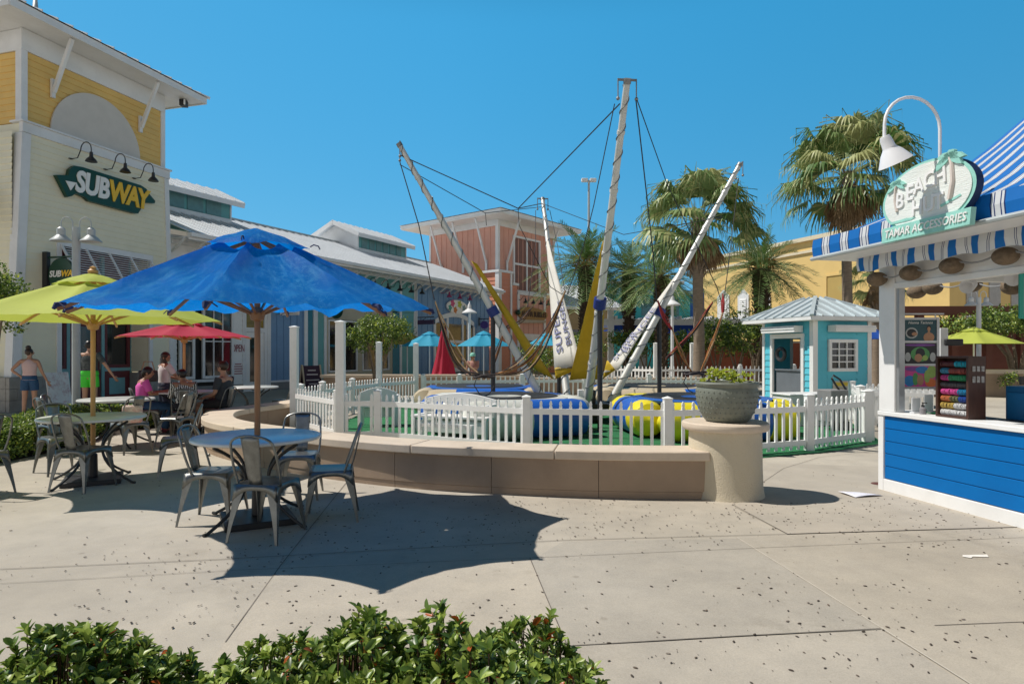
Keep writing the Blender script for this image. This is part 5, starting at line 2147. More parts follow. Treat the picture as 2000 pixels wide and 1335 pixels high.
for x0, x1, z0 in ((-.52, -.38, 0), (1.12, 1.28, 0), (1.57, 1.77, 0), (7.7, 7.89, 0), (2.1, 2.22, .2), (6.66, 6.8, .2)):
    mb.b2(x0, x1, -.04, .1, z0, 4.6)
mb.b2(-.38, 1.12, -.03, .0, .501, .56)
mb.b2(RX0, RX1, -.07, .1, 4.601, 4.85)
mb.b2(RX0, -1.84, -.06, 0, .62, .7)
mb.build('white_trim', WTRIM, row, smooth=False)
window(row, -2.95, -1.85, .72, 2.95, 0, .08, 2, 1)
window(row, -3.7, -3.2, .72, 2.95, 0, .08, 0, 1)
window(row, 2.36, 3.98, .76, 2.73, .06, .06, 1, 0)
window(row, 4.27, 5.98, .76, 2.73, .06, .06, 1, 0)
# door of the white shop with a fanlight
mb = MB()
mb.b2(-1.5, -1.36, -.03, .1, 0, 3.02)
mb.b2(-.64, -.521, -.03, .1, 0, 3.02)
mb.b2(-1.36, -.64, -.03, .1, 2.16, 2.3)
mb.b2(-1.36, -.64, -.03, .1, 2.9, 3.02)
mb.build('door_frame', WTRIM, row, smooth=False)
mb = MB()
mb.b2(-1.36, -1.2, 0, .06, .02, 2.15)
mb.b2(-.8, -.64, 0, .06, .02, 2.15)
mb.b2(-1.2, -.8, 0, .06, .02, .55)
mb.b2(-1.2, -.8, 0, .06, 1.98, 2.15)
d_ = mb.build('door', WHITE, row, smooth=False)
mb = MB()
mb.b2(-1.2, -.8, .02, .04, .551, 1.979)
mb.build('pane', DARKG, d_)
mb = MB()
mb.b2(-1.36, -.64, .02, .04, 2.301, 2.899)
mb.build('fanlight', mat('amber_glass', (.25, .17, .03), .15, .4, 4), row)
# opening hours lettering
LETR = mat('dark_red_lettering', (.25, .03, .06), .5, .1)
t1 = text_mb('OPEN', .26, .004, 0, 0)
t1.xf(FACE @ Matrix.Translation((-1.67, 1.62, .03)) @ Matrix.Diagonal((.72, 1.25, 1, 1)))
for k in range(5):
    w = (.24, .3, .34, .28, .32)[k]
    t1.prism([(-1.67 - w / 2, 1.12 - k * .075), (-1.67 + w / 2, 1.12 - k * .075), (-1.67 + w / 2, 1.15 - k * .075), (-1.67 - w / 2, 1.15 - k * .075)], .022, .026, 0, FACE)
t1.build('opening_hours_lettering', LETR, row, smooth=False)
# awning over the big window
mb = MB()
standing_seam(mb, (-3.3, -.75, 3.05), (-1.4, -.75, 3.05), (-1.4, -.02, 3.42), (-3.3, -.02, 3.42), .3)
mb.b2(-3.3, -1.4, -.74, -.70, 2.96, 3.04)
mb.build('window_awning', mat('dark_slate_awning', (.10, .12, .14), .6, .1), row, smooth=False)
# arched window group of the far blue shop
xa0, xa1 = 9.3, 12.9
mb = MB()
n = 16
arcp = lambda x: 2.95 + .42 * (1 - ((x - (xa0 + xa1) / 2) / ((xa1 - xa0) / 2)) ** 2)
for k in range(n):
    a, b = xa0 + (xa1 - xa0) * k / n, xa0 + (xa1 - xa0) * (k + 1) / n
    mb.add([(a, -.08, arcp(a) - .12), (b, -.08, arcp(b) - .12), (b, -.08, arcp(b) + .1), (a, -.08, arcp(a) + .1), (a, -.0, arcp(a) - .12), (b, -.0, arcp(b) - .12), (b, -.0, arcp(b) + .1), (a, -.0, arcp(a) + .1)],
           [(0, 1, 2, 3), (3, 2, 6, 7), (0, 4, 5, 1)])
for x in (xa0, xa0 + .62, xa0 + 1.1, xa1 - 1.1, xa1 - .62, xa1):
    mb.b2(x - .08, x + .08, -.075, 0, .55, arcp(x) - .122)
mb.b2(xa0 + .08, xa1 - .08, -.07, 0, 1.95, 2.1)
mb.b2(xa0 + .08, xa1 - .08, -.07, 0, .55, .75)
w = mb.build('arched_window_group', WTRIM, row, smooth=False)
mb = MB()
mb.b2(xa0, xa1, -.034, -.028, .56, 2.9)
mb.build('pane', DARKG, w)
# roof slopes
RID, RYE, RYR = 6.63, -.8, 4.0
mb = MB()
standing_seam(mb, (RX0, RYE, EAVE), (RX1 + .2, RYE, EAVE), (RX1 + .2, RYR, RID), (RX0, RYR, RID), .38, .035)
mb.quad((RX1 + .2, RYR * 2 - RYE, EAVE), (RX0, RYR * 2 - RYE, EAVE), (RX0, RYR, RID), (RX1 + .2, RYR, RID))
mb.build('roof', ROOFM, row, smooth=False)
mb = MB()
mb.bar((RX0, RYR, RID + .03), (RX1 + .2, RYR, RID + .03), .16, .07)
mb.build('ridge_cap', GREYM, row)
mb = MB()
mb.b2(RX0, RX1 + .2, RYE + .03, .1, EAVE - .14, EAVE - .11)
mb.b2(RX0, RX1 + .2, RYE - .0, RYE + .03, EAVE - .2, EAVE - .012)
mb.b2(RX0, RX1 + .2, RYE - .12, RYE - .001, EAVE - .13, EAVE - .02)
mb.build('eaves', WTRIM, row, smooth=False)
mb = MB()
x = RX0
while x < RX1:
    mb.bar((x, -.08, 4.35), (x, RYE + .15, EAVE - .16), .05, .06)
    x += .62
mb.build('eave_brackets', WTRIM, row)
mb = MB()
mb.tube([(7.8, -.1, .3), (7.8, -.1, 4.3), (7.8, RYE - .05, 4.7)], .035, 8)
mb.build('downpipe', WTRIM, row)


def monitor(x0, x1):
    """raised clerestory astride the ridge"""
    zb, ze, zr, hw = 5.9, 7.02, 7.62, 1.55
    mb = MB()
    yb = RYR - hw + .35
    mb.b2(x0 + .35, x1 - .35, yb, yb + .1, 5.6, ze)
    w = mb.build('clerestory_wall', TEALM, row, smooth=False)
    mb = MB()
    n = 6
    for k in range(n):
        a = x0 + .6 + (x1 - x0 - 1.2) * k / n
        b = x0 + .6 + (x1 - x0 - 1.2) * (k + 1) / n - .12
        mb.b2(a, b, yb - .03, yb - .001, 6.35, 6.92)
    mb.build('louvre_panels', mat('grey_green_louvre', (.12, .25, .26), .5, .15, 5), w, smooth=False)
    mb = MB()
    for xx, s in ((x0 + .35, -1), (x1 - .35, 1)):
        pr = [(RYR - hw + .35, 5.5), (RYR + hw - .35, 5.5), (RYR + hw - .35, ze), (RYR, zr - .08), (RYR - hw + .35, ze)]
        mb.add([(xx, y, z) for y, z in pr], [tuple(range(5))])
        mb.b2(min(xx, xx + s * .05), max(xx, xx + s * .05), RYR - hw + .3, RYR - hw + .46, 5.6, ze)
    mb.b2(x0 + .35, x1 - .35, yb - .06, yb - .031, 6.93, ze)
    mb.b2(x0 + .35, x1 - .35, yb - .06, yb - .031, 6.1, 6.32)
    mb.build('gable_end', WTRIM, row, smooth=False)
    mb = MB()
    standing_seam(mb, (x0, RYR - hw, ze - .08), (x1, RYR - hw, ze - .08), (x1, RYR, zr), (x0, RYR, zr), .38, .035)
    standing_seam(mb, (x1, RYR + hw, ze - .08), (x0, RYR + hw, ze - .08), (x0, RYR, zr), (x1, RYR, zr), .38, .035)
    mb.build('monitor_roof', ROOFM, row, smooth=False)
    mb = MB()
    for xx in (x0, x1):
        mb.bar((xx, RYR - hw, ze - .17), (xx, RYR, zr - .09), .05, .17)
        mb.bar((xx, RYR + hw, ze - .17), (xx, RYR, zr - .09), .05, .17)
    mb.b2(x0, x1, RYR - hw - .02, RYR - hw + .02, ze - .26, ze - .085)
    mb.build('bargeboard', WTRIM, row)


monitor(-4.9, .65)
monitor(6.9, 11.2)
# signs and lamps of the row
for k in range(6):
    x = 3.6 + k * .8
    gl = thing('sign_lamp', 'black gooseneck lamp on the sea green sign wall, number in line as seen by its neighbours', 'lamp', tuple(WM[row] @ Vector((x, -.03, 4.25))), RZ, 'gooseneck lamps over the sea green shopfront', sc=RS)
    gl['label'] = 'small black gooseneck lamp in the row above the sea green shopfront'
    gooseneck(gl, 0, 0, 0, .5, .22, s=.9, name='lamp_arm')
MAG = mat('magenta_paint', (.30, .03, .12), .5, .1)
for k in range(3):
    gl = thing('sign_lamp', 'small magenta gooseneck lamp above the oval fruit sign on the blue wall', 'lamp', tuple(WM[row] @ Vector((9.9 + k * .95, -.03, 4.32))), RZ, 'magenta lamps over the oval sign', sc=RS)
    gooseneck(gl, 0, 0, 0, .45, .12, m=MAG, s=.9, name='lamp_arm')
t = thing('oval_sign', 'white oval sign painted with bright fruit shapes on the blue boarded wall', 'sign', tuple(WM[row] @ Vector((11.2, -.06, 3.75))), RZ, sc=RS)
mb = MB()
mb.prism([(.95 * cos(a), .34 * sin(a)) for a in [2 * pi * i / 32 for i in range(32)]], 0, .06, 0, FACE)
mb.build('sign_board', SWH, t)
FRU = [mat('sign_' + n, c, .5, .05) for n, c in (('pink', (.6, .05, .2)), ('lime', (.45, .5, .05)), ('orange', (.65, .18, .02)), ('teal', (.03, .3, .25)), ('rim', (.2, .3, .3)))]
mb = MB()
for k, (x, z, r_) in enumerate(((-.45, .15, .17), (.2, .14, .17), (-.2, -.16, .15), (-.68, -.08, .14), (.62, -.03, .15))):
    mb.prism([(x + r_ * (1 + .22 * cos(5 * a)) * cos(a), z + r_ * (1 + .22 * cos(5 * a)) * sin(a)) for a in [2 * pi * i / 30 for i in range(30)]], .062, .07, k, FACE)
mb.build('fruit_shapes', FRU, t, smooth=False)


def hanging_sign(name, label, x, z, w, h, m, txt=None, tm=None, proj=.75, par=None, rzz=RZ, shape='rect'):
    par = par or row
    t = thing(name, label, 'sign', tuple(WM[par] @ Vector((x, -.02, z))), rzz, sc=RS)
    mb = MB()
    mb.tube([(0, 0, h / 2 + .12), (0, -proj - .05, h / 2 + .12)], .02, 6)
    mb.tube([(0, 0, h / 2 - .2), (0, -proj * .6, h / 2 + .12)], .012, 6)
    for y in (-proj * .25, -proj * .85):
        mb.tube([(0, y, h / 2), (0, y, h / 2 + .12)], .008, 5)
    mb.b2(-.03, .03, -.03, 0, h / 2 - .25, h / 2 + .2)
    mb.build('bracket', BLACK, t)
    mb = MB()
    if shape == 'oval':
        mb.prism([(w / 2 * cos(a), h / 2 * sin(a)) for a in [2 * pi * i / 28 for i in range(28)]], -.025, .025, 0, Matrix.Translation((0, -proj * .55, 0)) @ Matrix.Rotation(-pi / 2, 4, 'Z') @ FACE)
    else:
        mb.box((0, -proj * .55, 0), (.05, w, h))
    mb.build('sign_board', m, t, bevel=.006)
    if txt:
        for i, line in enumerate(txt):
            a = text_mb(line[0], line[1], .004, .0, .004)
            a.xf(Matrix.Translation((-.03, -proj * .55, line[2])) @ Matrix(((0, 0, -1, 0), (-1, 0, 0, 0), (0, 1, 0, 0), (0, 0, 0, 1)))).build('lettering', tm, t, smooth=False)
    return t


hanging_sign('hanging_sign', 'white hanging sign with black lines of lettering on the blue wall beside the parasol pole', -.05, 2.9, .85, .32, SWH, (('=========', .13, .05), ('- - - - - -', .10, -.09)), BLACK, .95)
hanging_sign('hanging_sign', 'round green and black hanging sign at the left end of the beige shopfront', 2.3, 3.05, .62, .62, GREEN, (('Emily\'s', .18, 0),), SWH, .75, shape='oval')
hanging_sign('hanging_sign', 'dark hanging sign between the sea green and the blue shop', 7.9, 2.85, .85, .2, mat('dark_purple', (.06, .03, .08), .5), None, None, .9)
hanging_sign('hanging_sign', 'small purple hanging sign near the far end of the blue shop', 13.5, 2.95, .5, .4, mat('violet_paint', (.09, .06, .28), .5), None, None, .6, shape='oval')
t = thing('shop_sign', 'dark arched shop sign with cream lettering on the sea green wall', 'sign', tuple(WM[row] @ Vector((6.0, -.07, 3.62))), RZ, sc=RS)
mb = MB()
mb.prism([(-1.9, -.2), (1.9, -.2), (1.9, .1)] + [(1.9 - 3.8 * k / 12, .1 + .22 * sin(pi * k / 12)) for k in range(1, 12)] + [(-1.9, .1)], 0, .05, 0, FACE)
mb.build('sign_board', mat('dark_brown_board', (.05, .03, .025), .6), t, smooth=False)
a = MB()
for k in range(9):
    a.prism([(-1.6 + k * .37, -.1), (-1.36 + k * .37, -.1), (-1.36 + k * .37, .12), (-1.6 + k * .37, .12)], .052, .06, 0, FACE)
a.build('letter_blocks', mat('faded_cream', (.5, .42, .3), .6), t, smooth=False)
# A-board
t = thing('sandwich_board', 'dark purple sandwich board with white chalk lines in a pale frame by the blue wall', 'sign board', (-7.35, 23.2, 0), RZ - .35)
for s, nm in ((-1, 'front_panel'), (1, 'rear_panel')):
    mb = MB()
    mb.add([(-.32, s * .28, 0), (.32, s * .28, 0), (.32, s * .03, 1.02), (-.32, s * .03, 1.02), (-.32, s * .25, 0), (.32, s * .25, 0), (.32, s * .0, 1.02), (-.32, s * .0, 1.02)],
           [(0, 1, 2, 3), (7, 6, 5, 4), (0, 4, 5, 1), (1, 5, 6, 2), (2, 6, 7, 3), (3, 7, 4, 0)])
    mb.build(nm, mat('purple_chalkboard', (.035, .012, .03), .7), t, smooth=False)
mb = MB()
for s in (-1, 1):
    mb.bar((s * .34, -.29, 0), (s * .34, -.02, 1.05), .05, .04)
    mb.bar((s * .34, .29, 0), (s * .34, .02, 1.05), .05, .04)
mb.build('frame', mat('pale_timber', (.5, .42, .3), .6), t)
mb = MB()
for k, (z, w) in enumerate(((.85, .3), (.7, .42), (.5, .5), (.36, .34))):
    y = -.283 + .25 * z / 1.02
    mb.box((0, y - .004, z), (w, .006, .045))
mb.build('chalk_lines', mat('chalk', (.5, .46, .46), .9), t)

# ================================================================== coral tower
K0 = Vector((-.81, 36, 0))
KZ = atan2(.78, .625)
pk = thing('coral_tower', 'coral pink square tower with white trim and wide flat eaves behind the bungee ride', 'building', (K0.x * RS, K0.y * RS, EYE * (1 - RS)), KZ, sc=RS)
CORAL = mat('coral_boards', (.66, .35, .27), .65, .06, 1.5, stain=(.5, .23, .17), stain_amt=.3)
CORAL2 = mat('orange_coral_siding', (.62, .25, .155), .65, .06, 1.5)
KS, KE = 5.5, 9.05
MLk = Matrix.Rotation(-pi / 2, 4, 'Z')
mb = MB()
battens(mb, .12, KS - .12, 5.2, KE - .35, 0, .42)
battens(mb, -KS + .12, -.12, 4.2, KE - .35, 0, .42, M=MLk)
mb.b2(.05, KS, .05, KS, 4.5, KE)
mb.build('upper_boards', CORAL, pk, smooth=False)
mb = MB()
mb.b2(-.05, .14, -.05, .0, 4.5, KE)
mb.b2(-.05, 0, .001, .14, 4.5, KE)
mb.b2(KS - .12, KS + .04, -.05, .0, 4.5, KE)
mb.b2(-.05, 0, KS - .14, KS, 4.5, KE)
mb.b2(.14, KS - .12, -.055, 0, KE - .35, KE)
mb.b2(-.055, 0, .14, KS - .14, KE - .35, KE)
mb.build('corner_trim', WTRIM, pk, smooth=False)
w = window(pk, 1.35, 4.0, 5.05, 8.35, 0, .12, 1, 1, name='grid_panel', bar=.06, glass=mat('brown_louvre', (.20, .095, .075), .7, .08, 3), dep=.09)
mb = MB()
# battered lower storey in lap siding, stepped parapets
B = .35
sd = lambda a, b, zt, y, M=None: siding(mb, a, b, .4, zt, y, .22, .025, M=M)
siding(mb, -B, .78, .4, 6.0, -B, .22, .025)
siding(mb, .78, 1.35, .4, 5.35, -B, .22, .025)
siding(mb, 4.05, KS + .3, .4, 5.0, -B, .22, .025)
siding(mb, -.9, B, .4, 6.0, -B, .22, .025, M=MLk)
siding(mb, -KS, -.9, .4, 5.2, -B + .05, .22, .025, M=MLk)
mb.b2(-B + .01, KS + .3, -B + .03, KS, 0, 5.0)
mb.b2(-B + .01, .9, -B + .03, .9, 5.0, 6.0)
mb.build('lower_siding', CORAL2, pk, smooth=False)
mb = MB()
battens(mb, 1.5, 3.9, 2.6, 4.85, -B, .45)
mb.build('sign_panel', CORAL, pk, smooth=False)
mb = MB()
for x0, x1, zt in ((-B - .06, -B + .2, 6.0), (.66, .8, 6.0), (1.3, 1.5, 5.0), (3.9, 4.1, 5.0), (KS + .2, KS + .34, 5.0)):
    mb.b2(x0, x1, -B - .07, -B, .4, zt)
mb.b2(-B - .06, -B, -B + .001, -B + .2, .4, 6.0)
mb.b2(-B - .06, -B, .78, .92, .4, 6.0)
for x0, x1, z in ((-B - .1, .86, 6.0), (.86, 1.4, 5.36), (1.3, 4.1, 4.86), (4.1, KS + .4, 5.0)):
    mb.b2(x0, x1, -B - .1, -B + .3, z + .002, z + .14)
mb.b2(-B - .1, -B + .1, -B + .3, 1.0, 6.002, 6.14)
mb.b2(1.5, 3.9, -B - .06, -B, 2.2, 2.6)
mb.b2(1.3, 1.42, -.05, 0, 5.14, 5.3)
mb.build('lower_trim', WTRIM, pk, smooth=False)
mb = MB()
mb.b2(1.5, 3.9, -B - .02, -B, 0, 2.2)
mb.build('doorway', mat('grey_entrance', (.24, .23, .20), .7, .1), pk, smooth=False)
mb = MB()
o_ = 1.25
mb.b2(-o_, KS + o_, -o_, KS + o_, KE + .002, KE + .05)
mb.b2(-o_ - .03, KS + o_ + .03, -o_ - .03, KS + o_ + .03, KE + .052, KE + .24)
mb.build('eaves', WHITE, pk, smooth=False)
mb = MB()
c4 = [(-o_ - .1, -o_ - .1), (KS + o_ + .1, -o_ - .1), (KS + o_ + .1, KS + o_ + .1), (-o_ - .1, KS + o_ + .1)]
for i in range(4):
    mb.poly([(*c4[i], KE + .26), (*c4[(i + 1) % 4], KE + .26), (KS / 2, KS / 2, KE + .95)])
mb.build('roof', ROOFM, pk, smooth=False)
for f in (.8, 2.6, 4.4):
    mb = MB()
    mb.bar((-.06, f, 6.6), (-1.0, f, KE - .02), .09, .1)
    mb.b2(-.1, -.056, f - .08, f + .08, 6.2, 6.8)
    mb.build('eave_brace', WTRIM, pk)
for f in (.75, 4.6):
    mb = MB()
    mb.bar((f, -.06, 6.6), (f, -1.0, KE - .02), .09, .1)
    mb.b2(f - .08, f + .08, -.1, -.056, 6.2, 6.8)
    mb.build('eave_brace', WTRIM, pk)
for k in range(4):
    gooseneck(pk, 1.45 + k * .75, 4.55, -B - .03, .5, .2, s=1.0, name='wall_lamp')
t = thing('shop_sign', 'brown oval wooden sign with dark lettering on the coral tower', 'sign', tuple(WM[pk] @ Vector((2.65, -B - .12, 3.75))), KZ, sc=RS)
mb = MB()
mb.prism([(1.45 * cos(a), .42 * sin(a) + .03 * cos(3 * a)) for a in [2 * pi * i / 32 for i in range(32)]], 0, .08, 0, FACE)
mb.build('sign_board', mat('carved_brown_wood', (.30, .17, .05), .6, .2, 5), t)
mb = MB()
mb.prism([(-1.3, -.55), (1.3, -.45), (1.25, -.3), (-1.35, -.35)], .02, .09, 0, FACE)
mb.build('lower_board', mat('pale_driftwood', (.42, .36, .27), .7), t)
a = text_mb('ALOHA BUBBLES', .34, .01, 0, .01)
a.xf(FACE @ Matrix.Translation((.05, 0, .1)) @ Matrix.Diagonal((.95, 1.3, 1, 1))).build('lettering', mat('dark_brown_letters', (.05, .02, .01), .6), t, smooth=False)
mb = MB()
mb.ball((-1.45, .06, .05), .16, 10, 8)
mb.xf(FACE @ Matrix.Identity(4))
mb.build('palm_emblem', GREEN, t)
# ================================================================== beach stall on the right
H0 = Vector((4.06, 6.97, 0))
HZ = atan2(-1, .2)       # local x runs along the counter towards the camera
hut = thing('beach_stall', 'beach accessories stall with blue panelled counter and blue and white striped canopy', 'stall', tuple(H0), HZ)
# local: x towards camera along the front, y = left normal = into the stall (+x world), front faces -y
BPAN = mat('bright_blue_panel', (.0, .135, .42), .5, .05, 2, stain=(.003, .09, .3), stain_amt=.3, rvar=.08, spec=.2)
NV = mat('navy_groove', (.004, .02, .08), .6)
LH = 4.6
mb = MB()
ys = .0
n = 5
z0, z1 = .13, .81
for k in range(5):
    a = z0 + (z1 - z0) * k / 5
    b = z0 + (z1 - z0) * (k + 1) / 5
    mb.b2(.055, LH, -.012, .03, a + .005, b - .001)
mb.build('blue_boards', BPAN, hut, bevel=.004)
mb = MB()
mb.b2(.05, LH, .0, .04, z0, z1 + .005)
mb.build('board_backing', NV, hut, smooth=False)
mb = MB()
mb.b2(-.02, .053, -.03, .06, 0, .80)
mb.b2(.054, LH, -.03, .03, 0, .128)
mb.build('base_trim', WHITE, hut, bevel=.004)
mb = MB()
mb.b2(-.02, LH, -.04, .42, .815, .862)
mb.build('counter_top', WHITE, hut, bevel=.006)
mb = MB()
mb.b2(-.02, .20, -.02, .055, .864, 2.55)
mb.build('corner_post', WHITE, hut, bevel=.006)
mb = MB()
mb.b2(.202, .24, .0, .07, .864, 2.18)
mb.build('shutter_track', mat('aluminium_track', (.42, .43, .44), .35, .1, 5, metal=.7), hut)
mb = MB()
mb.b2(.202, LH, -.005, .06, 2.18, 2.56)
mb.b2(.202, LH, -.022, -.006, 2.18, 2.24)
mb.build('header_beam', WHITE, hut, bevel=.005)
# far side and rear framing
mb = MB()
for yy in (2.3,):
    mb.b2(-.02, .16, yy, yy + .16, 0, 2.55)
    mb.b2(2.2, 2.36, yy, yy + .16, 0, 2.55)
mb.b2(-.02, LH, 2.3, 2.42, 2.3, 2.55)
mb.b2(-.015, .1, .061, 2.299, 2.3, 2.55)
mb.build('rear_frame', WHITE, hut, smooth=False)
mb = MB()
mb.b2(0, .06, .061, 1.1, .0, .82)
mb.b2(0, .06, 1.101, 2.299, .0, .5)
mb.build('end_wall', BPAN, hut, smooth=False)
# canopy
OH, OE = .70, .20
fz0, fz1 = 2.55, 2.74
STR_B = mat('canopy_blue', (.0, .17, .56), .6, .06, 3, transl=.25)
STR_W = mat('canopy_white', (.74, .76, .78), .6, .04, 3, transl=.25)
STR_D = mat('canopy_navy', (.004, .03, .16), .6, .06, 3, transl=.2)
pat = [(0, .15), (2, .012), (1, .02), (2, .010), (1, .045), (2, .010), (1, .02), (2, .012)]   # one repeat of the woven stripe
MC = [STR_B, STR_W, STR_D]


def striped(mb, L, fn, x_start=0.0, seg=4):
    """strip built stripe by stripe: fn(x) -> list of points down the cloth"""
    x = x_start
    k = 0
    while x < x_start + L - 1e-6:
        m, w = pat[k % len(pat)]
        x2 = min(x + w, x_start + L)
        A, Bp = fn(x), fn(x2)
        for i in range(len(A) - 1):
            mb.quad(A[i], Bp[i], Bp[i + 1], A[i + 1], m)
        x = x2
        k += 1


mb = MB()
striped(mb, LH + .6 + OE, lambda x: [(x, -OH, fz1), (x, -OH - .012, (fz0 + fz1) / 2), (x, -OH, fz0)], -OE)
striped(mb, 3.6, lambda x: [(-OE, -OH + x, fz1), (-OE - .012, -OH + x, (fz0 + fz1) / 2), (-OE, -OH + x, fz0)], 0)
mb.build('canopy_fascia', MC, hut, smooth=False, solid=.006)
mb = MB()
# concave hip slope rising from the front fascia
WH = 3.6
AP = Vector((1.9, 1.1, 4.7))


def hipz(f): return fz1 + (AP.z - fz1) * (f ** 1.75)


def slope_front(x):
    # horizontal run from the front edge towards the apex, squeezed between the two hips
    pts = []
    for i in range(10):
        f = i / 9
        xx = AP.x + (x - AP.x) * (1 - f)
        pts.append((xx, -OH + (AP.y + OH) * f, hipz(f)))
    return pts


striped(mb, 2 * (AP.x + OE), slope_front, -OE)


def slope_end(y):
    pts = []
    for i in range(10):
        f = i / 9
        pts.append((-OE + (AP.x + OE) * f, AP.y + (y - AP.y) * (1 - f), hipz(f)))
    return pts


striped(mb, WH, slope_end, -OH)
mb.build('canopy_roof', MC, hut, smooth=False, solid=.005)
mb = MB()
mb.b2(-OE + .01, LH, -OH + .012, 2.8, fz0 - .03, fz0 - .004)
mb.build('soffit', WHITE, hut, smooth=False)
mb = MB()
mb.tube([(-OE, -OH - .02, fz0 - .02), (LH, -OH - .02, fz0 - .02)], .022, 8)
mb.build('edge_rail', GREYM, hut)
# lower valance
mb = MB()


def val(x):
    s = .5 + .5 * cos(2 * pi * x / .42)
    w = .02 * sin(2 * pi * x / .42 + 1)
    return [(x, -.30, 2.535), (x, -.31 + w * .5, 2.45), (x, -.30 + w, 2.355 + .028 * s)]


pat_s, pat = pat, [(1, .03), (0, .075), (1, .085), (2, .006), (1, .012), (2, .006), (1, .012)]
mb2 = MB()
x = -.02
k = 0
while x < LH:
    m, w = pat[k % len(pat)]
    st = 2 if w > .05 else 1
    for q in range(st):
        a, b = x + w * q / st, x + w * (q + 1) / st
        A, Bq = val(a), val(b)
        for i in range(2):
            mb2.quad(A[i], Bq[i], Bq[i + 1], A[i + 1], m)
    x += w
    k += 1
mb2.build('scalloped_valance', MC, hut, smooth=False, solid=.004)
pat = pat_s
mb = MB()
mb.tube([(-.02, -.30, 2.53), (LH, -.30, 2.53)], .012, 6)
mb.build('valance_rail', GREYM, hut)

# coconut lantern string
COCO = mat('woven_coconut', (.17, .12, .075), .85, .35, 26, bump=.6, bscale=60, stain=(.06, .045, .03), stain_amt=.6, stain_scale=12)
WIRE = mat('grey_cord', (.25, .25, .25), .7)


def lantern_string(label, pts, r, sag=.07):
    t = thing('lantern_string', label, 'string lights', tuple(WM[hut] @ Vector(pts[0])), HZ)
    inv = WM[t].inverted() @ WM[hut]
    mb = MB()
    for a, b in zip(pts, pts[1:]):
        a, b = inv @ Vector(a), inv @ Vector(b)
        mb.tube([a.lerp(b, i / 10) - Vector((0, 0, sag * sin(pi * i / 10))) for i in range(11)], .009, 6)
    mb.build('cord', WIRE, t)
    for p in pts:
        mb = MB()
        mb.ball(inv @ Vector((p[0], p[1], p[2] - .06)), r, 16, 12, 0, (1.1, 1.1, .85))
        mb.tube([inv @ Vector((p[0], p[1], p[2] - .06 + r * .8)), inv @ Vector(p)], .012, 6)
        mb.build('woven_ball', COCO, t)


def on_hut(px, y):
    """distance along the counter at which photograph column px meets the plane y behind the counter front"""
    k = (px - 1000) / F
    ux, uy = .196, -.981         # local x in world
    nx, ny = .981, .196          # local y in world
    bx, by = H0.x + nx * y, H0.y + ny * y
    return (k * by - bx) / (ux - k * uy)


def zat(px, py, y):
    x = on_hut(px, y)
    w = WM[hut] @ Vector((x, y, 0))
    return x, EYE + (HOR - py) / F * w.y


L1 = []
for px, py in ((1713, 545), (1778, 533), (1858, 519), (1964, 500), (2085, 478)):
    x, z = zat(px, py, -.12)
    L1.append((x, -.12, z + .06))
lantern_string('string of brown woven ball lanterns hanging under the striped valance', L1, .092)
L2 = []
for px, py in ((1790, 570), (1822, 562), (1897, 556), (1978, 560)):
    x, z = zat(px, py, 1.9)
    L2.append((x, 1.9, z + .06))
lantern_string('string of brown woven ball lanterns along the rear opening of the beach stall', L2, .11)

# oval beach hut sign
SGX0, SGX1 = on_hut(1735, -OH - .06), on_hut(1920, -OH - .06)
scx = (SGX0 + SGX1) / 2
MINT = mat('mint_painted_wood', (.30, .62, .54), .6, .12, 8, bump=.3, bscale=30, stain=(.16, .42, .36), stain_amt=.5, stain_scale=6)
PALE = mat('whitewashed_carved_wood', (.73, .76, .73), .7, .06, 6, bump=.5, bscale=14, stretch=(1, 1, 9), stain=(.55, .66, .62), stain_amt=.4, stain_scale=4)
t = thing('beach_sign', 'oval carved mint and white beach sign with raised letters on the striped canopy edge', 'sign', tuple(WM[hut] @ Vector((scx, -OH - .05, 2.84))), HZ)
hw = (SGX1 - SGX0) / 2
# seen from outside the sign faces -y, its left hand side is +x -> mirrored drawing uses -x
MF = FACE
ov = lambda a, s=1.0: (hw * s * cos(a), .295 * s * sin(a))
mb = MB()
mb.prism([ov(2 * pi * i / 48) for i in range(48)], .0, .07, 0, MF, side=1)
mb.build('sign_board', [MINT, NV], t)
mb = MB()
mb.prism([ov(2 * pi * i / 48, .93) for i in range(48)], .072, .078, 0, MF)
mb.build('carved_field', PALE, t)
# banner, letters, palm carvings of the sign
mb = MB()
mb.prism([(-hw * .96, -.335), (hw * .93, -.335), (hw * .96, -.20), (-hw * .94, -.205)], .05, .10, 0, MF)
bn = mb.build('name_banner', MINT, t)
a = text_mb('TAMAR ACCESSORIES', .098, .004, .2, .001, 'CENTER', 1.02)
a.xf(MF @ Matrix.Translation((0, -.268, .105)) @ Matrix.Diagonal((.86, 1, 1, 1))).build('lettering', SWH, bn, smooth=False)
for i, (ch, x, y, r_) in enumerate((('B', -.27, .01, -.10), ('E', -.155, .055, -.05), ('A', -.055, .09, -.02), ('C', .055, .115, .03), ('H', .165, .12, .06), ('H', -.075, -.095, -.06), ('U', .045, -.085, 0), ('T', .15, -.09, .04))):
    a = text_mb(ch, .19, .006, 0, .003)
    a.xf(MF @ Matrix.Translation((x * hw / .49, y, .085)) @ Matrix.Rotation(r_, 4, 'Z') @ Matrix.Diagonal((.88, 1.0, 1, 1)))
    a.build('raised_letter', mat('letter_white', (.8, .8, .8), .5, .03), t, smooth=False)


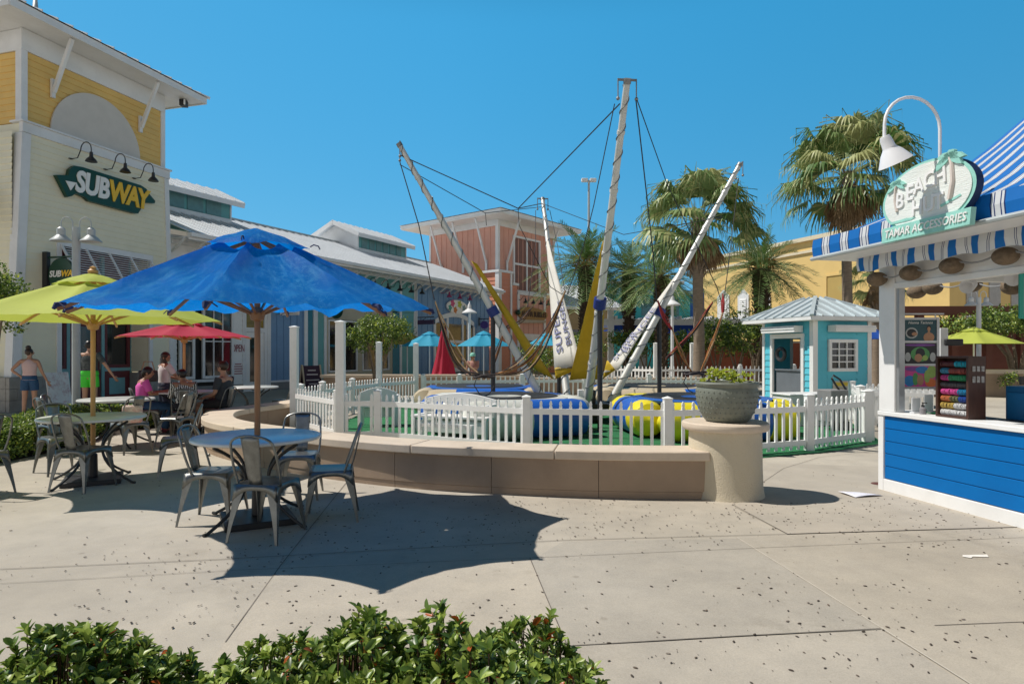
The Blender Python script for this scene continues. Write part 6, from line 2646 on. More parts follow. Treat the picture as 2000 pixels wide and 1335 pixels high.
def sign_palm(x, z, s, flip):
    mb = MB()
    pts = [(x, z - .34 * s, .082), (x + .03 * flip * s, z - .2 * s, .085), (x + .02 * flip * s, z - .05 * s, .085), (x, z, .085)]
    mb.tube([MF @ Vector(p) for p in pts], [.022 * s, .018 * s, .016 * s, .012 * s], 6, 1)
    for k in range(8):
        a = -0.25 + k * (pi + .5) / 7
        L = .15 * s * (1 if k % 2 else .82)
        c, s_ = cos(a), sin(a)
        pr = []
        for f, w in ((0, .012), (.35, .032), (.7, .026), (1, 0)):
            dr = -.06 * s * f * f
            pr.append((x + c * L * f - s_ * w * s, z + s_ * L * f * .8 + dr + c * w * s))
        for f, w in ((.7, .026), (.35, .032), (0, .012)):
            dr = -.06 * s * f * f
            pr.append((x + c * L * f + s_ * w * s, z + s_ * L * f * .8 + dr - c * w * s))
        mb.prism(pr, .06, .094, 0, MF)
    mb.build('palm_relief', [MINT, mat('pinkish_relief', (.62, .55, .5), .7)], t)


sign_palm(hw * .52, .25, 1.0, 1)
sign_palm(-hw * .62, .17, .72, -1)
mb = MB()
mb.prism([(-hw * .8, -.16), (-hw * .4, -.155), (-hw * .2, -.165), (-hw * .3, -.18), (-hw * .75, -.178)], .079, .083, 0, MF)
mb.build('wave_relief', MINT, t, smooth=False)
mb = MB()
mb.prism([(hw * .3, -.12), (hw * .72, -.07), (hw * .74, -.085), (hw * .35, -.137)], .079, .083, 0, MF)
mb.build('wave_relief', MINT, t, smooth=False)

# gooseneck lamp over the sign
lx = on_hut(1830, -OH)
t = thing('sign_lamp', 'white gooseneck lamp arching over the oval beach sign', 'lamp', tuple(WM[hut] @ Vector((lx, -OH + .03, fz1))), HZ)
LAMPW = mat('white_enamel', (.78, .78, .8), .35, .03)
mb = MB()
d_l = H0.y - .981 * lx
top = 3.54 - fz1
pts = [(0, 0, 0), (0, 0, top - .12)]
for i in range(1, 13):
    a = pi * i / 12
    pts.append((0, -.275 + .275 * cos(a), top - .12 + .25 * sin(a) * 1.0))
pts.append((0, -.552, top - .24))
mb.tube(pts, .0135, 10)
mb.build('arm', LAMPW, t)
mb = MB()
mb.lathe([(.0, .0), (.035, .0), (.045, -.03), (.05, -.10), (.058, -.115), (.085, -.15), (.135, -.245), (.130, -.245), (.08, -.155), (.03, -.12), (0, -.12)], 24, (0, -.552, top - .22), M=Matrix.Rotation(radians(27), 4, 'X'))
mb.build('lamp_shade', LAMPW, t)

# things on and above the counter ---------------------------------------------
ALU = MATS['aluminium_track']
t = thing('poster_display', 'hanging aluminium frame holding three colourful henna posters beside the stall post', 'poster display', tuple(P(1797, 757, 6.9)), radians(-4))
pw, ph = .365, .75
mb = MB()
for x in (-pw / 2, pw / 2):
    mb.b2(x - .014, x + .014, -.012, .012, -.01, ph + .015)
for z in (-.0, .25, .5, ph):
    mb.b2(-pw / 2 + .0145, pw / 2 - .0145, -.010, .010, z - .012, z + .012)
mb.b2(-pw / 2 - .01, pw / 2 + .06, -.015, .015, ph + .045, ph + .06)
mb.b2(-pw / 2 + .0, -pw / 2 + .012, -.004, .004, ph + .015, ph + .045)
mb.b2(pw / 2 - .03, pw / 2 - .018, -.004, .004, ph + .015, ph + .045)
mb.build('frame', ALU, t)
PC = {n: mat('print_' + n, c, .4, .15, 9) for n, c in (('teal', (.015, .07, .09)), ('skin', (.42, .22, .12)), ('dark', (.012, .015, .02)), ('green', (.08, .30, .09)), ('pink', (.6, .06, .28)), ('blue', (.02, .2, .5)), ('orange', (.7, .17, .04)), ('violet', (.2, .06, .3)), ('lime', (.3, .45, .1)), ('grey', (.4, .42, .42)))}
keys = list(PC)
ix = {k: i for i, k in enumerate(keys)}


def poster(zc, bgc, shapes, title=None):
    mb = MB()
    w, h_ = pw - .03, .225
    mb.b2(-w / 2, w / 2, -.003, .003, zc - h_ / 2, zc + h_ / 2, ix[bgc])
    for i, (c, x, z, rx, rz_) in enumerate(shapes):
        mb.prism([(x + rx * cos(a), zc + z + rz_ * sin(a)) for a in [2 * pi * k / 14 for k in range(14)]], .0031, .0036 + i * .0004, ix[c], FACE)
    o = mb.build('poster', [PC[k] for k in keys], t, smooth=False)
    if title:
        a = text_mb(title, .042, .0008, .25, 0)
        a.xf(FACE @ Matrix.Translation((0, zc + .082, .006))).build('lettering', SWH, o, smooth=False)


def bust(x, z, s, skin='skin', hair='dark'):
    return [(hair, x, z + .035 * s, .026 * s, .034 * s), (skin, x, z - .07 * s, .06 * s, .055 * s), (skin, x, z - .02 * s, .014 * s, .03 * s), (skin, x, z + .025 * s, .018 * s, .025 * s)]


poster(.625, 'teal', bust(.09, -.01, .95) + [('grey', -.09, -.03, .065, .06), ('dark', -.09, -.03, .05, .045), ('skin', -.06, -.04, .03, .02)], 'Henna Tattoos')
poster(.375, 'dark', [('violet', 0, .09, .16, .014), ('green', 0, -.01, .10, .08), ('dark', 0, .0, .05, .06), ('skin', -.02, -.05, .04, .045), ('lime', .05, -.05, .03, .03), ('grey', -.13, -.04, .03, .05), ('grey', .13, -.04, .03, .05)])
poster(.125, 'pink', [('violet', -.08, .08, .08, .025), ('blue', .02, .07, .07, .04), ('lime', .12, .05, .05, .07), ('blue', -.11, -.05, .06, .06), ('green', -.05, -.03, .03, .07), ('skin', .0, -.04, .035, .06), ('orange', .11, -.07, .06, .045), ('lime', .07, .0, .03, .07)])

# bracelet rack
xa, xb = on_hut(1829, .07), on_hut(1889, .07)
t = thing('bracelet_rack', 'dark brown wooden rack with rows of rods standing on the white counter', 'display rack', tuple(WM[hut] @ Vector(((xa + xb) / 2, .07, .864))), HZ)
RW, RH, RD = xb - xa, .60, .20
DKW = mat('dark_brown_wood', (.055, .022, .014), .5, .25, 6, stretch=(4, 4, .5))
mb = MB()
for s in (-1, 1):
    mb.b2(s * RW / 2 - .012, s * RW / 2 + .012, 0, RD, 0, RH)
mb.b2(-RW / 2 + .0125, RW / 2 - .0125, 0, RD, RH - .02, RH)
mb.b2(-RW / 2 + .0125, RW / 2 - .0125, 0, RD, 0, .02)
mb.b2(-RW / 2 + .0125, RW / 2 - .0125, RD * .55, RD * .6, .02, RH - .02)
mb.build('frame', DKW, t, bevel=.002)
rowz = [RH - .065 - k * .068 for k in range(8)]
for z in rowz:
    mb = MB()
    mb.tube([(-RW / 2 + .013, .05, z), (RW / 2 - .013, .05, z)], .012, 8)
    mb.build('rod', DKW, t)
mb = MB()
for k in range(3):
    for dz, hh in ((.12, .05), (.22, .06)):
        MB().box((RW / 2 + .016, .06 + .05 * k, RH - dz), (.006, .032, hh)).build('trinket_card', mat('silver_trinket', (.3, .3, .3), .4, .4, 30), t)
ROWS = [(('maroon', (.10, .025, .03), .5), ('turquoise', (.02, .36, .48), .5)),
        (('dusty_blue', (.05, .25, .4), .3), ('brick_red', (.28, .06, .05), .7)),
        (('magenta', (.50, .05, .24), .3), ('leaf_green', (.03, .30, .13), .7)),
        (('charcoal', (.05, .05, .055), 1.0),),
        (('pink', (.62, .08, .30), .62), ('azure', (.02, .22, .42), .38)),
        (('orange', (.50, .16, .06), .35), ('olive', (.16, .17, .08), .3), ('cobalt', (.02, .07, .32), .35)),
        (('gold', (.50, .36, .09), .48), ('silver', (.62, .62, .62), .52)),
        (('white', (.70, .70, .70), 1.0),)]
ORD = ['top', 'second', 'third', 'fourth', 'fifth', 'sixth', 'seventh', 'lowest']
for k, segs in enumerate(ROWS):
    x = -RW / 2 + .018
    full = RW - .036
    for nm, c, w in segs:
        L = full * w
        n = max(2, int(L / .017))
        mt = mat('bracelet_' + nm, c, .4, .35, 40)
        mb = MB()
        rr = random.Random(k * 7 + len(nm))
        for j in range(n):
            xx = x + L * (j + .5) / n
            R_ = .024 + rr.uniform(-.002, .003)
            tl_ = rr.uniform(-.004, .004)
            mb.tube([(xx + tl_ * cos(2 * pi * q / 14), .05 + R_ * cos(2 * pi * q / 14), rowz[k] - .012 + R_ * sin(2 * pi * q / 14)) for q in range(15)], .0055, 5)
        loc = WM[t] @ Vector((0, 0, 0))
        o = mb.build('bracelet_bundle', mt)
        o.matrix_world = WM[t]
        tag(o, '%s bracelets on the %s rod of the brown rack' % (nm.replace('_', ' '), ORD[k]), 'bracelets', 'bracelets on the counter rack')
        x += L

# small things beneath the posters
t = thing('card_holder', 'clear and white card holder on the counter under the posters', 'card holder', tuple(WM[hut] @ Vector((.32, .2, .864))), HZ)
mb = MB()
mb.b2(-.03, .03, -.12, -.02, 0, .012)
mb.b2(-.005, .005, -.12, -.02, .012, .16)
mb.b2(-.03, .03, .04, .14, 0, .012)
mb.b2(-.005, .005, .04, .14, .012, .19)
mb.build('stand', mat('white_acrylic', (.7, .72, .74), .2, .03), t, bevel=.003)
t = thing('pump_bottle', 'small grey bottle with a black pump on the counter under the posters', 'bottle', tuple(WM[hut] @ Vector((.42, .12, .864))), HZ)
mb = MB()
mb.lathe([(.03, 0), (.032, .01), (.032, .055), (.014, .07), (.014, .075)], 16)
mb.build('bottle_body', mat('grey_liquid', (.22, .21, .22), .25), t)
mb = MB()
mb.lathe([(.016, .075), (.016, .09), (.006, .092), (.006, .11)], 12)
mb.b2(-.008, .045, -.008, .008, .11, .12)
mb.build('pump', BLACK, t)
t = thing('green_tray', 'flat green tray on the counter by the posters', 'tray', tuple(WM[hut] @ Vector((.44, .32, .864))), HZ)
mb = MB()
mb.lathe([(.0, .0), (.12, .0), (.135, .02), (.13, .02), (.118, .005), (0, .005)], 28)
mb.build('tray_body', mat('green_glass', (.01, .16, .06), .2), t)
mb = MB()
mb.b2(.21, 1.35, .30, .46, .825, .870)
tag(mb.build('counter_mat', mat('black_counter_mat', (.018, .018, .02), .6), bevel=.004), 'black mat along the inner edge of the white counter', 'mat')
bpy.data.objects['counter_mat'].matrix_world = WM[hut] @ Matrix.Translation((0, .0, .0))
# card sign with black screen beside the rack
t = thing('card_reader', 'white post with a black tilted screen above the bracelet rack', 'card reader', tuple(P(1842, 806, 7.2)), 0)
mb = MB()
mb.b2(-.045, .045, -.02, .02, 0, .96)
mb.build('stand', SWH, t, bevel=.004)
mb = MB()
mb.box((.10, -.03, .80), (.20, .04, .075))
mb.build('screen', BLACK, t, bevel=.012)
# blue cabinet at the right edge, seen through the stall
cxp = WM[hut].inverted() @ P(1968, 815, 5.6)
t = thing('blue_cabinet', 'deep blue cabinet with a black cup on top at the right edge of the picture', 'cabinet', tuple(P(2070, 900, 5.6)[:2]) + (0,), HZ)
mb = MB()
mb.b2(-.5, .12, -.0, .55, 0, 1.18)
mb.build('body', mat('deep_blue_paint', (.006, .09, .22), .45, .06), t, bevel=.006)
mb = MB()
mb.b2(-.47, -.3, -.012, -.001, .1, 1.12)
mb.b2(-.2, .1, -.012, -.001, .1, 1.12)
mb.build('panel', mat('blue_panel_paint', (.006, .11, .27), .45, .06), t)
t = thing('black_cup', 'small black cup with a stick standing on the blue cabinet', 'cup', tuple(P(1996, 751, 5.5)), 0)
mb = MB()
mb.lathe([(.018, 0), (.025, .07), (.022, .07), (.016, .006), (0, .006)], 16)
mb.build('cup_body', BLACK, t)
mb = MB()
mb.tube([(0, 0, .01), (.05, 0, .17)], .004, 6)
mb.build('stick', BLACK, t)
# teal framed board hanging at the right edge
t = thing('hanging_board', 'teal framed board hanging inside the stall at the right edge of the picture', 'board', tuple(P(1990, 622, 5.4)), radians(-20))
mb = MB()
TE = mat('teal_frame', (.01, .26, .20), .4, .05)
mb.b2(0, .03, -.015, .015, 0, .38)
mb.b2(.03, .6, -.015, .015, 0, .03)
mb.b2(.03, .6, -.015, .015, .35, .38)
mb.build('frame', TE, t, bevel=.003)
mb = MB()
mb.b2(.031, .6, -.004, .004, .031, .349)
mb.build('panel', mat('grey_board', (.3, .33, .33), .6), t)
for px, py, d, lb in ((1895, 556, 6.9, 'white spot lamp hanging from the stall ceiling in the middle of the opening'), (1985, 540, 6.3, 'white spot lamp hanging from the stall ceiling near the right edge')):
    t = thing('spot_lamp', lb, 'lamp', tuple(P(px, py, d)), .5, 'spot lamps in the beach stall')
    mb = MB()
    mb.lathe([(.02, .06), (.05, .05), (.075, -.08), (.07, -.08), (.0, .03)], 16, (0, 0, 0), M=Matrix.Rotation(radians(70), 4, 'Y'))
    mb.build('lamp_shade', LAMPW, t)
    mb = MB()
    mb.tube([(0, 0, .03), (0, 0, 2.5 - P(px, py, d).z)], .01, 6)
    mb.build('stem', BLACK, t)
# paper and drain cover on the ground
q = G(1680, 966)
t = thing('paper_sheet', 'white printed flyer lying on the concrete by the stall corner', 'paper', (q.x, q.y, .012), .25)
mb = MB()
n = 6
vs = [((i / n - .5) * .34, (j / n - .5) * .24, .012 * sin(3 * i / n + 2 * j / n)) for i in range(n + 1) for j in range(n + 1)]
mb.add(vs, [(i * (n + 1) + j, (i + 1) * (n + 1) + j, (i + 1) * (n + 1) + j + 1, i * (n + 1) + j + 1) for i in range(n) for j in range(n)])
mb.build('sheet', mat('printed_paper', (.72, .72, .78), .7, .05, 6, stain=(.2, .18, .35), stain_amt=.5, stain_scale=9), t, solid=.001)
q = G(1716, 945)
t = thing('drain_cover', 'round rust brown cover set in the concrete beside the stall', 'cover', (q.x, q.y, 0.005))
mb = MB()
mb.lathe([(.0, .006), (.07, .006), (.078, .003), (.078, 0)], 24)
mb.build('cover_plate', mat('rusty_brown', (.12, .04, .03), .7, .3, 20), t)

# ================================================================== ticket kiosk
KO = Vector((8.16, 17.2, 0))
KA = atan2(.274, .96)
kk = thing('ticket_kiosk', 'small turquoise ticket kiosk with white trim and a grey hipped metal roof', 'kiosk', tuple(KO), KA)
TURQ = mat('turquoise_boards', (.10, .50, .62), .55, .05, 3, stain=(.07, .4, .5), stain_amt=.3)
KW, KD, KH = 1.9, 2.05, 2.36
ML2 = Matrix.Rotation(-pi / 2, 4, 'Z')    # left face: local x' = -y
mb = MB()
wx0, wx1, wz0, wz1 = .45, 1.45, .98, 1.86
siding(mb, .12, wx0, 0, KH, 0, .185, .02)
siding(mb, wx1, KW - .1, 0, KH, 0, .185, .02)
siding(mb, wx0, wx1, 0, wz0, 0, .185, .02)
siding(mb, wx0, wx1, wz1, KH, 0, .185, .02)
dy0, dy1, dz = .42, 1.6, 1.9
siding(mb, -KD + .08, -dy1, 0, KH, 0, .185, .02, M=ML2)
siding(mb, -dy0, -.1, 0, KH, 0, .185, .02, M=ML2)
siding(mb, -dy1, -dy0, dz, KH, 0, .185, .02, M=ML2)
mb.b2(KW - .06, KW - .02, 0, KD, 0, KH)
mb.b2(.04, .9, KD - .06, KD - .02, 0, KH)
mb.b2(.9, KW - .061, KD - .06, KD - .02, 0, .9)
mb.b2(.9, KW - .061, KD - .06, KD - .02, 1.9, KH)
mb.build('turquoise_wall', TURQ, kk, smooth=False)
mb = MB()
mb.b2(-.035, .12, -.035, .0, 0, KH)
mb.b2(-.035, .0, .001, .1, 0, KH)
mb.build('corner_trim', WHITE, kk, smooth=False)
mb = MB()
mb.b2(KW - .1, KW + .03, -.035, 0, 0, KH)
mb.build('corner_trim', WHITE, kk, smooth=False)
mb = MB()
mb.b2(-.035, .0, KD - .08, KD + .02, 0, KH)
mb.build('corner_trim', WHITE, kk, smooth=False)
for a, b in ((.9, 1.0), (1.3, 1.34)):
    MB().b2(a, b, KD - .07, KD - .01, .9, 1.9).build('mullion', WHITE, kk, smooth=False)
window(kk, wx0 + .02, wx1 - .02, wz0, wz1, .0, .09, 2, 3, frame_m=WHITE, dep=.07)
mb = MB()
mb.b2(-dy1 - .1, -dy1, -.05, .02, 0, dz, M=ML2)
mb.b2(-dy0, -dy0 + .1, -.05, .02, 0, dz, M=ML2)
mb.b2(-dy1 - .1, -dy0 + .1, -.05, .02, dz + .002, dz + .13, M=ML2)
mb.build('door_frame', WHITE, kk, smooth=False)
mb = MB()
mb.b2(.06, .10, dy0 + .02, dy1 - .02, 0, .98)
mb.b2(.02, .3, dy0 + .02, dy1 - .02, .98, 1.02)
mb.build('counter', mat('grey_counter', (.13, .15, .17), .6), kk)
mb = MB()
mb.tube([(.05 + .0 * cos(a), dy1 - .25 + .17 * cos(a), 1.45 + .17 * sin(a)) for a in [2 * pi * i / 20 for i in range(21)]], .055, 8)
mb.build('wall_ornament', BLACK, kk)
mb = MB()
mb.b2(.62, 1.25, -.035, -.021, .42, .72, 0)
mb.b2(.68, 1.19, -.039, -.0351, .58, .68, 1)
for k in range(3):
    mb.b2(.70, 1.17, -.039, -.0351, .46 + k * .035, .475 + k * .035, 2)
mb.build('notice', [mat('notice_paper', (.5, .48, .4), .6), mat('notice_yellow', (.6, .45, .03), .6), mat('notice_text', (.3, .28, .22), .7)], kk, smooth=False)
mb = MB()
for x0, x1, M in ((.45, 1.8, None), (-1.75, -.35, ML2)):
    mb.b2(x0, x1, -.32, -.03, KH - .30, KH - .12, M=M)
    mb.b2(x0, x1, -.34, -.33, KH - .22, KH - .17, M=M)
mb.build('rolled_shutter', WHITE, kk, bevel=.02)
ko = .43
mb = MB()
mb.b2(-ko, KW + ko, -ko, KD + ko, KH + .002, KH + .03)
for a, b in (((-ko, -ko), (KW + ko, -ko)), ((-ko, KD + ko), (-ko, -ko)), ((KW + ko, -ko), (KW + ko, KD + ko))):
    mb.bar((*a, KH + .05), (*b, KH + .05), .04, .1)
mb.build('eaves', WHITE, kk)
KROOF = mat('kiosk_roof_metal', (.52, .59, .62), .38, .06, 2, metal=.2, stain=(.45, .5, .53), stain_amt=.4)
mb = MB()
z0, z1 = KH + .105, 3.08
rx0, rx1, ry0, ry1 = KW / 2 - .16, KW / 2 + .16, KD / 2 - .2, KD / 2 + .2
e0 = [(-ko - .03, -ko - .03), (KW + ko + .03, -ko - .03), (KW + ko + .03, KD + ko + .03), (-ko - .03, KD + ko + .03)]
e1 = [(rx0, ry0), (rx1, ry0), (rx1, ry1), (rx0, ry1)]
for i in range(4):
    a, b = Vector((*e0[i], z0)), Vector((*e0[(i + 1) % 4], z0))
    c, d = Vector((*e1[(i + 1) % 4], z1)), Vector((*e1[i], z1))
    mb.quad(a, b, c, d)
    nrm = (b - a).cross(d - a).normalized()
    inn = ((c + d) / 2 - (a + b) / 2)
    n = 8
    for k in range(1, n):
        f = k / n
        q = a.lerp(b, f)
        pa, pb = (d - a), (c - b)
        L = (b - a).length
        off = (d - a).dot((b - a).normalized())
        g_ = min(1, f * L / max(off, .01), (1 - f) * L / max(off, .01))
        mb.bar(q + nrm * .02, q + inn * g_ + nrm * .02, .03, .045, up=nrm)
    mb.bar(a + nrm * .02, d + nrm * .02, .1, .05)
mb.quad((rx0, ry0, z1), (rx1, ry0, z1), (rx1, ry1, z1), (rx0, ry1, z1))
mb.build('roof', KROOF, kk, smooth=False)
# counter box in front of the kiosk, folding fence panels, stroller handle
t = thing('white_box', 'white storage box standing in front of the turquoise kiosk door', 'box', (6.05, 13.2, 0), .2)
mb = MB()
mb.b2(-.5, .5, -.3, .3, 0, .62)
mb.build('body', WHITE, t, bevel=.01)
mb = MB()
mb.b2(-.53, .53, -.33, .33, .622, .66)
mb.build('lid', WHITE, t, bevel=.01)
t = thing('push_cart', 'grey cart with a slanting black loop handle between the kiosk and the picket fence', 'cart', (6.35, 12.4, 0), .2)
mb = MB()
mb.b2(-.3, .1, -.2, .2, .15, .78)
mb.build('body', GREYP, t, bevel=.02)
mb = MB()
mb.tube([(-.02, -.1, .75), (-.2, -.1, 1.0), (-.16, -.1, 1.06), (-.02, -.1, .98), (.14, -.1, .74)], .02, 8)
mb.build('handle', BLACK, t)
for sx in (-.22, .02):
    mb = MB()
    mb.lathe([(.0, -.03), (.09, -.03), (.1, 0), (.09, .03), (0, .03)], 16, (sx, -.22, .1), M=Matrix.Rotation(pi / 2, 4, 'X'))
    mb.build('wheel', BLACK, t)
fence('stack of white picket panels stored behind the picket fence in front of the kiosk window', [(7.1, 12.9), (8.3, 12.5)], {}, .82, .09, posts=False, name='fence_panels')
fence('second stack of white picket panels leaning beside the kiosk', [(7.3, 13.15), (8.5, 12.75)], {}, .86, .09, posts=False, name='fence_panels')
# ================================================================== background buildings
YB = mat('ochre_yellow_render', (.70, .50, .19), .8, .05, .6, bump=.1, bscale=20, stain=(.5, .33, .12), stain_amt=.25, stain_scale=.4)
YD = mat('dull_ochre_panel', (.45, .32, .10), .8, .05, 1)
# main yellow hall: front runs from far left to a near right corner
A0 = Vector((18.0, 60, 0))
dv = Vector((.407, -1, 0)).normalized()
yz = atan2(dv.y, dv.x)
yb = thing('yellow_hall', 'large ochre yellow hall with a pale parapet and white shuttered niches behind the palms', 'building', tuple(A0), yz)
# local x along the front towards the camera, -y faces the viewer
YL, YH = 23.0, 10.0
mb = MB()
mb.b2(-1, YL, 0, 20, 0, YH)
mb.build('wall', YB, yb, smooth=False)
mb = MB()
mb.b2(-1.3, YL + .3, -.3, 20.3, YH + .002, YH + .3)
mb.b2(-1.1, YL + .1, -.14, -.001, YH - .9, YH - .7)
mb.build('parapet', mat('pale_cornice', (.66, .58, .42), .8, .05), yb, smooth=False)


def yx(px, y=0.0):
    k = (px - 1000) / F
    return (k * A0.y - A0.x) / (dv.x - k * dv.y)


for px0, px1, py0, py1 in ((1404, 1424, 568, 624), (1444, 1462, 566, 622), (1488, 1504, 566, 622)):
    x0, x1 = yx(px0), yx(px1)
    d = A0.y + dv.y * (x0 + x1) / 2
    zt, zb = EYE + (HOR - py0) / F * d, EYE + (HOR - py1) / F * d
    mb = MB()
    mb.prism([(x0 - .1, zb), (x1 + .1, zb), (x1 + .1, zt - .5), ((x0 + x1) / 2, zt + .1), (x0 - .1, zt - .5)], .0, .1, 0, FACE)
    w = mb.build('shutter_frame', WTRIM, yb, smooth=False)
    mb = MB()
    n = 9
    for k in range(n):
        z = zb + .15 + (zt - zb - .9) * k / n
        mb.add([(x0 + .15, -.16, z), (x1 - .15, -.16, z), (x1 - .15, -.11, z + .2), (x0 + .15, -.11, z + .2)], [(0, 1, 2, 3)])
        mb.add([(x0 + .15, -.16, z), (x1 - .15, -.16, z), (x1 - .15, -.101, z), (x0 + .15, -.101, z)], [(3, 2, 1, 0)])
    mb.build('shutter_slats', WHITE, w, smooth=False)
x0, x1 = yx(1616), yx(1655)
mb = MB()
mb.b2(x0, x1, -.04, 0, 3.4, 7.1)
mb.build('blind_panel', YD, yb, smooth=False)
mb = MB()
for a in ((x0 - .15, x0, 3.3, 7.25), (x1, x1 + .15, 3.3, 7.25), (x0, x1, 7.1, 7.25)):
    mb.b2(a[0], a[1], -.1, 0, a[2], a[3])
mb.build('panel_trim', YB, yb, smooth=False)
mb = MB()
for px, py in ((1680, 580), (1682, 604), (1700, 530)):
    x = yx(px)
    d = A0.y + dv.y * x
    mb.box((x, -.1, EYE + (HOR - py) / F * d), (.25, .2, .3))
mb.build('wall_fixture', mat('brown_fixture', (.2, .12, .05), .6), yb)
# shaded right end seen through the stall
for k, px in enumerate((1892, 1908, 1935, 1975)):
    mb = MB()
    yy = 1.5 + k * 2.2
    mb.b2(YL, YL + .06, yy, yy + 1.1, 3.5, 8.3)
    mb.build('grey_shutter', mat('grey_shutters', (.38, .37, .36), .7, .1), yb, smooth=False)
# brick wall and planting in front of the hall
BRICK = mat('red_brick', (.34, .10, .055), .85, .12, 5, bump=.3, bscale=12)
t = thing('brick_wall', 'red brick wall below the clipped trees in front of the yellow hall', 'wall', (10.5, 34, 0), 0)
mb = MB()
mb.b2(-2, 7.5, 0, .3, 0, 2.0)
mb.build('brickwork', BRICK, t, smooth=False)
mb = MB()
mb.b2(-2.05, 7.55, -.05, .35, 2.002, 2.1)
mb.build('coping', CAPST, t)
t = thing('stone_wall', 'pale low stone wall seen through the stall opening', 'wall', (15, 21.5, 0), -.05)
mb = MB()
mb.b2(-2, 12, 0, .4, 0, .78)
mb.build('wall_panel', WALLST, t, smooth=False)
mb = MB()
mb.b2(-2.05, 12, -.06, .46, .782, .92)
mb.build('cap', CAPST, t)
t = thing('red_arcade', 'red brown arcade of square pillars behind the pale stone wall', 'arcade', (17, 29, 0), -.05)
RB = mat('red_brown_timber', (.18, .06, .04), .7, .1)
for k in range(7):
    mb = MB()
    mb.b2(k * 1.5, k * 1.5 + .28, 0, .3, 0, 3.2)
    mb.build('pillar', RB, t, smooth=False)
mb = MB()
mb.b2(-.3, 9.6, -.1, .4, 3.202, 3.6)
mb.b2(-.3, 9.6, 1.4, 1.5, 0, 3.1)
mb.build('beam', RB, t, smooth=False)

# turquoise building
t = thing('turquoise_building', 'turquoise flat roofed building with a deep blue rounded end behind the mast', 'building', (9.7, 60, -.2), 0, sc=1.15)
TQ = mat('turquoise_render', (.04, .40, .50), .75, .05, 1)
mb = MB()
mb.b2(-1, 6.2, 0, 8, 0, 6.2)
mb.build('wall', TQ, t, smooth=False)
mb = MB()
mb.b2(-1.4, 6.4, -.5, 8, 6.202, 6.5)
mb.b2(-1.4, 6.4, -.5, -.001, 3.9, 4.2)
mb.build('roof_edge', mat('pale_turquoise_trim', (.3, .55, .6), .6), t, smooth=False)
mb = MB()
mb.lathe([(3.2, 0), (3.2, 6.6), (0, 6.6)], 36, (7.4, 3.0, 0))
mb.build('rounded_end', mat('royal_blue_render', (.012, .10, .42), .6, .06), t)
for x in (.4, 2.2, 4.0):
    mb = MB()
    mb.b2(x, x + 1.3, -.03, -.001, 4.5, 5.9)
    mb.build('window', mat('teal_glazing', (.02, .16, .22), .2), t, smooth=False)
t = thing('upper_turquoise_block', 'pale turquoise block showing above the date palms at centre right', 'building', (11, 76, -.2), 0, sc=1.15)
mb = MB()
mb.b2(-1.5, 8, 0, 6, 0, 8.6)
mb.build('wall', mat('light_turquoise_render', (.12, .45, .55), .75), t, smooth=False)
mb = MB()
mb.b2(-1.8, 8.3, -.3, 6.3, 8.602, 8.9)
mb.build('roof_edge', WHITE, t, smooth=False)
# beige shop right of the coral tower
bz = thing('beige_shop', 'beige shop with a pale metal roof right of the coral tower', 'building', (4.4, 50, 0), radians(20), sc=1.18)
mb = MB()
mb.b2(-3, 3.4, 0, 6, 0, 4.3)
mb.build('wall', mat('sand_render', (.42, .33, .19), .8), bz, smooth=False)
mb = MB()
standing_seam(mb, (-3.2, -.8, 4.3), (3.9, -.8, 4.3), (3.0, 3, 6.1), (-3.2, 3, 6.1), .5)
mb.quad((3.9, -.8, 4.3), (3.9, 6.8, 4.3), (3.0, 3, 6.1), (3.0, 3, 6.1))
mb.build('roof', ROOFM, bz, smooth=False)
mb = MB()
mb.b2(-3.2, 3.9, -.82, -.7, 4.1, 4.29)
mb.build('eaves', WHITE, bz, smooth=False)
mb = MB()
mb.b2(-1.5, 2.6, -.03, -.001, .6, 2.8)
mb.build('shop_window', DARKG, bz, smooth=False)
# pergola with blue shade cloth
t = thing('shade_pergola', 'long white pergola with stretched blue shade cloth behind the bungee ride', 'pergola', (5.2, 36, 0), 0)
for x in (.4, 2.2, 6.0, 9.6):
    mb = MB()
    mb.b2(x - .16, x + .16, -.16, .16, 0, 3.0 if x != .4 else 3.9)
    mb.bar((x + .16, 0, 2.2), (x + .8, 0, 2.85), .1, .1)
    mb.build('post', WTRIM, t, smooth=False)
mb = MB()
mb.b2(-.4, 10.4, -.1, .1, 3.05, 3.4)
mb.b2(-.4, 10.4, 3.9, 4.1, 3.05, 3.4)
for k in range(12):
    mb.b2(-.3 + k * .9, -.18 + k * .9, -.4, 4.4, 3.402, 3.55)
mb.build('beams', WTRIM, t, smooth=False)
mb = MB()
n = 8
mb.add([(.3 + 9.8 * i / n, .12 + 3.7 * j / 4, 2.95 - .35 * sin(pi * i / n) * sin(pi * j / 4) - .12) for i in range(n + 1) for j in range(5)], [(i * 5 + j, i * 5 + 5 + j, i * 5 + 6 + j, i * 5 + 1 + j) for i in range(n) for j in range(4)])
mb.b2(.3, 10.2, -.02, .02, 2.72, 3.04)
mb.build('shade_cloth', BLUEC, t)
# far retaining wall behind the ride
t = thing('retaining_wall', 'brown stone retaining wall behind the far picket fence', 'low wall', (-7.2, 22.2, 0), 0)
mb = MB()
mb.b2(0.6, 7.9, 0, .4, 0, .62)
mb.b2(7.9, 14, .3, .7, 0, .5)
mb.build('wall_panel', WALLST, t, smooth=False)
mb = MB()
mb.b2(.5, 8.0, -.06, .46, .622, .72)
mb.b2(8.001, 14, .24, .76, .502, .6)
mb.build('cap', CAPST, t)

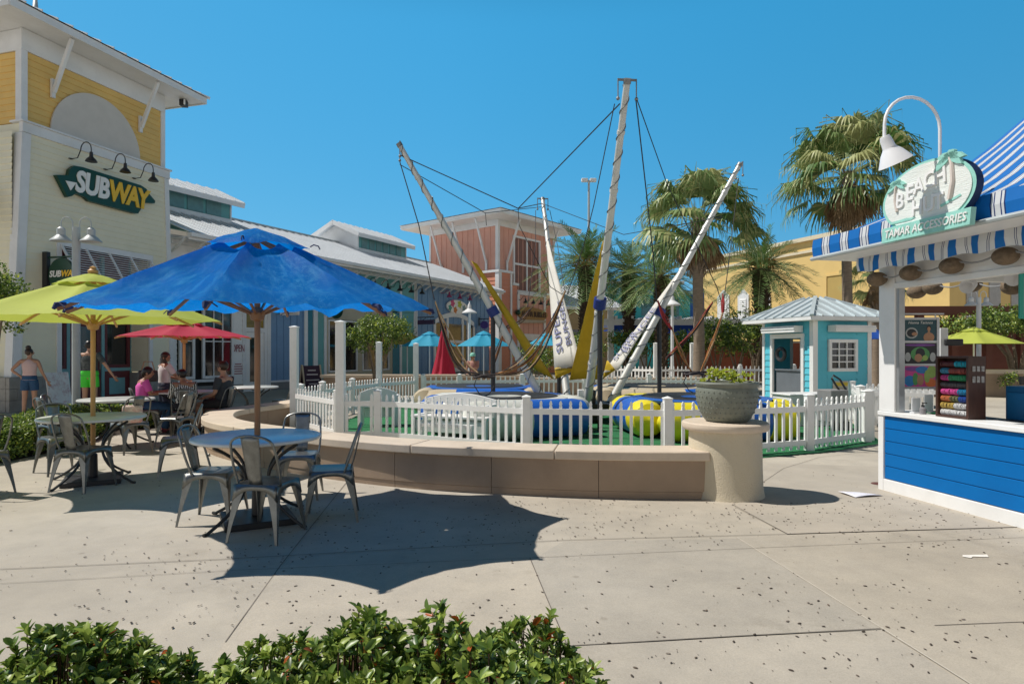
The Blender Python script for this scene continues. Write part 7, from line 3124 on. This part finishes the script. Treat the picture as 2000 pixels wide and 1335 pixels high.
# far parasols and small tables
parasol('sky blue parasol left of the closed red one', (-3.7, 28.5, 0), 1.28, 2.45, 1.78, .2, CYAN, WTRIM, detail=False)
parasol('sky blue parasol right of the closed red one', (-1.25, 28.0, 0), 1.28, 2.45, 1.78, .5, CYAN, WTRIM, detail=False)
parasol('yellow parasol half hidden behind the small leafy tree', (-4.95, 30, 0), 1.3, 2.45, 1.9, .3, YELC, WTRIM, detail=False)
parasol('lime green parasol seen through the stall opening', (16.0, 22.0, 0), 1.45, 2.38, 1.80, .3, LIME, WTRIM, detail=False)
parasol('blue parasol peeking out between the kiosk and the stall post', (12.5, 22.5, 0), 1.0, 2.5, 1.98, .3, BLUEC, WTRIM, detail=False)
parasol('sky blue parasol in front of the coral tower entrance', (1.75, 32.0, 0), 1.1, 2.5, 1.85, .3, CYAN, WTRIM, detail=False)
t = thing('closed_parasol', 'closed red parasol standing between two sky blue ones', 'parasol', (-2.72, 25.3, 0))
mb = MB()
prof = [(.05, 2.5), (.10, 2.3), (.16, 2.0), (.26, 1.4), (.40, .75), (.44, .62)]
n = 40
vs, fs = [], []
for i, (r_, z) in enumerate(prof):
    for j in range(n):
        a = 2 * pi * j / n
        q = r_ * (1 + .16 * sin(8 * a + .5 * i))
        vs.append((q * cos(a), q * sin(a), z))
for i in range(len(prof) - 1):
    for j in range(n):
        fs.append((i * n + j, i * n + (j + 1) % n, (i + 1) * n + (j + 1) % n, (i + 1) * n + j))
mb.add(vs, fs)
mb.build('folded_canopy', RED, t, angle=70)
mb = MB()
mb.tube([(0, 0, 0), (0, 0, 2.62)], .03, 10)
mb.build('pole', PINEW, t)

# ================================================================== lamp posts
def twin_lamp(label, loc, H, rz, m, s=1.0):
    t = thing('street_lamp', label, 'lamp post', loc, rz, 'twin lamp posts')
    mb = MB()
    mb.tube([(0, 0, 0), (0, 0, H)], .115 * s, 14)
    mb.lathe([(.18 * s, 0), (.18 * s, .2), (.12 * s, .26)], 14)
    mb.build('post', m, t)
    for sg in (-1, 1):
        mb = MB()
        pts = [(sg * .1 * s, 0, H - .25), (sg * .10 * s, 0, H + .12 * s)]
        for i in range(1, 10):
            a = pi - pi * i / 9
            pts.append((sg * (.10 + .17 * (1 + cos(a))) * s, 0, H + .12 * s + .20 * s * sin(a)))
        pts.append((sg * .44 * s, 0, H - .02))
        mb.tube(pts, .02 * s, 8)
        ar = mb.build('arm', m, t)
        mb = MB()
        mb.lathe([(.0, .0), (.06, -.0), (.10, -.04), (.12, -.06), (.12, -.25), (.15, -.28), (.30, -.42), (.31, -.45), (.29, -.45), (.13, -.29), (0, -.27)], 20, (sg * .44 * s, 0, H - .0), M=Matrix.Scale(s, 4))
        mb.build('lamp_head', m, ar)
    return t


twin_lamp('grey twin headed lamp post in front of the cream tower doorway', (-8.65, 12.6, 0), 3.98, .12, GREYM, .63)
twin_lamp('white twin headed lamp post seen through the stall opening', (18.6, 25.3, 0), 3.7, .1, WTRIM, .75)
for px, d, py, lb in ((917, 29.5, 592, 'slim white lamp post with a single cap in front of the blue shops'), (1313, 27, 575, 'slim pale lamp post with a wide cap between the mast and the palm trunk')):
    H = EYE + (HOR - py) / F * d
    t = thing('post_lamp', lb, 'lamp post', ((px - 1000) / F * d, d, 0))
    mb = MB()
    mb.tube([(0, 0, 0), (0, 0, H - .35)], [.075, .06], 12)
    mb.build('post', WTRIM, t)
    mb = MB()
    mb.lathe([(.0, H + .1), (.03, H), (.08, H - .08), (.1, H - .25), (.34, H - .42), (.35, H - .46), (.1, H - .44), (0, H - .44)], 18)
    mb.build('lamp_head', WTRIM, t)
H = EYE + (HOR - 352) / F * 42
t = thing('floodlight_mast', 'tall thin mast with two white floodlights rising behind the coral tower', 'light mast', (150 / F * 42, 42, 0))
mb = MB()
mb.tube([(0, 0, 0), (0, 0, H)], [.12, .07], 10)
mb.build('post', GREYM, t)
for s in (-1, 1):
    mb = MB()
    mb.box((s * .28, 0, H), (.42, .3, .22), 0)
    mb.bar((0, 0, H - .02), (s * .2, 0, H - .02), .06, .06)
    mb.build('floodlight', WHITE, t, bevel=.03)
# black and white information post by the hut
# ================================================================== vegetation
PG = mat('palm_green', (.085, .17, .04), .42, .3, 5, transl=.22, spec=.6)
PG2 = mat('palm_grey_green', (.18, .265, .09), .42, .3, 5, transl=.22, spec=.6)
PY_ = mat('palm_yellow_green', (.40, .42, .18), .5, .3, 5, transl=.25)
PD = mat('dead_palm_leaf', (.26, .17, .09), .85, .35, 6, transl=.12)
PT = mat('palm_trunk_bark', (.22, .17, .125), .95, .25, 5, bump=1.0, bscale=22, stretch=(1, 1, 4))
PT2 = mat('rough_dark_palm_trunk', (.075, .05, .032), .95, .35, 6, bump=1.0, bscale=14)


def blade(mb, a, b, c, w, m, up):
    """narrow strip a->b->c, drooping"""
    d = (b - a)
    s = d.cross(up)
    if s.length < 1e-5: s = Vector((1, 0, 0))
    s = s.normalized() * w / 2
    i = len(mb.v)
    mb.v += [a - s * .45, a + s * .45, b + s, b - s, c]
    mb.f += [[i, i + 1, i + 2, i + 3], [i + 3, i + 2, i + 4]]
    mb.m += [m, m]


def fan_palm(label, loc, H, R, seed, n_live=46, n_dead=26, tr=.19):
    """palm with stiff fan leaves on long stalks and a skirt of dead ones"""
    r = random.Random(seed)
    t = thing('palm_tree', label, 'palm tree', loc)
    mb = MB()
    zs = [0, .15, H * .3, H * .6, H * .85, H]
    mb.tube([(.03 * sin(z), .02 * cos(z), z) for z in zs], [tr * 1.25, tr * 1.02, tr * .95, tr * .9, tr * 1.0, tr * .8], 16)
    # old leaf bases
    for k in range(70):
        a = k * 2.4
        z = H * (.66 + .34 * k / 70)
        p = Vector((cos(a) * tr * .9, sin(a) * tr * .9, z))
        mb.bar(p, p + Vector((cos(a) * .12, sin(a) * .12, .2)), .07, .035)
    mb.build('trunk', PT, t)
    lf = MB()
    ctr = Vector((0, 0, H))
    for k in range(n_live + n_dead):
        dead = k >= n_live
        a = k * 2.39996 + r.uniform(-.3, .3)
        if dead:
            el = r.uniform(-1.45, -.95)
            st = R * r.uniform(.10, .30)
            fr = R * r.uniform(.34, .50)
        else:
            u = (k + .5) / n_live
            el = 1.5 - 2.05 * u ** 1.1 + r.uniform(-.18, .18)
            st = R * r.uniform(.46, .64)
            fr = R * r.uniform(.42, .56)
        d = Vector((cos(a) * cos(el), sin(a) * cos(el), sin(el)))
        p0 = ctr + Vector((cos(a) * tr * .6, sin(a) * tr * .6, -.1 - (.5 * r.random() if dead else .1 * (k / n_live))))
        p1 = p0 + d * st - Vector((0, 0, st * .12))
        m = 3 if dead else r.choices((0, 1, 2), (5, 4, 1))[0]
        side = d.cross(Vector((0, 0, 1)))
        if side.length < .05: side = Vector((1, 0, 0))
        side.normalize()
        # stalk
        blade(lf, p0, p0.lerp(p1, .5) + Vector((0, 0, .03 * R)), p1, .035, 2 if not dead else 3, side)
        nb = 30 if not dead else 16
        tw = r.uniform(-.5, .5)
        nrm = (side.cross(d).normalized() + side * tw).normalized()
        side = d.cross(nrm).normalized()
        for j in range(nb):
            g_ = (j + .5) / nb * 2 - 1
            an = g_ * (1.9 if not dead else .8)
            L = fr * (1 - .30 * abs(g_) ** 2) * r.uniform(.85, 1.08)
            dd = (d * cos(an) + side * sin(an))
            b = p1 + dd * L * .58 + nrm * (.05 * L * (1 - abs(g_)))
            dro = r.uniform(.35, 1.0) if not dead else .3
            dd2 = (dd + Vector((0, 0, -1)) * dro * 2.0).normalized()
            c = b + dd2 * L * .5
            hang = c + Vector((r.uniform(-.1, .1), r.uniform(-.1, .1), -1)) * L * r.uniform(.1, .38)
            if not dead: blade(lf, b.lerp(c, .55), c, hang, L * .035, 2 if r.random() < .25 else m, nrm)
            blade(lf, p1, b, c, L * .085, m if r.random() < .72 else (2 if not dead else 3), nrm)
    lf.build('crown', [PG, PG2, PY_, PD], t, angle=30)
    return t


def date_palm(label, loc, H, R, seed, n=64, tr=.22, fruit=True):
    r = random.Random(seed)
    t = thing('palm_tree', label, 'palm tree', loc)
    mb = MB()
    mb.tube([(0, 0, 0), (0, 0, .2), (0, 0, H * .6), (0, 0, H)], [tr * 1.2, tr, tr * .95, tr * 1.25], 14)
    k = 0
    z = .2
    while z < H:
        for j in range(7):
            a = 2 * pi * (j + .5 * (k % 2)) / 7
            q = tr * (.95 if z < H * .6 else 1.1)
            p = Vector((cos(a) * q, sin(a) * q, z))
            mb.bar(p, p + Vector((cos(a) * .09, sin(a) * .09, .12)), .11, .05)
        z += .16
        k += 1
    mb.build('trunk', PT2, t)
    lf = MB()
    for k in range(n):
        u = (k + .5) / n
        a = k * 2.39996 + r.uniform(-.2, .2)
        el = 1.32 - 1.75 * u ** .72 + r.uniform(-.12, .12)
        L = R * r.uniform(.88, 1.12) * (1.0 if u < .8 else .85)
        d = Vector((cos(a) * cos(el), sin(a) * cos(el), sin(el)))
        pts = []
        for i in range(9):
            f = i / 8
            pts.append(Vector((0, 0, H)) + d * L * f - Vector((0, 0, L * .42 * f ** 2.0 * (.4 + cos(el) * .8))))
        lf.tube(pts, [.022 - .002 * i for i in range(9)], 4, 2)
        m = r.choices((0, 1), (3, 2))[0]
        nl = 26
        for i in range(nl):
            f = .16 + .84 * (i + .5) / nl
            q = f * 8
            i0 = min(7, int(q))
            p = pts[i0].lerp(pts[i0 + 1], q - i0)
            ax = (pts[i0 + 1] - pts[i0]).normalized()
            sd = ax.cross(Vector((0, 0, 1)))
            if sd.length < .05: sd = Vector((1, 0, 0))
            sd.normalize()
            upv = sd.cross(ax)
            ll = R * .19 * (1 - .55 * abs(f - .45)) * r.uniform(.85, 1.1)
            for s in (-1, 1):
                dd = (ax * .75 + sd * s * .8 + upv * r.uniform(.05, .45)).normalized()
                blade(lf, p, p + dd * ll * .6, p + dd * ll + Vector((0, 0, -.1 * ll)), .035 * R / 2.4, m, upv)
    if fruit:
        for k in range(5):
            a = k * 1.3
            for j in range(30):
                p = Vector((cos(a) * .5, sin(a) * .5, H + .25)) + rvec(r) * .28
                lf.ball(p, .045, 5, 3, 3)
    lf.build('crown', [PG, PG2, PY_, mat('orange_dates', (.42, .16, .02), .6, .2)], t, angle=30)
    return t


d = 25.0
fan_palm('tallest fan palm, its shaggy crown rising behind the beach sign', (655 / F * d, d, 0), EYE + (HOR - 335) / F * d, 2.75, 21, 46, 36, .2)
d = 24.0
fan_palm('fan palm with a straight grey trunk behind the dotted clay bowl', (364 / F * d, d, 0), EYE + (HOR - 425) / F * d, 2.4, 22, 42, 30, .215)
d = 33.0
date_palm('date palm with orange fruit in front of the yellow hall', (487 / F * d, d, 0), EYE + (HOR - 525) / F * d, 2.75, 23, 66, .36)
d = 34.0
date_palm('date palm showing left of the tallest mast', (143 / F * d, d, 0), EYE + (HOR - 520) / F * d, 3.2, 24, 66, .3)
d = 30.0
date_palm('dark date palm behind the white sail of the right mast', (292 / F * d, d, 0), EYE + (HOR - 540) / F * d, 2.5, 25, 60, .26, False)
d = 36.0
date_palm('date palm half hidden by the tallest mast', (228 / F * d, d, 0), EYE + (HOR - 530) / F * d, 2.8, 26, 56, .3, False)
d = 27.0
fan_palm('fan palm with a dark rough trunk just left of the stall post', (712 / F * d, d, 0), EYE + (HOR - 535) / F * d, 1.4, 27, 20, 22, .2)


def crown(mb, c, rad, n, L, r, wts, holes=.2, thick=.45):
    """leaves through an uneven crown"""
    c = Vector(c)
    k = 0
    while k < n:
        d = rvec(r)
        q = (1 - thick * r.random() ** 1.6)
        nz = .78 + .5 * noise.noise(d * 2.2 + c) + .22 * noise.noise(d * 5 + c)
        p = c + Vector((d.x * rad[0], d.y * rad[1], d.z * rad[2])) * q * nz
        if noise.noise(p * 1.9) < -holes and r.random() < .8:
            k += 1
            continue
        for j in range(5):
            dd = (d * .6 + rvec(r)).normalized()
            leaf(mb, p + rvec(r) * L * .9, dd, d + rvec(r) * .7 + Vector((0, 0, .4)), L * r.uniform(.7, 1.2), L * r.uniform(.4, .6), r.choices(range(len(wts)), wts)[0])
        k += 1


def tree(label, loc, H, rads, seed, n=900, L=.1, wts=(3, 5, 3), limbs=5, tr=.07, lobes=6, name='leafy_tree', cat='tree', group=None):
    r = random.Random(seed)
    t = thing(name, label, cat, loc, 0, group)
    mb, lf = MB(), MB()
    base = H - rads[2] * 1.0
    crown(lf, (0, 0, H), (rads[0] * .8, rads[1] * .8, rads[2] * .8), n // 3, L, r, wts)
    for k in range(limbs):
        a = 2 * pi * k / limbs + r.uniform(-.3, .3)
        e = Vector((cos(a) * rads[0] * .45, sin(a) * rads[1] * .45, H + r.uniform(-.2, .3) * rads[2]))
        mb.tube([(cos(a) * tr * .6, sin(a) * tr * .6, 0), (cos(a) * rads[0] * .12, sin(a) * rads[1] * .12, base * .7), tuple(e)], [tr, tr * .7, tr * .2], 7)
    for k in range(lobes):
        a = 2 * pi * k / lobes + r.uniform(-.4, .4)
        q = r.uniform(.45, .7)
        c = (cos(a) * rads[0] * q, sin(a) * rads[1] * q, H + r.uniform(-.4, .5) * rads[2])
        crown(lf, c, (rads[0] * .48, rads[1] * .48, rads[2] * .5), n * 2 // 3 // lobes, L, r, wts)
    mb.build('trunk', BARK, t)
    lf.build('crown', [LD, LM, LL, LY], t, angle=60)
    return t


tree('small round leafy tree with several stems between the white posts', (-4.35, 20.5, 0), 2.08, (1.15, 1.15, .80), 31, 1500, .085, (4, 5, 3, .4), 6, .05)
tree('leafy tree cut by the left edge of the picture, before the cream tower', (-9.55, 11.6, 0), 2.55, (.78, .78, .95), 32, 1200, .075, (3, 5, 4, .8), 4, .05)
tree('broad spreading tree seen through the stall opening', (21.5, 27, 0), 2.75, (3.1, 2.2, .85), 33, 1500, .14, (3, 5, 3, .3), 5, .1, 9)
for k, (px, d, h, r_, lb) in enumerate(((1400, 31, 2.3, 1.3, 'clipped green tree left of the date palm trunk'), (1440, 30, 2.1, 1.1, 'yellowish green tree above the red brick wall'), (1475, 32, 2.9, 1.4, 'rounded dark green tree top against the yellow hall'),
                                     (1262, 33, 2.0, 1.1, 'green bush tree under the shade pergola'), (1222, 34, 1.9, 1.0, 'dark green bush tree behind the white sail'), (1140, 30, 1.7, 1.0, 'dark shrubby tree behind the yellow sails'),
                                     (1330, 32, 2.0, 1.0, 'dark green tree left of the fan palm trunk'))):
    tree(lb, ((px - 1000) / F * d, d, 0), h, (r_, r_, r_ * .85), 40 + k, 420, .14, (5, 4, 2, .8 if k == 1 else .2), 4, .06, 5)
tree('small sparse bush against the pale stone wall in the stall opening', (16.4, 20.8, 0), .55, (.55, .4, .35), 51, 130, .07, (4, 3, 1, .3), 5, .02, 3, 'bush', 'bush')
tree('low bush in front of the entrance of the coral tower', (1.3, 30, 0), 1.3, (1.3, 1.0, 1.0), 52, 420, .13, (4, 4, 2, .3), 4, .05, 4, 'bush', 'bush')


# clipped hedge on the left
def hedge(label, pts, w, h, seed, n=5200, L=.045):
    r = random.Random(seed)
    t = thing('hedge', label, 'hedge', (*pts[0], 0))
    pp = resample(catmull(pts), .05)
    core, lf = MB(), MB()
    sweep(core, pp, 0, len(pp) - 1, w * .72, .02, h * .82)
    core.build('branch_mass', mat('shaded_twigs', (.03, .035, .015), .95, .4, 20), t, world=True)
    for k in range(n):
        i = r.randrange(len(pp) - 1)
        q = pp[i].lerp(pp[i + 1], r.random())
        tt = (pp[i + 1] - pp[i]).normalized()
        nn = Vector((-tt.y, tt.x, 0))
        a = r.uniform(-.1, pi + .1)
        cx_, cz_ = cos(a), sin(a)
        ex = abs(cx_) ** .6 * (1 if cx_ > 0 else -1)
        ez = max(0, cz_) ** .6
        bump_ = 1 + .22 * noise.noise(Vector((q.x * 2.3 + ex, q.y * 2.3, ez * 2)))
        p = q + nn * (ex * w * .5 * bump_ * r.uniform(.86, 1.04)) + Vector((0, 0, .04 + ez * (h - .04) * bump_ * r.uniform(.88, 1.04)))
        if ez == 0: p.z = r.uniform(.04, h * .5)
        od = (nn * ex + Vector((0, 0, ez * 1.1))).normalized()
        for j in range(3):
            dd = (od * .7 + rvec(r)).normalized()
            leaf(lf, p + rvec(r) * .02, dd, od + rvec(r) * .6, L * r.uniform(.7, 1.3), L * r.uniform(.42, .6), r.choices((0, 1, 2, 3), (3, 5, 4, .6))[0])
    lf.build('foliage', [LD, LM, LL, LY], t, world=True, angle=60)


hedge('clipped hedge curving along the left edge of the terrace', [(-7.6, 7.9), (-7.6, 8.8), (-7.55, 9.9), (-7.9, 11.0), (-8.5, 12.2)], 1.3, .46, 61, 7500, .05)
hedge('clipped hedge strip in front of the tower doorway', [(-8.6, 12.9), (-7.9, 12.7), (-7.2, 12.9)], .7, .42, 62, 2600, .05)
mb = MB()
mb.poly([(-8.3, 7.2, .005), (-6.95, 7.3, .005), (-6.9, 9.8, .005), (-7.2, 11.4, .005), (-7.0, 13.2, .005), (-9.2, 13.2, .005)])
tag(mb.build('hedge_bed', SOIL, smooth=False), kind='structure')
